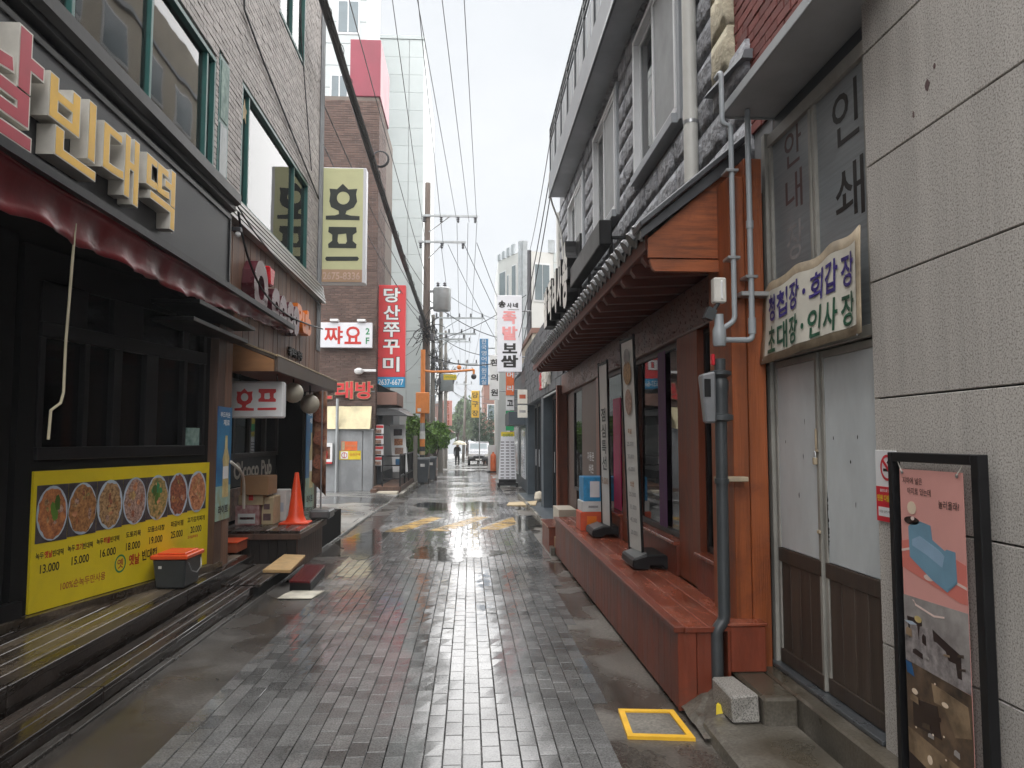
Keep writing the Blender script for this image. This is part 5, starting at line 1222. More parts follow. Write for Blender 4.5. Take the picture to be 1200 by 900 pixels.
for i, (x, y, h, r_) in enumerate(((.75, 68, 5.0, .75), (1.25, 66, 4.4, .65), (1.9, 67.5, 4.8, .7))):
    bl = [(x, y, g(y)+.8+h*.8*k/6, r_*(1-.8*k/6)+.08, r_*(1-.8*k/6)+.08, h*.12) for k in range(7)]
    tree('conifer_tree', ('dark conifer on the left of the three behind the van', 'middle dark conifer of the three right behind the van', 'dark conifer on the right of the three behind the van')[i], x, y, h, bl, 1300, .11, 'leaf_dk', 20+i, group='dark conifers behind the parked van')
for i, (x, y, h, r_) in enumerate(((-1.6, 105, 7.5, 2.0), (.6, 112, 8.5, 2.2), (-.4, 120, 6.5, 2.4))):
    bl = [(x+random.Random(i*9+k).uniform(-1, 1)*r_*.7, y, g(y)+h*.45+h*.5*random.Random(i*7+k).random(), r_*.55, r_*.5, h*.2) for k in range(8)]
    tree('far_tree', ('hazy pale green tree at the far left of the street end', 'tall hazy green tree at the far right of the street end', 'rounded hazy tree in the middle of the street end')[i], x, y, h, bl, 1500, .28, 'leaf_far', 40+i, trunk_r=.2, group='hazy trees closing the street')
# signs of the right side
vsign('white vertical sign with black and pink brush letters hanging over the right kerb', .97, 1.85, 27, 3.98, 6.72, 'sign_white', '', 'ink_black')
s = [o for o in COL.objects if o.get('label', '').startswith('white vertical sign with black and pink')][0]
for ch, x, z, w, h, m in (('송', 1.14, 6.4, .26, .26, 'ink_black'), ('사', 1.40, 6.36, .18, .18, 'ink_black'), ('네', 1.62, 6.36, .18, .18, 'ink_black'), ('족', 1.4, 5.92, .5, .46, 'pink_print'), ('발', 1.42, 5.36, .54, .5, 'pink_print'), ('보', 1.42, 4.82, .52, .36, 'ink_black'), ('쌈', 1.4, 4.36, .62, .44, 'ink_black')):
    writing('letter', ch, (x, 26.992, z), FY, w, h, m, s, bold=.04)
B('lettering_line', 'ink_grey', s, (1.35, 1.75, 26.99, 26.996, 6.2, 6.22), bevel=0)
vsign('tall blue vertical sign with white letters far down on the right', .52, .97, 40, 4.44, 6.87, 'blue_sign', '한국영어학원교실', 'white', bold=.0)
vsign('narrow white vertical sign with black letters right of the blue one', 1.02, 1.5, 39, 3.6, 5.9, 'white', '한의원', 'ink_black', bold=.03)
vsign('orange vertical sign with white letters below the brush-letter sign', 1.43, 1.75, 30, 3.33, 4.4, 'banner_orange', '머리', 'white', bold=.03)
vsign('small white sign with black letters under the orange vertical sign', 1.43, 1.75, 30.05, 2.75, 3.3, 'white', '고', 'ink_black', bold=.04)
vsign('green and yellow sign at the bottom of the stacked vertical signs', 1.43, 1.75, 30.1, 1.95, 2.72, 'banner_green', '', 'white')
s = [o for o in COL.objects if o.get('label', '').startswith('green and yellow sign')][0]; B('field', 'yellow_sign', s, (1.45, 1.73, 30.09, 30.097, 2.2, 2.42), bevel=0)
vsign('yellow vertical sign far down the street left of the conifers', .15, .75, 60, 3.3, 5.4, 'banner_ochre', '당구장', 'ink_black', side=1, bold=.02)
B('sign_post', 'galv_dull', [o for o in COL.objects if o.get('label', '').startswith('yellow vertical sign')][0], (.75, .83, 60.05, 60.15, g(60), 5.4))
# menu standing board
mbd = thing('menu_stand', 'tall standing menu board with yellow top on black wheels by the right kerb', 'menu board', (1.5, 29.8, g(30)))
z = g(29.8)
MB().hexa([(1.12,29.75,z+.3),(1.82,29.75,z+.3),(1.82,29.82,z+.3),(1.12,29.82,z+.3)], [(1.24,29.95,1.9),(1.74,29.95,1.9),(1.74,30.02,1.9),(1.24,30.02,1.9)]).build('board', 'sign_white', mbd)
MB().hexa([(1.225,29.925,1.62),(1.75,29.925,1.62),(1.75,29.935,1.62),(1.225,29.935,1.62)], [(1.24,29.94,1.895),(1.74,29.94,1.895),(1.74,29.949,1.895),(1.24,29.949,1.895)]).build('header', 'yellow_sign', mbd)
B('base', 'black', mbd, (1.08, 1.88, 29.6, 30.1, z+.06, z+.16), (1.14, 1.8, 29.74, 29.8, z+.16, z+.3))
for x in (1.14, 1.82): disc(MB(), (x, 29.6, z+.05), FY, .05, .05, .04, 10).build('wheel', 'rubber', mbd)
for r_ in range(13):
    for c_ in range(3):
        zz = 1.5-.115*r_; f = (zz-z-.3)/(1.6-z)
        panel(MB(), (1.29+.19*c_-.02*(1-f)*(1-c_), 29.742+.2*f, zz), FY, .13, .035, .003).build('print_line', 'photo_dark', mbd)
writing('lettering', '점심특선', (1.49, 29.92, 1.76), FY, .4, .12, 'ink_green', mbd)
# parking barrier
pb = thing('parking_barrier', 'orange parking barrier post in front of a white sign panel', 'barrier', (1.45, 46, g(46))); z = g(46)
B('panel', 'white', pb, (1.12, 1.66, 46.1, 46.16, z+.1, z+1.62), bevel=.01); B('foot', 'black', pb, (1.05, 1.75, 45.8, 46.3, z, z+.08))
MB().lathe([(.17,0),(.17,.9),(.12,1.0),(.06,1.03),(.06,1.12),(.0,1.13)], (1.42, 45.85, z+.08), 14).build('post', 'banner_orange', pb, smooth=True)
# van
vn = thing('parked_van', 'silver van parked facing the viewer on the right', 'van', (.75, 63, g(62))); z = g(62); x0, x1 = -.12, 1.62
MB().prism_x([(61.9,.35),(61.85,.75),(62.0,1.0),(62.75,1.12),(63.4,1.78),(63.9,1.9),(66.6,1.9),(66.8,1.1),(66.8,.35)], x0, x1).build('body', 'van_silver', vn, bevel=.08).location.z += z
vb = vn.children[0]
def vpart(n, m, mb): mb.v = [(a, b, c+z) for a, b, c in mb.v]; return mb.build(n, m, vn, smooth=False)
vpart('windscreen', 'far_glass', MB().hexa([(x0+.14,62.80,1.16),(x1-.14,62.80,1.16),(x1-.14,62.83,1.16),(x0+.14,62.83,1.16)], [(x0+.22,63.33,1.74),(x1-.22,63.33,1.74),(x1-.22,63.36,1.74),(x0+.22,63.36,1.74)]))
for sx in (x0+.06, x1-.36): vpart('headlight', 'lamp_clear', MB().box(sx, sx+.3, 61.80, 61.95, .72, .9))
vpart('bumper', 'rubber', MB().box(x0+.05, x1-.05, 61.78, 61.95, .35, .55)); vpart('grille', 'black', MB().box(x0+.45, x1-.45, 61.82, 61.9, .6, .74)); vpart('number_plate', 'white', MB().box((x0+x1)/2-.25, (x0+x1)/2+.25, 61.765, 61.779, .42, .53))
for sx in (x0-.12, x1+.02): vpart('mirror', 'black', MB().box(sx, sx+.1, 62.9, 63.05, 1.15, 1.4))
for sx in (x0+.1, x1-.1):
    for yy in (62.7, 66.0):
        w = MB(); disc(w, (sx-.1, yy, .33), ((0, 1, 0), (0, 0, 1)), .33, .33, .2, 18); vpart('wheel', 'rubber', w)
# person with umbrella
def person(x, y):
    z = g(y); me = bpy.data.meshes.new('person')
    J = [(0,0,.92),(0,0,1.12),(0,.0,1.32),(0,0,1.46),(0,-.01,1.53),(0,-.02,1.64),
         (-.10,0,.88),(-.11,-.08,.48),(-.11,.02,.09),(-.11,-.13,.04), (.10,0,.88),(.12,.10,.48),(.12,.22,.11),(.12,.10,.05),
         (-.19,0,1.40),(-.24,.04,1.12),(-.24,-.06,.88),(-.24,-.1,.78), (.19,0,1.40),(.24,-.05,1.16),(.16,-.22,1.26),(.14,-.27,1.32)]
    E = [(0,1),(1,2),(2,3),(3,4),(4,5),(0,6),(6,7),(7,8),(8,9),(0,10),(10,11),(11,12),(12,13),(3,14),(14,15),(15,16),(16,17),(3,18),(18,19),(19,20),(20,21)]
    Rr = [(.17,.12),(.165,.12),(.19,.125),(.12,.1),(.06,.06),(.10,.12),(.10,.11),(.07,.075),(.05,.05),(.045,.04),(.10,.11),(.07,.075),(.05,.05),(.045,.04),(.08,.08),(.055,.055),(.045,.045),(.04,.045),(.08,.08),(.055,.055),(.045,.045),(.04,.045)]
    me.from_pydata([(a+x, b+y, c+z) for a, b, c in J], E, [])
    o = bpy.data.objects.new('person', me)
    sk = o.modifiers.new('s', 'SKIN'); sk.use_smooth_shade = True; ss = o.modifiers.new('d', 'SUBSURF'); ss.levels = ss.render_levels = 1
    for sv, r in zip(me.skin_vertices[0].data, Rr): sv.radius = r
    me.skin_vertices[0].data[0].use_root = True
    m2 = baked(o)
    bpy.data.objects.remove(o); m2.materials.clear(); m2.materials.append(M['cloth_dark']); m2.materials.append(M['skin'])
    for p in m2.polygons:
        if p.center.z > z+1.50: p.material_index = 1
    b = link('person', m2, None); b.name = 'person'
    tag(b, 'person in dark clothes walking along the street under a pale umbrella', 'person')
    MB().ball((x, y-.01, z+1.69), .112, 12).build('hair', 'cloth_dark', b, smooth=True)
    u = thing('umbrella', 'pale cream umbrella held up by the walking person', 'umbrella', (x+.14, y-.27, z+1.3))
    cx, cy = x+.16, y-.2
    MB().lathe([(.56,1.64),(.50,1.76),(.36,1.87),(.18,1.94),(.02,1.97),(.0,1.97)], (cx, cy, z), 10).build('canopy', 'umbrella', u)
    tubeo('shaft', 'black', u, [(x+.14, y-.27, z+1.15), (cx, cy, z+2.03)], .01, 6)
    tubeo('handle', 'black', u, [(x+.14, y-.27, z+1.24), (x+.14, y-.275, z+1.14), (x+.16, y-.28, z+1.1), (x+.19, y-.28, z+1.12)], .014, 6)
person(-.93, 60)
# ================================================================== RIGHT: GRANITE BUILDING
gb = thing('granite_building', 'building faced with large speckled granite panels at the right edge', 'building', (3, 1, -.05))
B('core', 'joint', gb, (1.925, 6, -4, 3.50, -.3, 9), bevel=0)
zs = [-.25, .12, .67, 1.23, 1.79, 2.34, 2.90, 3.46, 4.02, 4.58, 5.14, 5.7]
for a, b in zip(zs[:-1], zs[1:]):
    for y0, y1 in ((-1.3, -.1), (-.1, 1.1), (1.1, 2.3), (2.3, 3.51)):
        piece('panel', 'granite', gb, 1.9, 1.945, y0+.003, y1-.003, a+.004, b-.004, c=.0025)
for y0, y1, z0, z1 in ((2.98, 3.02, 3.06, 3.09), (2.94, 2.96, 3.12, 3.135), (3.1, 3.115, 2.98, 3.0), (2.62, 2.64, 3.3, 3.32)):
    disc(MB(), (1.8995, (y0+y1)/2, (z0+z1)/2), LX, (y1-y0)*.4, (z1-z0)*.8, .001, 8, jit=.5).build('stain', 'ink_brownred', gb)
# poster stand
pst = thing('poster_stand', 'tall black frame with a pink poster standing against the granite wall', 'poster stand', (1.85, 3.0, 0))
xf = 1.855
for y0, y1 in ((3.26, 3.295), (2.69, 2.735)): piece('upright', 'black', pst, xf-.02, xf+.02, y0, y1, -.03, 1.545, c=.003)
piece('top_bar', 'black', pst, xf-.019, xf+.019, 2.735, 3.26, 1.505, 1.545, c=.003); piece('bottom_bar', 'black', pst, xf-.019, xf+.019, 2.735, 3.26, .0, .04, c=.003)
for yy in (2.715, 3.275): piece('foot', 'black', pst, xf-.2, xf+.03, yy-.02, yy+.02, -.035, -.005, c=.003)
po = thing('poster', 'pink poster with a blue sofa and dim cafe photos tied inside the black frame', 'poster', (1.85, 3.0, .1))
PU0, PW_ = 3.225, .425
xs = 1.848
def sheetp(name, m, poly, lift):
    """polygon in poster space (u to the right 0..1, z in metres)"""
    lo = [(xs-lift, PU0-u*PW_, zz) for u, zz in poly]
    return MB().hexa([(a+.0006, b, c) for a, b, c in lo], lo).build(name, m, po)
def ell(cu, cz, ru, rz, n=20): return [(cu+ru*math.cos(2*math.pi*k/n), cz+rz*math.sin(2*math.pi*k/n)) for k in range(n)]
MB().box(xs, xs+.002, PU0-PW_, PU0, .06, 1.475).build('sheet', 'poster_pink', po)
sheetp('floor_print', 'poster_red', [(0,1.17),(.35,1.20),(1,1.13),(1,.985),(.9,.985),(0,1.06)], .001)
sheetp('line_print', 'poster_line', [(0,1.125),(.15,1.14),(.15,1.15),(0,1.135)], .0018); sheetp('line_print', 'poster_line', [(.8,1.055),(1,1.04),(1,1.05),(.8,1.065)], .0018)
sheetp('rug_print', 'poster_line', ell(.44,1.045,.08,.012), .0018)
sheetp('sofa_print', 'sofa_blue', [(.13,1.235),(.2,1.255),(.33,1.265),(.5,1.255),(.52,1.20),(.72,1.165),(.86,1.17),(.87,1.055),(.72,1.01),(.5,1.04),(.14,1.11)], .0024)
sheetp('seat_print', 'sofa_light', [(.19,1.185),(.32,1.205),(.62,1.165),(.70,1.145),(.66,1.10),(.42,1.135),(.19,1.16)], .003)
sheetp('arm_print', 'sofa_blue', [(.70,1.165),(.74,1.175),(.86,1.172),(.865,1.06),(.73,1.02),(.70,1.06)], .0036)
sheetp('table_print', 'photo_dk', ell(.19,1.262,.13,.017), .0024); sheetp('table_leg_print', 'photo_dk', [(.165,1.262),(.23,1.262),(.22,1.232),(.18,1.235)], .0022)
sheetp('lamp_print', 'lamp_cream', ell(.20,1.315,.075,.027), .0024); sheetp('lamp_foot_print', 'poster_line', ell(.21,1.272,.03,.008), .003)
writing('lettering', '지하에 넓은', (xs-.002, PU0-.095, 1.428), LX, .14, .028, 'photo_dk', po, bold=.008); writing('lettering', '아지트 있는데', (xs-.002, PU0-.14, 1.385), LX, .165, .029, 'photo_dk', po, bold=.008); writing('lettering', '놀러올래?', (xs-.002, PU0-.335, 1.345), LX, .13, .032, 'photo_dk', po, bold=.008)
sheetp('photo_print', 'photo_grey', [(0,.945),(1,.955),(1,.66),(0,.68)], .0012); sheetp('photo_print', 'photo_floor', [(0,.83),(.4,.84),(1,.74),(1,.66),(0,.675)], .0018)
sheetp('ceiling_light_print', 'poster_line', [(.15,.935),(.18,.935),(.2,.915),(.5,.895),(.66,.905),(.66,.912),(.5,.903),(.21,.922)], .0024)
sheetp('furniture_print', 'photo_dk', [(.47,.845),(.6,.825),(.88,.79),(.88,.70),(.82,.70),(.8,.75),(.7,.75),(.66,.78),(.52,.80),(.48,.80)], .0024); sheetp('furniture_print', 'photo_dk', [(.05,.86),(.3,.865),(.3,.84),(.26,.835),(.24,.78),(.22,.835),(.1,.84),(.08,.77),(.06,.84)], .0024); sheetp('furniture_print', 'plate', [(.0,.838),(.14,.845),(.22,.838),(.1,.828)], .003); sheetp('cushion_print', 'beer_gold', ell(.24,.862,.06,.014,9), .003)
sheetp('photo_print', 'photo_night', [(0,.678),(1,.658),(1,.36),(0,.40)], .0014); sheetp('photo_print', 'photo_warm', [(.42,.63),(.95,.61),(.98,.5),(.75,.47),(.6,.56),(.45,.56)], .002); sheetp('screen_print', 'beer_blue', [(.0,.672),(.1,.67),(.14,.62),(.02,.625)], .0026); sheetp('light_print', 'lamp_cream', ell(.14,.56,.05,.012,10), .0026); sheetp('counter_print', 'photo_dk', [(.1,.53),(.5,.55),(.55,.43),(.1,.42)], .0026); sheetp('light_print', 'lamp_cream', ell(.62,.572,.05,.010,10), .0028)
sheetp('photo_print', 'photo_warm', [(0,.40),(1,.36),(1,.08),(0,.10)], .0016); sheetp('furniture_print', 'photo_dk', [(.0,.3),(.4,.27),(.5,.12),(0,.12)], .0022); sheetp('light_print', 'lamp_cream', ell(.35,.32,.04,.018,10), .0024); sheetp('furniture_print', 'photo_night', [(.5,.33),(1,.25),(1,.1),(.55,.12)], .0022)
rr = random.Random(71)
for k in range(16):
    u = .06+.84*rr.random(); zz = (.70+.12*rr.random()) if k < 7 else (.40+.16*rr.random()) if k < 12 else (.12+.18*rr.random()); w_ = .03+.06*rr.random(); h_ = .008+.03*rr.random(); sk_ = .02*(rr.random()-.5)
    sheetp('furniture_print', ('photo_dk', 'photo_night', 'photo_warm', 'photo_grey')[k % 4], [(u-w_, zz), (u+w_, zz-sk_), (u+w_, zz+h_-sk_), (u-w_*.4, zz+h_), (u-w_*.9, zz+h_*.7)], .0040+.0002*k)
for k in range(5): sheetp('light_print', 'lamp_cream', ell(.15+.7*rr.random(), .25+.4*rr.random(), .012, .004, 8), .0078)
for u in (.06, .93):
    disc(MB(), (xs-.003, PU0-u*PW_, 1.462), LX, .008, .008, .002, 12).build('eyelet', 'steel', po); tubeo('tie', 'white_dirty', po, [(xs-.005, PU0-u*PW_, 1.463), (xs+.0, PU0-(u+(-.1 if u < .5 else .1))*PW_, 1.515)], .0025, 5)
ns = thing('no_smoking_sign', 'small white and red no-smoking sign on the granite beside the black frame', 'sign', (1.893, 3.42, 1.23))
B('plate', 'white', ns, (1.893, 1.8985, 3.33, 3.503, 1.225, 1.55), bevel=.001); B('red_field', 'notice_red', ns, (1.8915, 1.8928, 3.332, 3.501, 1.227, 1.385), bevel=0)
put(MB(), shape2d(ring), (1.891, 3.40, 1.472), LX, .115, .118).build('symbol', 'notice_red', ns); MB().hexa([(1.8912,3.445,1.503),(1.8912,3.437,1.515),(1.8912,3.355,1.441),(1.8912,3.363,1.429)], [(1.8905,3.445,1.503),(1.8905,3.437,1.515),(1.8905,3.355,1.441),(1.8905,3.363,1.429)]).build('symbol_bar', 'notice_red', ns)
MB().box(1.8916, 1.8922, 3.365, 3.435, 1.455, 1.468).build('cigarette', 'ink_black', ns); tubeo('smoke', 'ink_black', ns, [(1.8916,3.39,1.474),(1.8916,3.385,1.487),(1.8916,3.40,1.495),(1.8916,3.385,1.507)], .0025, 5)
writing('lettering', '민원 다발지역', (1.8905, 3.415, 1.333), LX, .15, .03, 'yellow_sign', ns, bold=.03); writing('lettering', '흡연으로 인한', (1.8905, 3.415, 1.368), LX, .10, .014, 'white', ns, bold=.02); B('text_field', 'white', ns, (1.8908, 1.8914, 3.345, 3.485, 1.25, 1.292), bevel=0); writing('lettering', '이곳은 금연구역입니다', (1.8903, 3.415, 1.272), LX, .12, .012, 'ink_black', ns)

# ================================================================== PRINT SHOP (door between granite and restaurant)
XD = 1.94
ps2 = thing('print_shop', 'narrow print shop front with lettered windows over old double doors', 'shop front', (2.0, 4.2, .2))
B('wall', 'black_matte', ps2, (2.06, 2.3, 3.5, 4.95, -.1, 3.7), bevel=0)
B('jamb', 'door_alu', ps2, (XD-.02, XD+.1, 4.80, 4.86, .2, 3.6), (XD-.01, XD+.1, 3.515, 3.56, .2, 3.6), (XD-.005, XD+.1, 3.56, 4.80, 2.10, 2.16), (XD-.005, XD+.1, 3.56, 4.80, 3.5, 3.58))
B('sill', 'sill_metal', ps2, (XD-.05, XD+.1, 3.52, 4.84, .2, .225))
for y0, y1, lb_ in ((4.185, 4.79, 0), (3.565, 4.175, 1)):
    xo = XD+.012*lb_
    d = B('door', 'door_alu', ps2, (xo, xo+.04, y0, y0+.035, .23, 2.09), (xo, xo+.04, y1-.035, y1, .23, 2.09), (xo, xo+.04, y0+.035, y1-.035, 2.05, 2.09), (xo, xo+.04, y0+.035, y1-.035, .86, .93), (xo, xo+.04, y0+.035, y1-.035, .23, .31))
    B('upper_panel', 'door_grey', d, (xo+.008, xo+.03, y0+.034, y1-.034, .93, 2.05)); B('mid_rail', 'door_wood', d, (xo-.003, xo+.039, y0+.01, y1-.01, .845, .93)); B('bottom_rail', 'door_wood', d, (xo-.003, xo+.039, y0+.01, y1-.01, .23, .315))
    n = 4
    for k in range(n):
        w = (y1-y0-.07)/n; piece('board', 'door_wood', d, xo+.006, xo+.03, y0+.036+k*w, y0+.032+(k+1)*w, .315, .845, c=.003)
    rr = random.Random(lb_+60)
    for k in range(4): disc(MB(), (xo+.0075, rr.uniform(y0+.08, y1-.08), rr.uniform(.96, 1.9)), LX, .002+.004*rr.random(), .006+.012*rr.random(), .0008, 8, jit=.6).build('rust_mark', 'soot', d)
soot = []
rr = random.Random(77)
for k in range(40):
    f = k/39; soot.append((4.155 - .03*math.sin(f*3.14)**.5*(.6+.6*rr.random()), .93+.42*f))
MB().hexa([(XD+.019, 4.175, .93)]+[(XD+.019, a, b) for a, b in soot]+[(XD+.019, 4.175, 1.35)], [(XD+.0182, 4.175, .93)]+[(XD+.0182, a, b) for a, b in soot]+[(XD+.0182, 4.175, 1.35)]).build('soot_stain', 'soot', ps2)
pk = thing('padlock', 'rusty padlock and hasp at the middle of the old double doors', 'lock', (XD-.02, 4.18, 1.5)); B('body', 'sign_edge', pk, (XD-.03, XD-.006, 4.185, 4.205, 1.46, 1.50), bevel=.004); tubeo('shackle', 'steel', pk, [(XD-.018,4.188,1.495),(XD-.018,4.188,1.525),(XD-.018,4.195,1.535),(XD-.018,4.203,1.525),(XD-.018,4.203,1.495)], .003, 6); B('hasp', 'sign_edge', pk, (XD-.014, XD-.004, 4.175, 4.215, 1.53, 1.545), (XD-.014, XD-.004, 4.19, 4.205, 1.545, 1.66), (XD-.014, XD-.004, 4.17, 4.21, 1.08, 1.10))
# lettered windows
for y0, y1 in ((4.185, 4.79), (3.565, 4.165)):
    w = B('window', 'door_alu', ps2, (XD, XD+.05, y0, y0+.03, 2.16, 3.5), (XD, XD+.05, y1-.03, y1, 2.16, 3.5))
    B('pane', 'frost', w, (XD+.02, XD+.026, y0+.03, y1-.03, 2.16, 3.5), bevel=0)
for s, y, z, w, h, m in (('안', 4.46, 3.38, .24, .23, 'ink_brownred'), ('내', 4.46, 3.10, .24, .23, 'ink_brownred'), ('장', 4.46, 2.80, .24, .23, 'ink_grey'), ('인', 3.81, 3.30, .28, .30, 'ink_black'), ('쇄', 3.79, 2.88, .30, .30, 'ink_black')):
    writing('lettering', s, (XD+.0185, y, z), LX, w, h, m, ps2, bold=.008)
cp = thing('metal_canopy', 'grey sheet-metal canopy over the print shop windows', 'canopy', (1.8, 4.1, 3.7))
B('sheet', 'canopy_m', cp, (1.645, 2.05, 3.2, 4.82, 3.71, 3.725), bevel=0); B('front_edge', 'galv', cp, (1.63, 1.645, 3.2, 4.82, 3.695, 3.76)); B('end_edge', 'galv', cp, (1.645, 2.05, 4.80, 4.815, 3.695, 3.709)); B('top_sheet', 'galv', cp, (1.64, 2.05, 3.2, 4.82, 3.76, 3.77), bevel=0); B('lip', 'dark_wall', cp, (1.99, 2.05, 3.5, 4.8, 3.58, 3.708))
# cloth sign
si = thing('board_sign', 'worn white sign with purple and green Korean lettering above the old doors', 'sign', (1.85, 4.1, 2.1))
mb = MB(); ny_, nz_ = 26, 8; rr = random.Random(9)
Y0, Y1 = 4.77, 3.505
for i in range(ny_+1):
    f = i/ny_; y = Y0+(Y1-Y0)*f
    for j in range(nz_+1):
        h = j/nz_; zb = 2.075+.03*f; zt = 2.565+.055*f + .010*math.sin(f*19)*1
        if i in (0, 1): zt -= .02*(1-f)
        x = 1.872 + .010*math.sin(f*9+h*2) + .006*math.sin(f*23) - .025*(1-h)
        mb.v.append((x, y + (.012*math.sin(h*11) if i == 0 else 0), zb+(zt-zb)*h))
for i in range(ny_):
    for j in range(nz_):
        a = i*(nz_+1)+j; mb.f.append((a, a+1, a+nz_+2, a+nz_+1)); mb.m.append(0)
so = mb.build('sheet', 'sign_edge', si, smooth=True); md = so.modifiers.new('t', 'SOLIDIFY'); md.thickness = .008; md.offset = 0
mb = MB()
for i in range(ny_+1):
    f = i/ny_; y = 4.715+(3.545-4.715)*f; F = (Y0-y)/(Y0-Y1)
    for j in range(nz_+1):
        h = .09+.80*j/nz_; zb = 2.075+.03*F; zt = 2.565+.055*F+.010*math.sin(F*19)
        mb.v.append((1.872+.010*math.sin(F*9+h*2)+.006*math.sin(F*23)-.025*(1-h)-.007, y, zb+(zt-zb)*h))
for i in range(ny_):
    for j in range(nz_):
        a = i*(nz_+1)+j; mb.f.append((a, a+1, a+nz_+2, a+nz_+1)); mb.m.append(0)
mb.build('face', 'sign_cloth', si, smooth=True)
def bent(s, yc, hz, w, h, m, bold):
    gl = glyphs(s, bold); mb = MB(); vs = []
    for x, yv, _ in gl[0]:
        y = yc - x*w; F = (Y0-y)/(Y0-Y1); hh = hz + yv*h; zb = 2.075+.03*F; zt = 2.565+.055*F+.010*math.sin(F*19)
        vs.append((1.872+.010*math.sin(F*9+hh*2)+.006*math.sin(F*23)-.025*(1-hh)-.012, y, zb+(zt-zb)*hh))
    mb.add(vs, gl[1]); mb.build('lettering', m, si)
for row, hz, m in (('청첩장·회갑장', .66, 'ink_purple'), ('초대장·인사장', .27, 'ink_dgreen')):
    y = 4.67
    for ch in row:
        if ch == '·': bent('·', y-.035, hz, .03, .07, m, .05); y -= .075; continue
        bent(ch, y-.082, hz, .145, .33, m, .022); y -= .175
for yy in (4.74, 4.3, 3.9, 3.55): disc(MB(), (1.852, yy, 2.10), LX, .006, .006, .004, 8).build('nail', 'steel', si)

# entrance steps
es = thing('entrance_step', 'stained concrete step and kerb below the old double doors', 'step', (1.7, 4.0, -.05))
B('kerb', 'step_conc', es, (1.80, 1.96, 2.4, 4.86, -.12, .198), bevel=.012); B('concrete_block', 'step_conc', es, (1.605, 1.797, 4.2, 4.84, -.1, .196), bevel=.015)
MB().hexa([(1.30,4.42,-.12),(1.27,3.0,-.12),(1.797,2.9,-.12),(1.797,4.5,-.12)], [(1.315,4.36,.045),(1.30,3.0,.04),(1.797,2.9,.05),(1.797,4.5,.05)]).build('lower_slab', 'step_conc', es, bevel=.02)
mb = MB(); rr = random.Random(21)
n = 9
for i in range(n+1):
    for j in range(n+1):
        x = 1.27+.36*i/n; y = 4.20+.55*j/n; h = .16*(1-abs(i/n-.55)*1.2)*(.4+.6*j/n); mb.v.append((x+.012*rr.random(), y, -.05+max(-.01, h)+.025*rr.random()))
for i in range(n):
    for j in range(n):
        a = i*(n+1)+j; mb.f.append((a, a+1, a+n+2, a+n+1)); mb.m.append(0)
mb.build('rubble_fill', 'step_conc', es)
o = MB().hexa([(1.43,4.55,.052),(1.442,4.235,.052),(1.598,4.24,.052),(1.58,4.57,.052)], [(1.437,4.585,.2),(1.43,4.222,.2),(1.598,4.262,.2),(1.574,4.594,.2)]).build('granite_block', 'granite_blk', None, bevel=.010); tag(o, 'loose grey granite block set beside the concrete step', 'stone block')
MB().hexa([(1.40,4.40,.03),(1.44,4.38,.03),(1.43,4.46,.03)], [(1.405,4.405,.10),(1.43,4.4,.10),(1.425,4.44,.10)]).build('chip', 'yellow_sign', es)
# drain cover
dc = thing('drain_cover', 'grey drain cover in a yellow painted frame on the ground', 'drain cover', (1.05, 4.48, -.03))
Q = [Vector((.872,4.296,0)), Vector((1.236,4.245,0)), Vector((1.235,4.70,0)), Vector((.905,4.735,0))]
c0 = sum(Q, Vector())/4
I_ = [c0+(q-c0)*.80 for q in Q]
for k in range(4):
    a, b, c, d = Q[k], Q[(k+1) % 4], I_[(k+1) % 4], I_[k]
    MB().hexa([(p.x, p.y, g(p.y)-.03) for p in (a, b, c, d)], [(p.x, p.y, g(p.y)+.012) for p in (a, b, c, d)]).build('frame_bar', 'frame_y', dc)
I2 = [c0+(q-c0)*.785 for q in Q]
MB().hexa([(p.x, p.y, g(p.y)-.03) for p in I2], [(p.x, p.y, g(p.y)+.005) for p in I2]).build('plate', 'step_conc', dc)
for k in range(7):
    f = (k+.5)/7; a = I2[0].lerp(I2[3], f); b = I2[1].lerp(I2[2], f)
    MB().tube([(a.x+.008, a.y, g(a.y)+.003), (b.x-.008, b.y, g(b.y)+.003)], .0045, 5).build('rib', 'step_conc', dc)
    
# ================================================================== RESTAURANT
rs = thing('restaurant', 'restaurant front in red-brown timber with a tiled eave on the right', 'building', (2, 9, 0))
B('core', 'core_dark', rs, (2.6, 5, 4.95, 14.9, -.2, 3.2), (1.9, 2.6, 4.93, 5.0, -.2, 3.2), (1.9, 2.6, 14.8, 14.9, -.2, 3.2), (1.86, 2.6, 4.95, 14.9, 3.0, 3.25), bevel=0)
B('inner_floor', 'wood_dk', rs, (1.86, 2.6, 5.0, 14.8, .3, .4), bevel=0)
col1 = B('column', 'orange_wood', rs, (1.665, 1.765, 4.78, 5.22, .19, 3.3)); B('column_board', 'orange_wood', rs, (1.768, 1.885, 4.775, 5.22, .19, 3.42))
B('column', 'red_wood_v', rs, (1.75, 1.885, 5.80, 6.38, .47, 2.45)); B('column', 'red_wood_v', rs, (1.75, 1.885, 8.35, 8.75, .47, 2.45)); B('column', 'red_wood_v', rs, (1.75, 1.885, 10.3, 10.55, .3, 2.45))
B('entrance_panel', 'wood_dk', rs, (1.80, 1.86, 10.55, 12.2, .3, 2.45)); writing('lettering', '자동문', (1.796, 11.35, 1.35), LX, .62, .13, 'white', rs, bold=.01); writing('lettering', '버튼', (1.796, 11.3, 1.17), LX, .42, .13, 'white', rs, bold=.01); writing('lettering', '←', (1.796, 11.5, 1.0), LX, .24, .1, 'white', rs, bold=.02)
B('end_panel', 'red_wood_v', rs, (1.66, 2.08, 14.4, 14.46, -.1, 2.62)); B('end_board', 'red_wood_v', rs, (1.64, 1.69, 14.34, 14.5, -.1, 2.62))
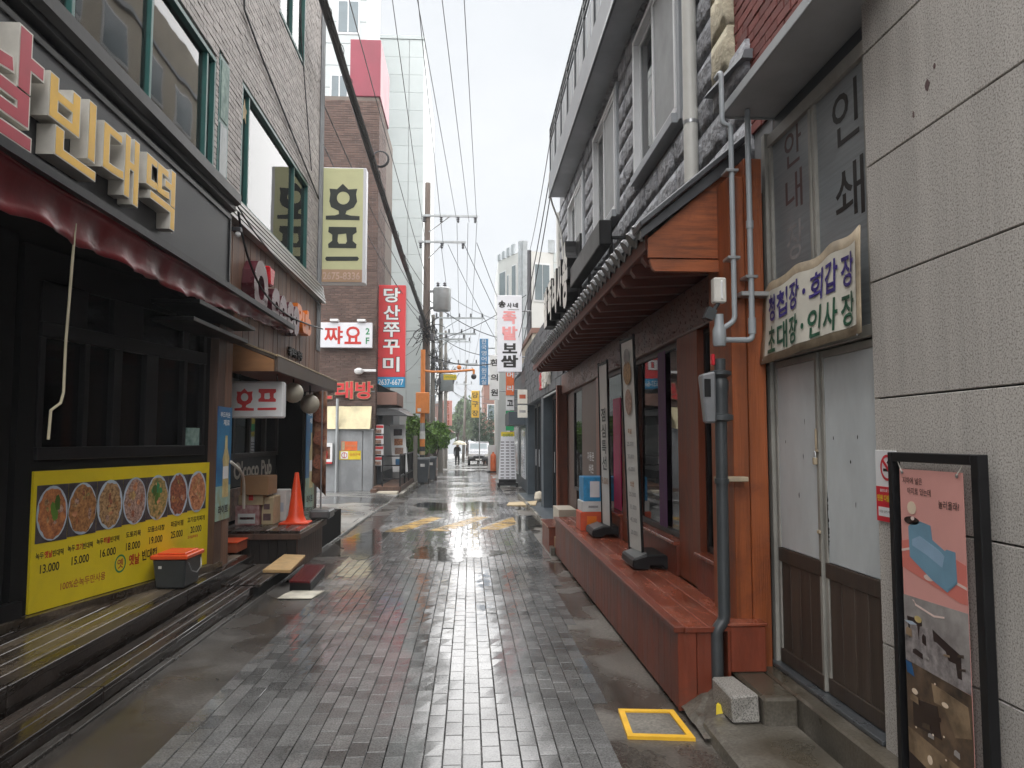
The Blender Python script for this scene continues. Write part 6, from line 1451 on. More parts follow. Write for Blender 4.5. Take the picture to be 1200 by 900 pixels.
B('entrance_panel', 'wood_dk', rs, (1.84, 1.88, 13.2, 14.4, -.1, 2.45))
B('ledge', 'red_wood', rs, (1.72, 1.885, 5.22, 5.80, .47, .72), (1.72, 1.885, 6.38, 8.35, .47, .72), (1.72, 1.885, 8.75, 10.3, .47, .72)); B('ledge_cap', 'red_wood_top', rs, (1.70, 1.885, 5.225, 5.795, .72, .75), (1.70, 1.885, 6.385, 8.345, .72, .75), (1.70, 1.885, 8.755, 10.295, .72, .75))
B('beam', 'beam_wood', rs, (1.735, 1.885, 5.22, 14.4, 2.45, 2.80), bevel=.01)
rr = random.Random(31)
mb = MB()
for k in range(900):
    y = rr.uniform(5.3, 13.5); zz = rr.uniform(2.46, 2.78); s = .012+.02*rr.random(); mb.hexa([(1.731, y-s*2, zz-s*.4), (1.731, y+s*2, zz-s*.2), (1.731, y+s*1.6, zz+s*.5), (1.731, y-s*1.7, zz+s*.3)], [(1.7345, y-s*2, zz-s*.4), (1.7345, y+s*2, zz-s*.2), (1.7345, y+s*1.6, zz+s*.5), (1.7345, y-s*1.7, zz+s*.3)])
mb.build('peeling_varnish', 'beam_wood', rs, kind='stuff')
for y0, y1 in ((5.22, 5.80), (6.38, 8.35), (8.75, 10.3), (12.2, 13.2)):
    w = B('window', 'black', rs, (1.80, 1.85, y0, y0+.05, .75, 2.45), (1.80, 1.85, y1-.05, y1, .75, 2.45), (1.80, 1.85, y0+.05, y1-.05, .75, .80), (1.80, 1.85, y0+.05, y1-.05, 2.40, 2.45))
    MB().box(1.822, 1.828, y0+.05, y1-.05, .80, 2.40).build('pane', 'glass_dark', w)
B('curtain', 'purple', rs, (1.795, 1.799, 6.95, 7.22, .8, 2.42), bevel=0); B('curtain', 'purple', rs, (1.87, 1.88, 5.3, 5.6, .8, 2.4), bevel=0); B('pink_curtain', 'magenta', rs, (1.79, 1.80, 9.05, 9.5, .76, 2.1), bevel=0)
# bench
be = thing('timber_bench', 'long red-brown timber bench with boarded front along the restaurant', 'bench', (1.5, 8, -.05))
y = 4.69; k = 0
while y < 11.25:
    y2 = min(y+.158, 11.3); piece('front_board', 'red_wood', be, 1.262, 1.282, y, y2-.003, g(y)+.02, .437, c=.002); y = y2; k += 1
for x0, x1 in ((1.262, 1.375), (1.378, 1.49)): piece('end_board', 'red_wood', be, x0, x1, 4.672, 4.688, -.025, .437, c=.003)
piece('lip', 'red_wood', be, 1.235, 1.30, 4.655, 11.3, .438, .475, c=.005)
for k in range(3):
    for y0, y1 in ((4.66 if k < 1 else 4.82 if k == 2 else 4.66, 6.9), (6.905, 9.1), (9.105, 11.3)):
        piece('top_board', 'red_wood_top', be, 1.303+k*.145, 1.445+k*.145, y0, y1, .441, .470, c=.004)
B('end_lip', 'red_wood', be, (1.30, 1.515, 4.650, 4.658, .438, .473)); B('frame', 'core_dark', be, (1.29, 1.74, 4.86, 11.28, -.1, .436), (1.29, 1.47, 4.70, 4.86, -.08, .436), bevel=0)
B('back_strip', 'deck_worn', be, (1.715, 1.728, 5.0, 11.3, .4415, .468))
pbx = thing('pipe_casing', 'red-brown boxed pipe casing at the foot of the corner column', 'casing', (1.68, 4.75, .2))
B('front', 'red_wood', pbx, (1.585, 1.80, 4.66, 4.68, .2, .47)); B('side', 'red_wood', pbx, (1.565, 1.583, 4.66, 4.80, .07, .47)); B('top', 'red_wood_top', pbx, (1.56, 1.81, 4.65, 4.79, .472, .49))
stp2 = thing('side_steps', 'red-brown timber steps at the far end of the bench', 'steps', (1.5, 12, -.1))
B('lower_step', 'red_wood', stp2, (1.2, 1.75, 11.6, 12.7, -.12, .27)); B('lower_top', 'red_wood_top', stp2, (1.18, 1.77, 11.57, 12.72, .272, .295)); B('upper_step', 'bld_beige', stp2, (1.48, 1.78, 12.75, 13.6, -.12, .44)); B('infill', 'card', stp2, (1.27, 1.6, 11.31, 11.56, -.05, .16)); B('stone_edge', 'step_conc', stp2, (1.2, 1.26, 11.32, 11.57, -.12, .02))
# eave
ev = thing('tiled_eave', 'black tiled eave with exposed rafters over the restaurant front', 'eave', (1.5, 9, 2.9))
MB().prism_y([(1.20,2.965),(1.88,3.50),(1.88,3.53),(1.20,2.995)], 5.06, 14.25).build('deck', 'core_dark', ev)
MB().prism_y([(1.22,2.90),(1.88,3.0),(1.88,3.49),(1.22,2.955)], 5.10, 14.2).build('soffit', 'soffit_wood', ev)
k = 0; y = 5.25
rme = None
while y < 14.1:
    if rme is None:
        mb = MB().prism_y([(-.34,-.035),(-.31,-.075),(.34,-.04),(.34,.06),(-.34,.02)], -.04, .04); me = bpy.data.meshes.new('rafter'); me.from_pydata(mb.v, [], mb.f); me.materials.append(M['soffit_wood']); bm = bmesh.new(); bm.from_mesh(me); bmesh.ops.recalc_face_normals(bm, faces=bm.faces[:]); bm.to_mesh(me); bm.free(); rme = me
    link('rafter', rme, ev, (1.545, y, 2.885)); y += .385
B('lip_board', 'soffit_wood', ev, (1.185, 1.215, 5.06, 14.25, 2.88, 2.985))
# one eave tile: barrel with round end cap and a drip tongue beside it
def tile_mesh():
    mb = MB(); d = Vector((.70, 0, .55)).normalized(); seg = 8
    rings = []
    for t, r_ in ((-.03, .058), (.0, .056), (.42, .054), (.86, .054)):
        base = len(mb.v); c = d*t + Vector((0, 0, .03)); up = Vector((-d.z, 0, d.x))
        for q in range(seg+1):
            a = math.pi*q/seg; mb.v.append(tuple(c + Vector((0, 1, 0))*math.cos(a)*r_ + up*math.sin(a)*r_))
        rings.append(base)
    for a, b in zip(rings[:-1], rings[1:]):
        for q in range(seg): mb.f.append((a+q, a+q+1, b+q+1, b+q)); mb.m.append(0)
    mb.f.append(tuple(rings[0]+q for q in range(seg+1))); mb.m.append(0)
    c = d*-.035 + Vector((0, 0, .035)); up = Vector((-d.z, 0, d.x))
    disc(mb, c, ((0, 1, 0), tuple(up)), .064, .064, -.02, 12)
    # concave pan tile with a drip tongue
    p0 = []
    for t in (-.02, .86):
        base = len(mb.v)
        for q in range(5):
            f = q/4; mb.v.append(tuple(d*t + Vector((0, .055+.09*f, .03-.03*math.sin(f*3.1416)))))
        p0.append(base)
    for q in range(4): mb.f.append((p0[0]+q, p0[0]+q+1, p0[1]+q+1, p0[1]+q)); mb.m.append(0)
    base = len(mb.v)
    for y_, z_ in ((.05, .03), (.10, -.005), (.15, .03), (.14, -.04), (.10, -.085), (.06, -.04)): mb.v.append((-.03, y_, z_))
    mb.f.append((base, base+1, base+2, base+3, base+4, base+5)); mb.m.append(0)
    me = bpy.data.meshes.new('roof_tile'); me.from_pydata(mb.v, [], mb.f); me.materials.append(M['tile_black']); return me
tm = tile_mesh(); y = 5.12; rr = random.Random(4)
while y < 14.1:
    o = link('roof_tile', tm, ev, (1.185+.006*rr.random(), y, 3.0+.006*rr.random())); o.rotation_euler = (0, .02*(rr.random()-.5), .03*(rr.random()-.5)); y += .205
MB().prism_y([(1.19,2.815),(1.83,2.815),(1.83,3.47),(1.80,3.47),(1.19,2.945)], 5.005, 5.03).build('gable_board', 'gable_wood', ev)
MB().prism_y([(1.215,2.735),(1.235,2.72),(1.81,2.72),(1.81,2.80),(1.195,2.80)], 4.99, 5.03).build('gable_trim', 'gable_wood', ev)
MB().prism_y([(1.13,2.93),(1.13,2.99),(1.86,3.60),(1.86,3.50)], 4.95, 5.004).build('flashing', 'flash_metal', ev)
MB().prism_y([(1.12,2.99),(1.86,3.605),(1.86,3.66),(1.11,3.035)], 4.90, 5.15).build('flashing', 'flash_metal', ev, bevel=.008)
# standing banners on the bench
def stand(label, F0, F1, lean, zb, zt, base, m, txt):
    t = thing('standing_banner', label, 'banner', (base[0], base[1], .47), 'standing banners on the timber bench')
    bx0, bx1, by0, by1 = base[2:]
    MB().prism_y([(bx0+.02,.475),(bx0+.12,.475),(bx0+.15,.505),(bx1-.15,.505),(bx1-.12,.475),(bx1-.02,.475),(bx1,.50),(bx1-.02,.555),(bx1-.12,.60),(bx0+.12,.60),(bx0+.0,.565),(bx0-.01,.50)], by0, by1).build('base', 'black', t, bevel=.012)
    MB().hexa([(bx0+.02,by0+.03,.566),(bx0+.13,by0+.03,.606),(bx0+.13,by1-.03,.606),(bx0+.02,by1-.03,.566)], [(bx0+.02,by0+.03,.572),(bx0+.13,by0+.03,.612),(bx0+.13,by1-.03,.612),(bx0+.02,by1-.03,.572)]).build('base_panel', 'base_grey', t)
    a, b = Vector((*F0, zb)), Vector((*F1, zb)); L_ = Vector((lean, 0, zt-zb)); n = (b-a).cross(L_).normalized()*-.008
    MB().hexa([a, b, b+n, a+n], [a+L_, b+L_, b+L_+n, a+L_+n]).build('sheet', m, t)
    for e in (a, b): tubeo('edge_rail', 'black', t, [e-Vector((0, 0, .03)), e+L_+Vector((0, 0, .03))], .013, 6)
    tubeo('top_rail', 'black', t, [a+L_, b+L_], .016, 6)
    r = (b-a).normalized(); u = L_.normalized(); w = (b-a).length; nn = r.cross(u).normalized()
    c = a.lerp(b, .5)
    for f, s_, ww, hh, mm in txt:
        p = c + L_*f + nn*.010
        if s_ is None: disc(MB(), p, (r, u), w*ww, hh, .002, 18).build('picture', mm, t)
        else: put(MB(), glyphs(s_, .02), p, (r, u), w*ww, hh).build('lettering', mm, t)
stand('white menu banner with round food pictures on the bench nearest the column', (1.5, 7.2), (1.535, 6.8), -.065, .60, 2.52, (1.62, 6.95, 1.42, 1.82, 6.66, 7.16), 'banner_w', [(.92, None, .22, .07, 'ink_grey'), (.84, None, .30, .11, 'food3'), (.70, None, .25, .12, 'food4'), (.56, '족발', .3, .05, 'food2'), (.5, '25.000', .5, .04, 'ink_grey'), (.44, '35.000', .5, .04, 'ink_grey'), (.38, '45.000', .5, .04, 'ink_grey'), (.31, '보쌈', .3, .05, 'food2'), (.26, '25.000', .5, .04, 'ink_grey'), (.2, '35.000', .5, .04, 'ink_grey'), (.14, '45.000', .5, .04, 'ink_grey'), (.08, '20.000', .5, .04, 'ink_grey')])
stand('olive grey lettered banner farther back on the bench beside the boxes', (1.60, 9.25), (1.632, 8.85), -.03, .60, 2.50, (1.62, 9.05, 1.42, 1.84, 8.85, 9.35), 'banner_w', [(.68, '점', .5, .16, 'sign_grey'), (.58, '심', .5, .16, 'sign_grey'), (.48, '특', .5, .16, 'sign_grey'), (.38, '선', .5, .16, 'sign_grey'), (.27, '9.000', .7, .08, 'food3')])
for i, (z0, z1, x0, x1, m) in enumerate(((.472, .70, 1.38, 1.72, 'red_box'), (.704, .83, 1.40, 1.80, 'white_box'), (.834, 1.13, 1.42, 1.84, 'blue_box'))):
    o = thing('goods_box', ('red carton at the bottom of the pile on the bench', 'flat white carton in the middle of the pile on the bench', 'blue printed carton on top of the pile on the bench')[i], 'box', (1.6, 9.8, z0), 'cartons piled on the timber bench')
    B('body', m, o, (x0, x1, 9.55, 9.95, z0, z1), bevel=.005); B('print', ('orange_plastic', 'ink_grey', 'white')[i], o, (x0+.08, x0+.2, 9.546, 9.549, z0+.05, z1-.05), bevel=0); B('flap', m, o, (x0+.005, x1-.005, 9.555, 9.945, z1-.001, z1+.003), bevel=0)
# black raised sign above the eave
bsg = thing('roof_sign', 'black raised letter sign on a steel frame above the tiled eave', 'sign', (1.5, 11, 3.4))
B('box', 'black', bsg, (1.42, 1.56, 8.25, 10.7, 3.74, 4.02), bevel=.01)
for k, ch in enumerate('송사네족발'):
    le = put(MB(), glyphs(ch, .05, True), (1.56, 11.15+k*.72, 4.02), LX, .62, 1.0 if k == 0 else .72, .16).build('letter', 'black', bsg); put(MB(), glyphs(ch, .045), (1.397, 11.15+k*.72, 4.02), LX, .60, .98 if k == 0 else .70).build('letter_face', 'silver', le)
B('back_plate', 'black', bsg, (1.565, 1.60, 10.75, 14.4, 3.55, 4.55)); 
for yy in (8.6, 10.2, 11.6, 13.4): piece('leg', 'black', bsg, 1.60, 1.64, yy, yy+.04, 3.22, 3.9); piece('stay', 'black', bsg, 1.60, 2.0, yy, yy+.035, 3.9, 3.935)
# goose lamps over the far end
for yy in (14.6, 15.3, 16.2): 
    pass

# ================================================================== STONE BUILDING ABOVE
sb = thing('stone_building', 'upper storey of grey rock-faced stone with white windows above the restaurant', 'building', (2.3, 11, 3.3))
XS = 2.03
WR = [(6.95, 8.8, 4.68, 6.34), (10.0, 11.8, 4.68, 6.34), (13.0, 14.9, 4.75, 6.2)]
cw = MB()
for y0, y1, z0, z1 in ((4.93, 17, 3.27, 4.68), (4.93, 17, 6.34, 6.62), (4.93, 6.95, 4.68, 6.34), (8.8, 10.0, 4.68, 6.34), (11.8, 13.0, 4.68, 6.34), (14.9, 17, 4.68, 6.34), (13.0, 14.9, 4.68, 4.75), (13.0, 14.9, 6.2, 6.34)): cw.box(XS, XS+.25, y0, y1, z0, z1)
cw.box(3.2, 5, 4.93, 17, 3.27, 9.5); cw.box(XS+.25, 3.2, 16.9, 17, 3.27, 7); cw.box(XS+.25, 3.2, 4.93, 17, 4.5, 4.6); cw.box(XS, 3.2, 4.93, 17, 6.62, 7.1)
cw.build('wall', 'stone_core', sb)
SV = []
for v in range(8):
    rr = random.Random(100+v); mb = MB(); ny_, nz_ = 7, 4; P = {}
    for i in range(ny_+1):
        for j in range(nz_+1):
            e = 1 if (i in (0, ny_) or j in (0, nz_)) else 0
            P[i, j] = len(mb.v); mb.v.append((-(.05 if e else .052+.024*rr.random()), -.5+i/ny_+(0 if e else .05*(rr.random()-.5)), -.5+j/nz_+(0 if e else .08*(rr.random()-.5))))
    for i in range(ny_):
        for j in range(nz_): mb.f.append((P[i, j], P[i, j+1], P[i+1, j+1], P[i+1, j]))
    bnd = [(i, 0) for i in range(ny_)] + [(ny_, j) for j in range(nz_)] + [(i, nz_) for i in range(ny_, 0, -1)] + [(0, j) for j in range(nz_, 0, -1)]
    bi = []
    for i, j in bnd:
        p = mb.v[P[i, j]]; bi.append(len(mb.v)); mb.v.append((.02, p[1], p[2]))
    for q in range(len(bnd)): mb.f.append((P[bnd[q]], P[bnd[(q+1) % len(bnd)]], bi[(q+1) % len(bnd)], bi[q]))
    me = bpy.data.meshes.new('stone'); me.from_pydata(mb.v, [], mb.f); bm = bmesh.new(); bm.from_mesh(me); bmesh.ops.recalc_face_normals(bm, faces=bm.faces[:]); bm.to_mesh(me); bm.free()
    me.materials.append(M['stone_dk']); me.polygons.foreach_set('use_smooth', [True]*len(me.polygons)); SV.append(me)
rr = random.Random(55); z = 3.30; row = 0
while z < 6.6:
    z2 = min(z+.30, 6.61); segs = [(5.98 if z > 4.45 else 5.25, 16.95)]
    for h in WR:
        if z2 > h[2]-.06+.02 and z < h[3]+.05:
            ns_ = []
            for a, b in segs:
                if h[1]+.1 <= a or h[0]-.1 >= b: ns_.append((a, b)); continue
                if h[0]-.1 > a: ns_.append((a, h[0]-.1))
                if h[1]+.1 < b: ns_.append((h[1]+.1, b))
            segs = ns_
    for a, b in segs:
        u = a
        while u < b-.02:
            L_ = .46+.34*rr.random(); e = u+L_
            if b-e < .25: e = b
            o = link('stone', rr.choice(SV), sb, (XS, (u+e)/2, (z+z2)/2)); o.scale = (1, e-u-.016, z2-z-.016)
            if rr.random() < .5: o.rotation_euler = (math.pi, 0, 0)
            u = e
    z = z2; row += 1
sc_me = [m.copy() for m in SV[:3]]
for m in sc_me: m.materials.clear(); m.materials.append(M['stone_cream'])
for k in range(6): o = link('quoin_stone', sc_me[k % 3], sb, (XS-.01, 5.78, 4.60+k*.36)); o.scale = (1.1, .40, .35)
bricks(MB(), 'x', XS-.0, .02, 3.4, 5.56, 3.78, 6.6, (), bl=.21, bh=.075, jt=.012, sgn=-1, seed=9).build('red_brick_course', 'brick_red', sb, kind='stuff')
B('brick_wall', 'mortar_grey', sb, (XS+.005, XS+.2, 3.4, 5.57, 3.6, 7.0), bevel=0)
MB().hexa([(1.93,5.2,4.32),(2.05,5.2,4.32),(2.05,6.0,4.38),(1.9,6.0,4.38)], [(1.95,5.2,4.38),(2.05,5.2,4.40),(2.05,6.0,4.46),(1.94,6.0,4.44)]).build('ledge', 'slab_edge', sb)
for y0, y1, z0, z1 in WR:
    w = MB(); fw = .05
    w.box(XS-.10, XS+.06, y0, y1, z0, z0+fw); w.box(XS-.10, XS+.06, y0, y1, z1-fw, z1); w.box(XS-.10, XS+.06, y0, y0+fw, z0+fw, z1-fw); w.box(XS-.10, XS+.06, y1-fw, y1, z0+fw, z1-fw)
    w = w.build('window', 'upvc', sb, bevel=.006); ym = (y0+y1)/2
    B('sash', 'upvc', w, (XS-.085, XS-.045, y0+fw, y0+fw+.045, z0+fw, z1-fw), (XS-.085, XS-.045, ym-.02, ym+.03, z0+fw, z1-fw), (XS-.085, XS-.045, y0+fw+.045, ym-.02, z0+fw, z0+fw+.045), (XS-.085, XS-.045, y0+fw+.045, ym-.02, z1-fw-.045, z1-fw))
    B('screen', 'win_screen', w, (XS-.068, XS-.064, y0+fw+.045, ym-.02, z0+fw+.045, z1-fw-.045), bevel=0)
    B('sash', 'upvc', w, (XS-.03, XS+.01, y1-fw-.045, y1-fw, z0+fw, z1-fw), (XS-.03, XS+.01, ym, ym+.05, z0+fw, z1-fw), (XS-.03, XS+.01, ym+.05, y1-fw-.045, z0+fw, z0+fw+.045), (XS-.03, XS+.01, ym+.05, y1-fw-.045, z1-fw-.045, z1-fw))
    MB().box(XS-.013, XS-.007, ym+.05, y1-fw-.045, z0+fw+.045, z1-fw-.045).build('pane', 'glass_up', w); B('curtain', 'curtain_w', w, (XS+.12, XS+.14, ym, y1, z0, z1), bevel=0)
    B('surround', 'slab_grey', w, (XS-.085, XS-.01, y0-.09, y0-.002, z0-.10, z1+.06), (XS-.085, XS-.01, y1+.002, y1+.09, z0-.10, z1+.06), (XS-.08, XS-.01, y0-.002, y1+.002, z1+.002, z1+.06)); B('sill', 'slab_grey', w, (XS-.14, XS-.01, y0-.002, y1+.002, z0-.10, z0-.003))
ba = thing('balcony', 'projecting concrete roof slab with railing along the stone building', 'balcony', (1.85, 11, 6.6))
B('slab', 'slab_grey', ba, (1.66, 2.03, 4, 15.6, 6.625, 7.0), bevel=.01); B('edge', 'slab_edge', ba, (1.63, 1.66, 4, 15.6, 6.605, 7.08)); B('drip', 'flash_metal', ba, (1.622, 1.629, 4, 15.6, 6.59, 6.66))
for k in range(30):
    y0 = 4.2+k*.38; piece('infill_panel', 'galv_dull', ba, 1.665, 1.675, y0, y0+.30, 7.08, 7.72, c=.002)
for k in range(13): piece('post', 'gas_dark', ba, 1.64, 1.68, 4.2+k*.94, 4.24+k*.94, 7.0, 8.05)
for zz in (7.78, 7.92, 8.05): piece('rail', 'gas_dark', ba, 1.645, 1.675, 4, 15.6, zz-.015, zz+.015)
tag(tubeo('drain_hose', 'pvc', None, bez((1.64,15.4,7.1),(1.6,15.8,6.3),(1.95,15.9,6.6),(1.96,15.9,5.4)), .02), 'pale drain hose curling under the end of the concrete roof slab', 'hose')
rp_ = thing('downpipe', 'white plastic downpipe on the rock-faced stone wall', 'pipe', (1.93, 6.4, 3.6)); tubeo('pipe', 'pvc', rp_, [(1.91, 6.4, 3.64), (1.91, 6.4, 7.0)], .062, 16); tubeo('collar', 'steel', rp_, [(1.91, 6.4, 4.33), (1.91, 6.4, 4.36)], .066, 16); tubeo('coupling', 'pvc', rp_, [(1.91, 6.4, 4.36), (1.91, 6.4, 4.46)], .067, 16)
tag(tubeo('downpipe', 'pvc', None, [(1.96, 16.6, 3.3), (1.96, 16.6, 6.6)], .06, 12), 'pale downpipe on the far corner of the stone building', 'pipe')

# gas pipes ------------------------------------------------------------------
gp = thing('gas_pipes', 'grey gas pipes with regulator running down the orange corner column', 'pipe', (1.6, 4.68, .4))
yg = 4.68
def elbow(*p):
    out = [Vector(p[0])]
    for a, b, c in zip(p[:-2], p[1:-1], p[2:]):
        a, b, c = Vector(a), Vector(b), Vector(c); r = .035
        p0 = b+(a-b).normalized()*r; p1 = b+(c-b).normalized()*r
        for t in (0, .25, .5, .75, 1): out.append(p0*(1-t)**2+b*2*t*(1-t)+p1*t*t)
    return out+[Vector(p[-1])]
tubeo('pipe', 'gas_grey', gp, elbow((1.60,4.78,3.95),(1.60,yg,3.95),(1.60,yg,3.60),(1.655,yg,3.60),(1.655,yg,2.34),(1.56,yg,2.28)), .017, 10)
tubeo('pipe', 'gas_grey', gp, elbow((1.765,yg,3.70),(1.765,yg,2.22),(1.57,yg,2.22)), .018, 10)
tubeo('coupling', 'gas_grey', gp, [(1.765,yg,2.36),(1.765,yg,2.26)], .024, 10); tubeo('coupling', 'gas_grey', gp, [(1.765,yg,2.98),(1.765,yg,2.93)], .023, 10)
tubeo('riser', 'gas_dark', gp, elbow((1.555,yg,2.0),(1.552,yg,.50),(1.50,yg-.01,.455),(1.50,yg-.01,-.05)), .037, 14)
MB().lathe([(.036,0),(.042,.02),(.042,.10),(.03,.13),(.028,.20)], (1.555, yg, 2.18), 14).build('valve_cap', 'gas_grey', gp, smooth=True)
MB().lathe([(.04,-.05),(.075,-.04),(.075,-.01),(.045,0),(.045,.13),(.05,.15),(.05,.20),(.04,.22),(.07,.24),(.07,.26),(.035,.27),(.035,.34)], (1.555, yg, 1.76), 16).build('regulator', 'gas_dark', gp, smooth=True)
MB().lathe([(.066,0),(.066,.025),(.05,.03),(.05,.0)], (1.555, yg, 1.72), 14).build('flange', 'gas_dark', gp)
mt_ = MB().hexa([(1.44,yg-.06,1.70),(1.51,yg-.06,1.70),(1.51,yg+.06,1.70),(1.46,yg+.06,1.70)], [(1.42,yg-.06,2.0),(1.51,yg-.06,2.02),(1.51,yg+.06,2.02),(1.43,yg+.06,2.0)]).build('meter', 'meter_grey', gp, bevel=.012)
B('meter_face', 'black', gp, (1.435, 1.475, yg-.064, yg-.061, 1.86, 1.97), bevel=0)
B('red_valve', 'red_plastic', gp, (1.50, 1.52, yg-.02, yg+.02, 2.06, 2.13), bevel=.005)
for zz, xx in ((3.30, 1.655), (2.74, 1.655), (2.62, 1.765)): B('clamp', 'steel', gp, (xx-.04, xx+.04, yg-.022, yg+.09, zz-.010, zz+.010)); 
B('clamp', 'sign_edge', gp, (1.53, 1.72, yg-.01, yg+.09, 1.34, 1.37)); tubeo('clamp_ring', 'gas_dark', gp, [(1.553, yg, 1.33), (1.553, yg, 1.36)], .045, 12); B('clamp', 'steel', gp, (1.70, 1.88, yg-.005, yg+.09, 2.50, 2.53))
jb = thing('junction_box', 'pale junction box with a small spotlight under the gable board', 'lamp', (1.58, 4.7, 2.48)); B('box', 'gas_box', jb, (1.535, 1.615, 4.70, 4.77, 2.46, 2.62), bevel=.008); B('latch', 'white', jb, (1.575, 1.59, 4.692, 4.70, 2.48, 2.60)); MB().hexa([(1.46,4.66,2.36),(1.51,4.66,2.34),(1.51,4.72,2.34),(1.46,4.72,2.36)], [(1.49,4.66,2.43),(1.54,4.66,2.40),(1.54,4.72,2.40),(1.49,4.72,2.43)]).build('spot_head', 'gas_dark', jb); tubeo('spot_arm', 'gas_dark', jb, [(1.53,4.71,2.41),(1.57,4.73,2.46)], .012, 6)

# ================================================================== DARK SHOP BEYOND
ds = thing('dark_shop', 'charcoal clad shop with recessed glass doors beyond the restaurant', 'building', (2.2, 20, -.2))
B('wall', 'dark_wall', ds, (2.25, 5, 15.1, 26, -.3, 4.6), (1.9, 2.25, 19.7, 20.3, -.3, 2.75), (1.9, 2.25, 25, 26, -.3, 2.75), (1.9, 2.25, 15.0, 15.5, -.3, 2.75), bevel=0)
for r_ in range(9):
    for c_ in range(14):
        y0 = 15.0+c_*.78 + (.39 if r_ % 2 else 0)
        piece('cladding_slab', 'dark_clad', ds, 1.88-.006*((r_+c_) % 3), 1.92, y0, y0+.772, 2.72+r_*.205, 2.72+r_*.205+.198, c=.004)
B('lintel', 'dark_wall', ds, (1.92, 2.25, 15.0, 26, 2.70, 4.55), bevel=0); B('soffit_light', 'galv', ds, (1.90, 1.95, 15.4, 19.7, 2.66, 2.70))
for y0 in (15.5, 16.5, 17.5, 18.5, 20.4, 21.5, 22.6, 23.7):
    w = B('glass_door', 'black', ds, (2.1, 2.15, y0, y0+.06, -.15, 2.7), (2.1, 2.15, y0+.90, y0+.96, -.15, 2.7), (2.1, 2.15, y0+.06, y0+.9, -.15, -.05), (2.1, 2.15, y0+.06, y0+.9, 2.6, 2.7)); MB().box(2.12, 2.126, y0+.06, y0+.9, -.05, 2.6).build('pane', 'glass_dark', w); tubeo('pull', 'steel', w, [(2.07, y0+.15, .8), (2.07, y0+.15, 1.3)], .012, 6)
o = thing('shop_lettering', 'small pale raised letters on the charcoal lintel', 'sign', (1.85, 18, 2.9))
for k, ch in enumerate('맛집명가'): put(MB(), glyphs(ch, .03, True), (1.862, 19.6-k*.62, 3.08), LX, .5, .42, .06).build('letter', 'silver' if k else 'red_plastic', o)
sheet('forecourt', lambda y: 1.55, lambda y: 2.25, [14.5, 18, 26], .012, 'dark_wall', thick=.03)
tag(B('kerb_edge', 'step_conc', None, (1.5, 1.56, 14.5, 24, -.3, -.06), bevel=.01), 'pale kerb edge in front of the charcoal shop', 'kerb')
o = MB().hexa([(1.0,20.6,g(21)+.003),(1.75,20.3,g(21)+.02),(1.9,21.6,g(21)+.02),(1.1,21.5,g(21)+.003)], [(1.0,20.6,g(21)+.02),(1.75,20.3,g(21)+.05),(1.9,21.6,g(21)+.05),(1.1,21.5,g(21)+.02)]).build('cardboard_sheet', 'card2'); tag(o, 'flat tan cardboard sheet on the ground before the charcoal shop', 'cardboard')
mb = MB(); rr = random.Random(12); mb.ball((1.98, 21.9, g(22)+.12), .15, 8); mb.v = [(a+.04*rr.random(), b+.06*rr.random(), c+.05*rr.random()) for a, b, c in mb.v]; tag(mb.build('sandbag', 'bld_beige', None, smooth=True), 'small beige sandbag by the wall of the charcoal shop', 'sandbag')
for i, (y0, w_, z0, z1, m) in enumerate(((24.6, .5, 2.75, 3.2, 'white_dirty'), (24.6, .5, 2.3, 2.7, 'white_dirty'))):
    o = thing('projecting_sign', ('upper small white projecting sign on the charcoal shop end', 'lower small white projecting sign on the charcoal shop end')[i], 'sign', (1.7, y0, z0)); B('box', m, o, (1.55, 1.86, y0, y0+.12, z0, z1)); B('print', 'ink_redbrown' if i == 0 else 'ink_grey', o, (1.6, 1.8, y0-.006, y0-.001, z0+.16, z1-.16), bevel=0); tubeo('bracket', 'black', o, [(1.85, y0+.06, z0+.2), (1.92, y0+.06, z0+.2)], .02, 6)
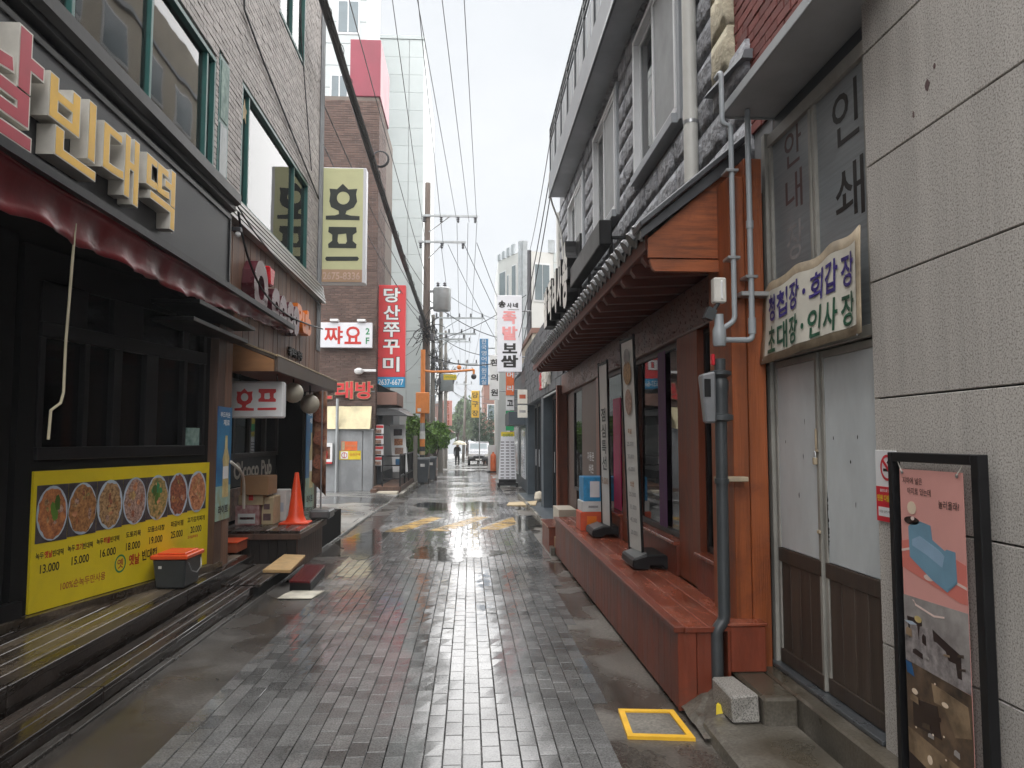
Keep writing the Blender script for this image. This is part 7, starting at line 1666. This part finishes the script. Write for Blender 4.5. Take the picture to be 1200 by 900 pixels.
cnp = thing('shop_canopy', 'dark box canopy over the pavement beyond the charcoal shop', 'canopy', (1.7, 27, 2.2)); B('box', 'dark_wall', cnp, (1.35, 2.3, 26.3, 29, 2.1, 2.55)); B('post', 'gas_dark', cnp, (2.2, 2.28, 28.8, 28.9, -.2, 2.1))
house('narrow_shop', 'narrow dim shop front behind the standing menu board', 2.0, 4.5, 26.05, 38, 4.2, 'dark_wall', (), sidewin=((27,29,.2,2.0,-1),(31,34,.2,2.2,-1)))
o = thing('parasol_tent', 'white pointed canvas canopy beside the parked van', 'canopy', (2.2, 50, 2)); MB().lathe([(1.1,0),(.5,.22),(.03,.45),(0,.46)], (2.6, 50, 2.05), 4).build('cover', 'white', o); 
for a, b in ((1.9, 49.6), (3.2, 50.4)): tubeo('post', 'galv', o, [(a, b, g(50)), (a, b, 2.06)], .03, 6)

rb = thing('rear_block', 'pale block mirrored in the upper windows of the grey brick building', 'building', (6, 14, 0))
B('wall', 'bld_beige', rb, (5.2, 9, 4.5, 36, -.2, 17), bevel=0)
for r_ in range(4):
    for c_ in range(10):
        w = B('window', 'upvc', rb, (5.15, 5.22, 5.6+c_*2.9, 7.3+c_*2.9, 5.4+r_*2.7, 6.9+r_*2.7)); B('pane', 'far_glass', w, (5.13, 5.149, 5.7+c_*2.9, 7.2+c_*2.9, 5.5+r_*2.7, 6.8+r_*2.7), bevel=0)
    B('string_course', 'slab_grey', rb, (5.12, 5.2, 4.5, 36, 7.35+r_*2.7, 7.5+r_*2.7))
# damp air over the street
hz = MB().box(-41, 41, -21, 151, -3.0, 27.5).build('haze', 'white'); hz["kind"] = "stuff"; hz.data.materials.clear()
hm = bpy.data.materials.new('haze'); hm.use_nodes = True; t = hm.node_tree; t.nodes.clear()
ho = t.nodes.new("ShaderNodeOutputMaterial"); hv = t.nodes.new("ShaderNodeVolumePrincipled"); hv.inputs["Color"].default_value = (.93, .95, .97, 1); hv.inputs["Density"].default_value = .0014
t.links.new(hv.outputs[0], ho.inputs["Volume"]); hm.cycles.homogeneous_volume = True; hz.data.materials.append(hm)
bpy.data.scenes.remove(TMP)
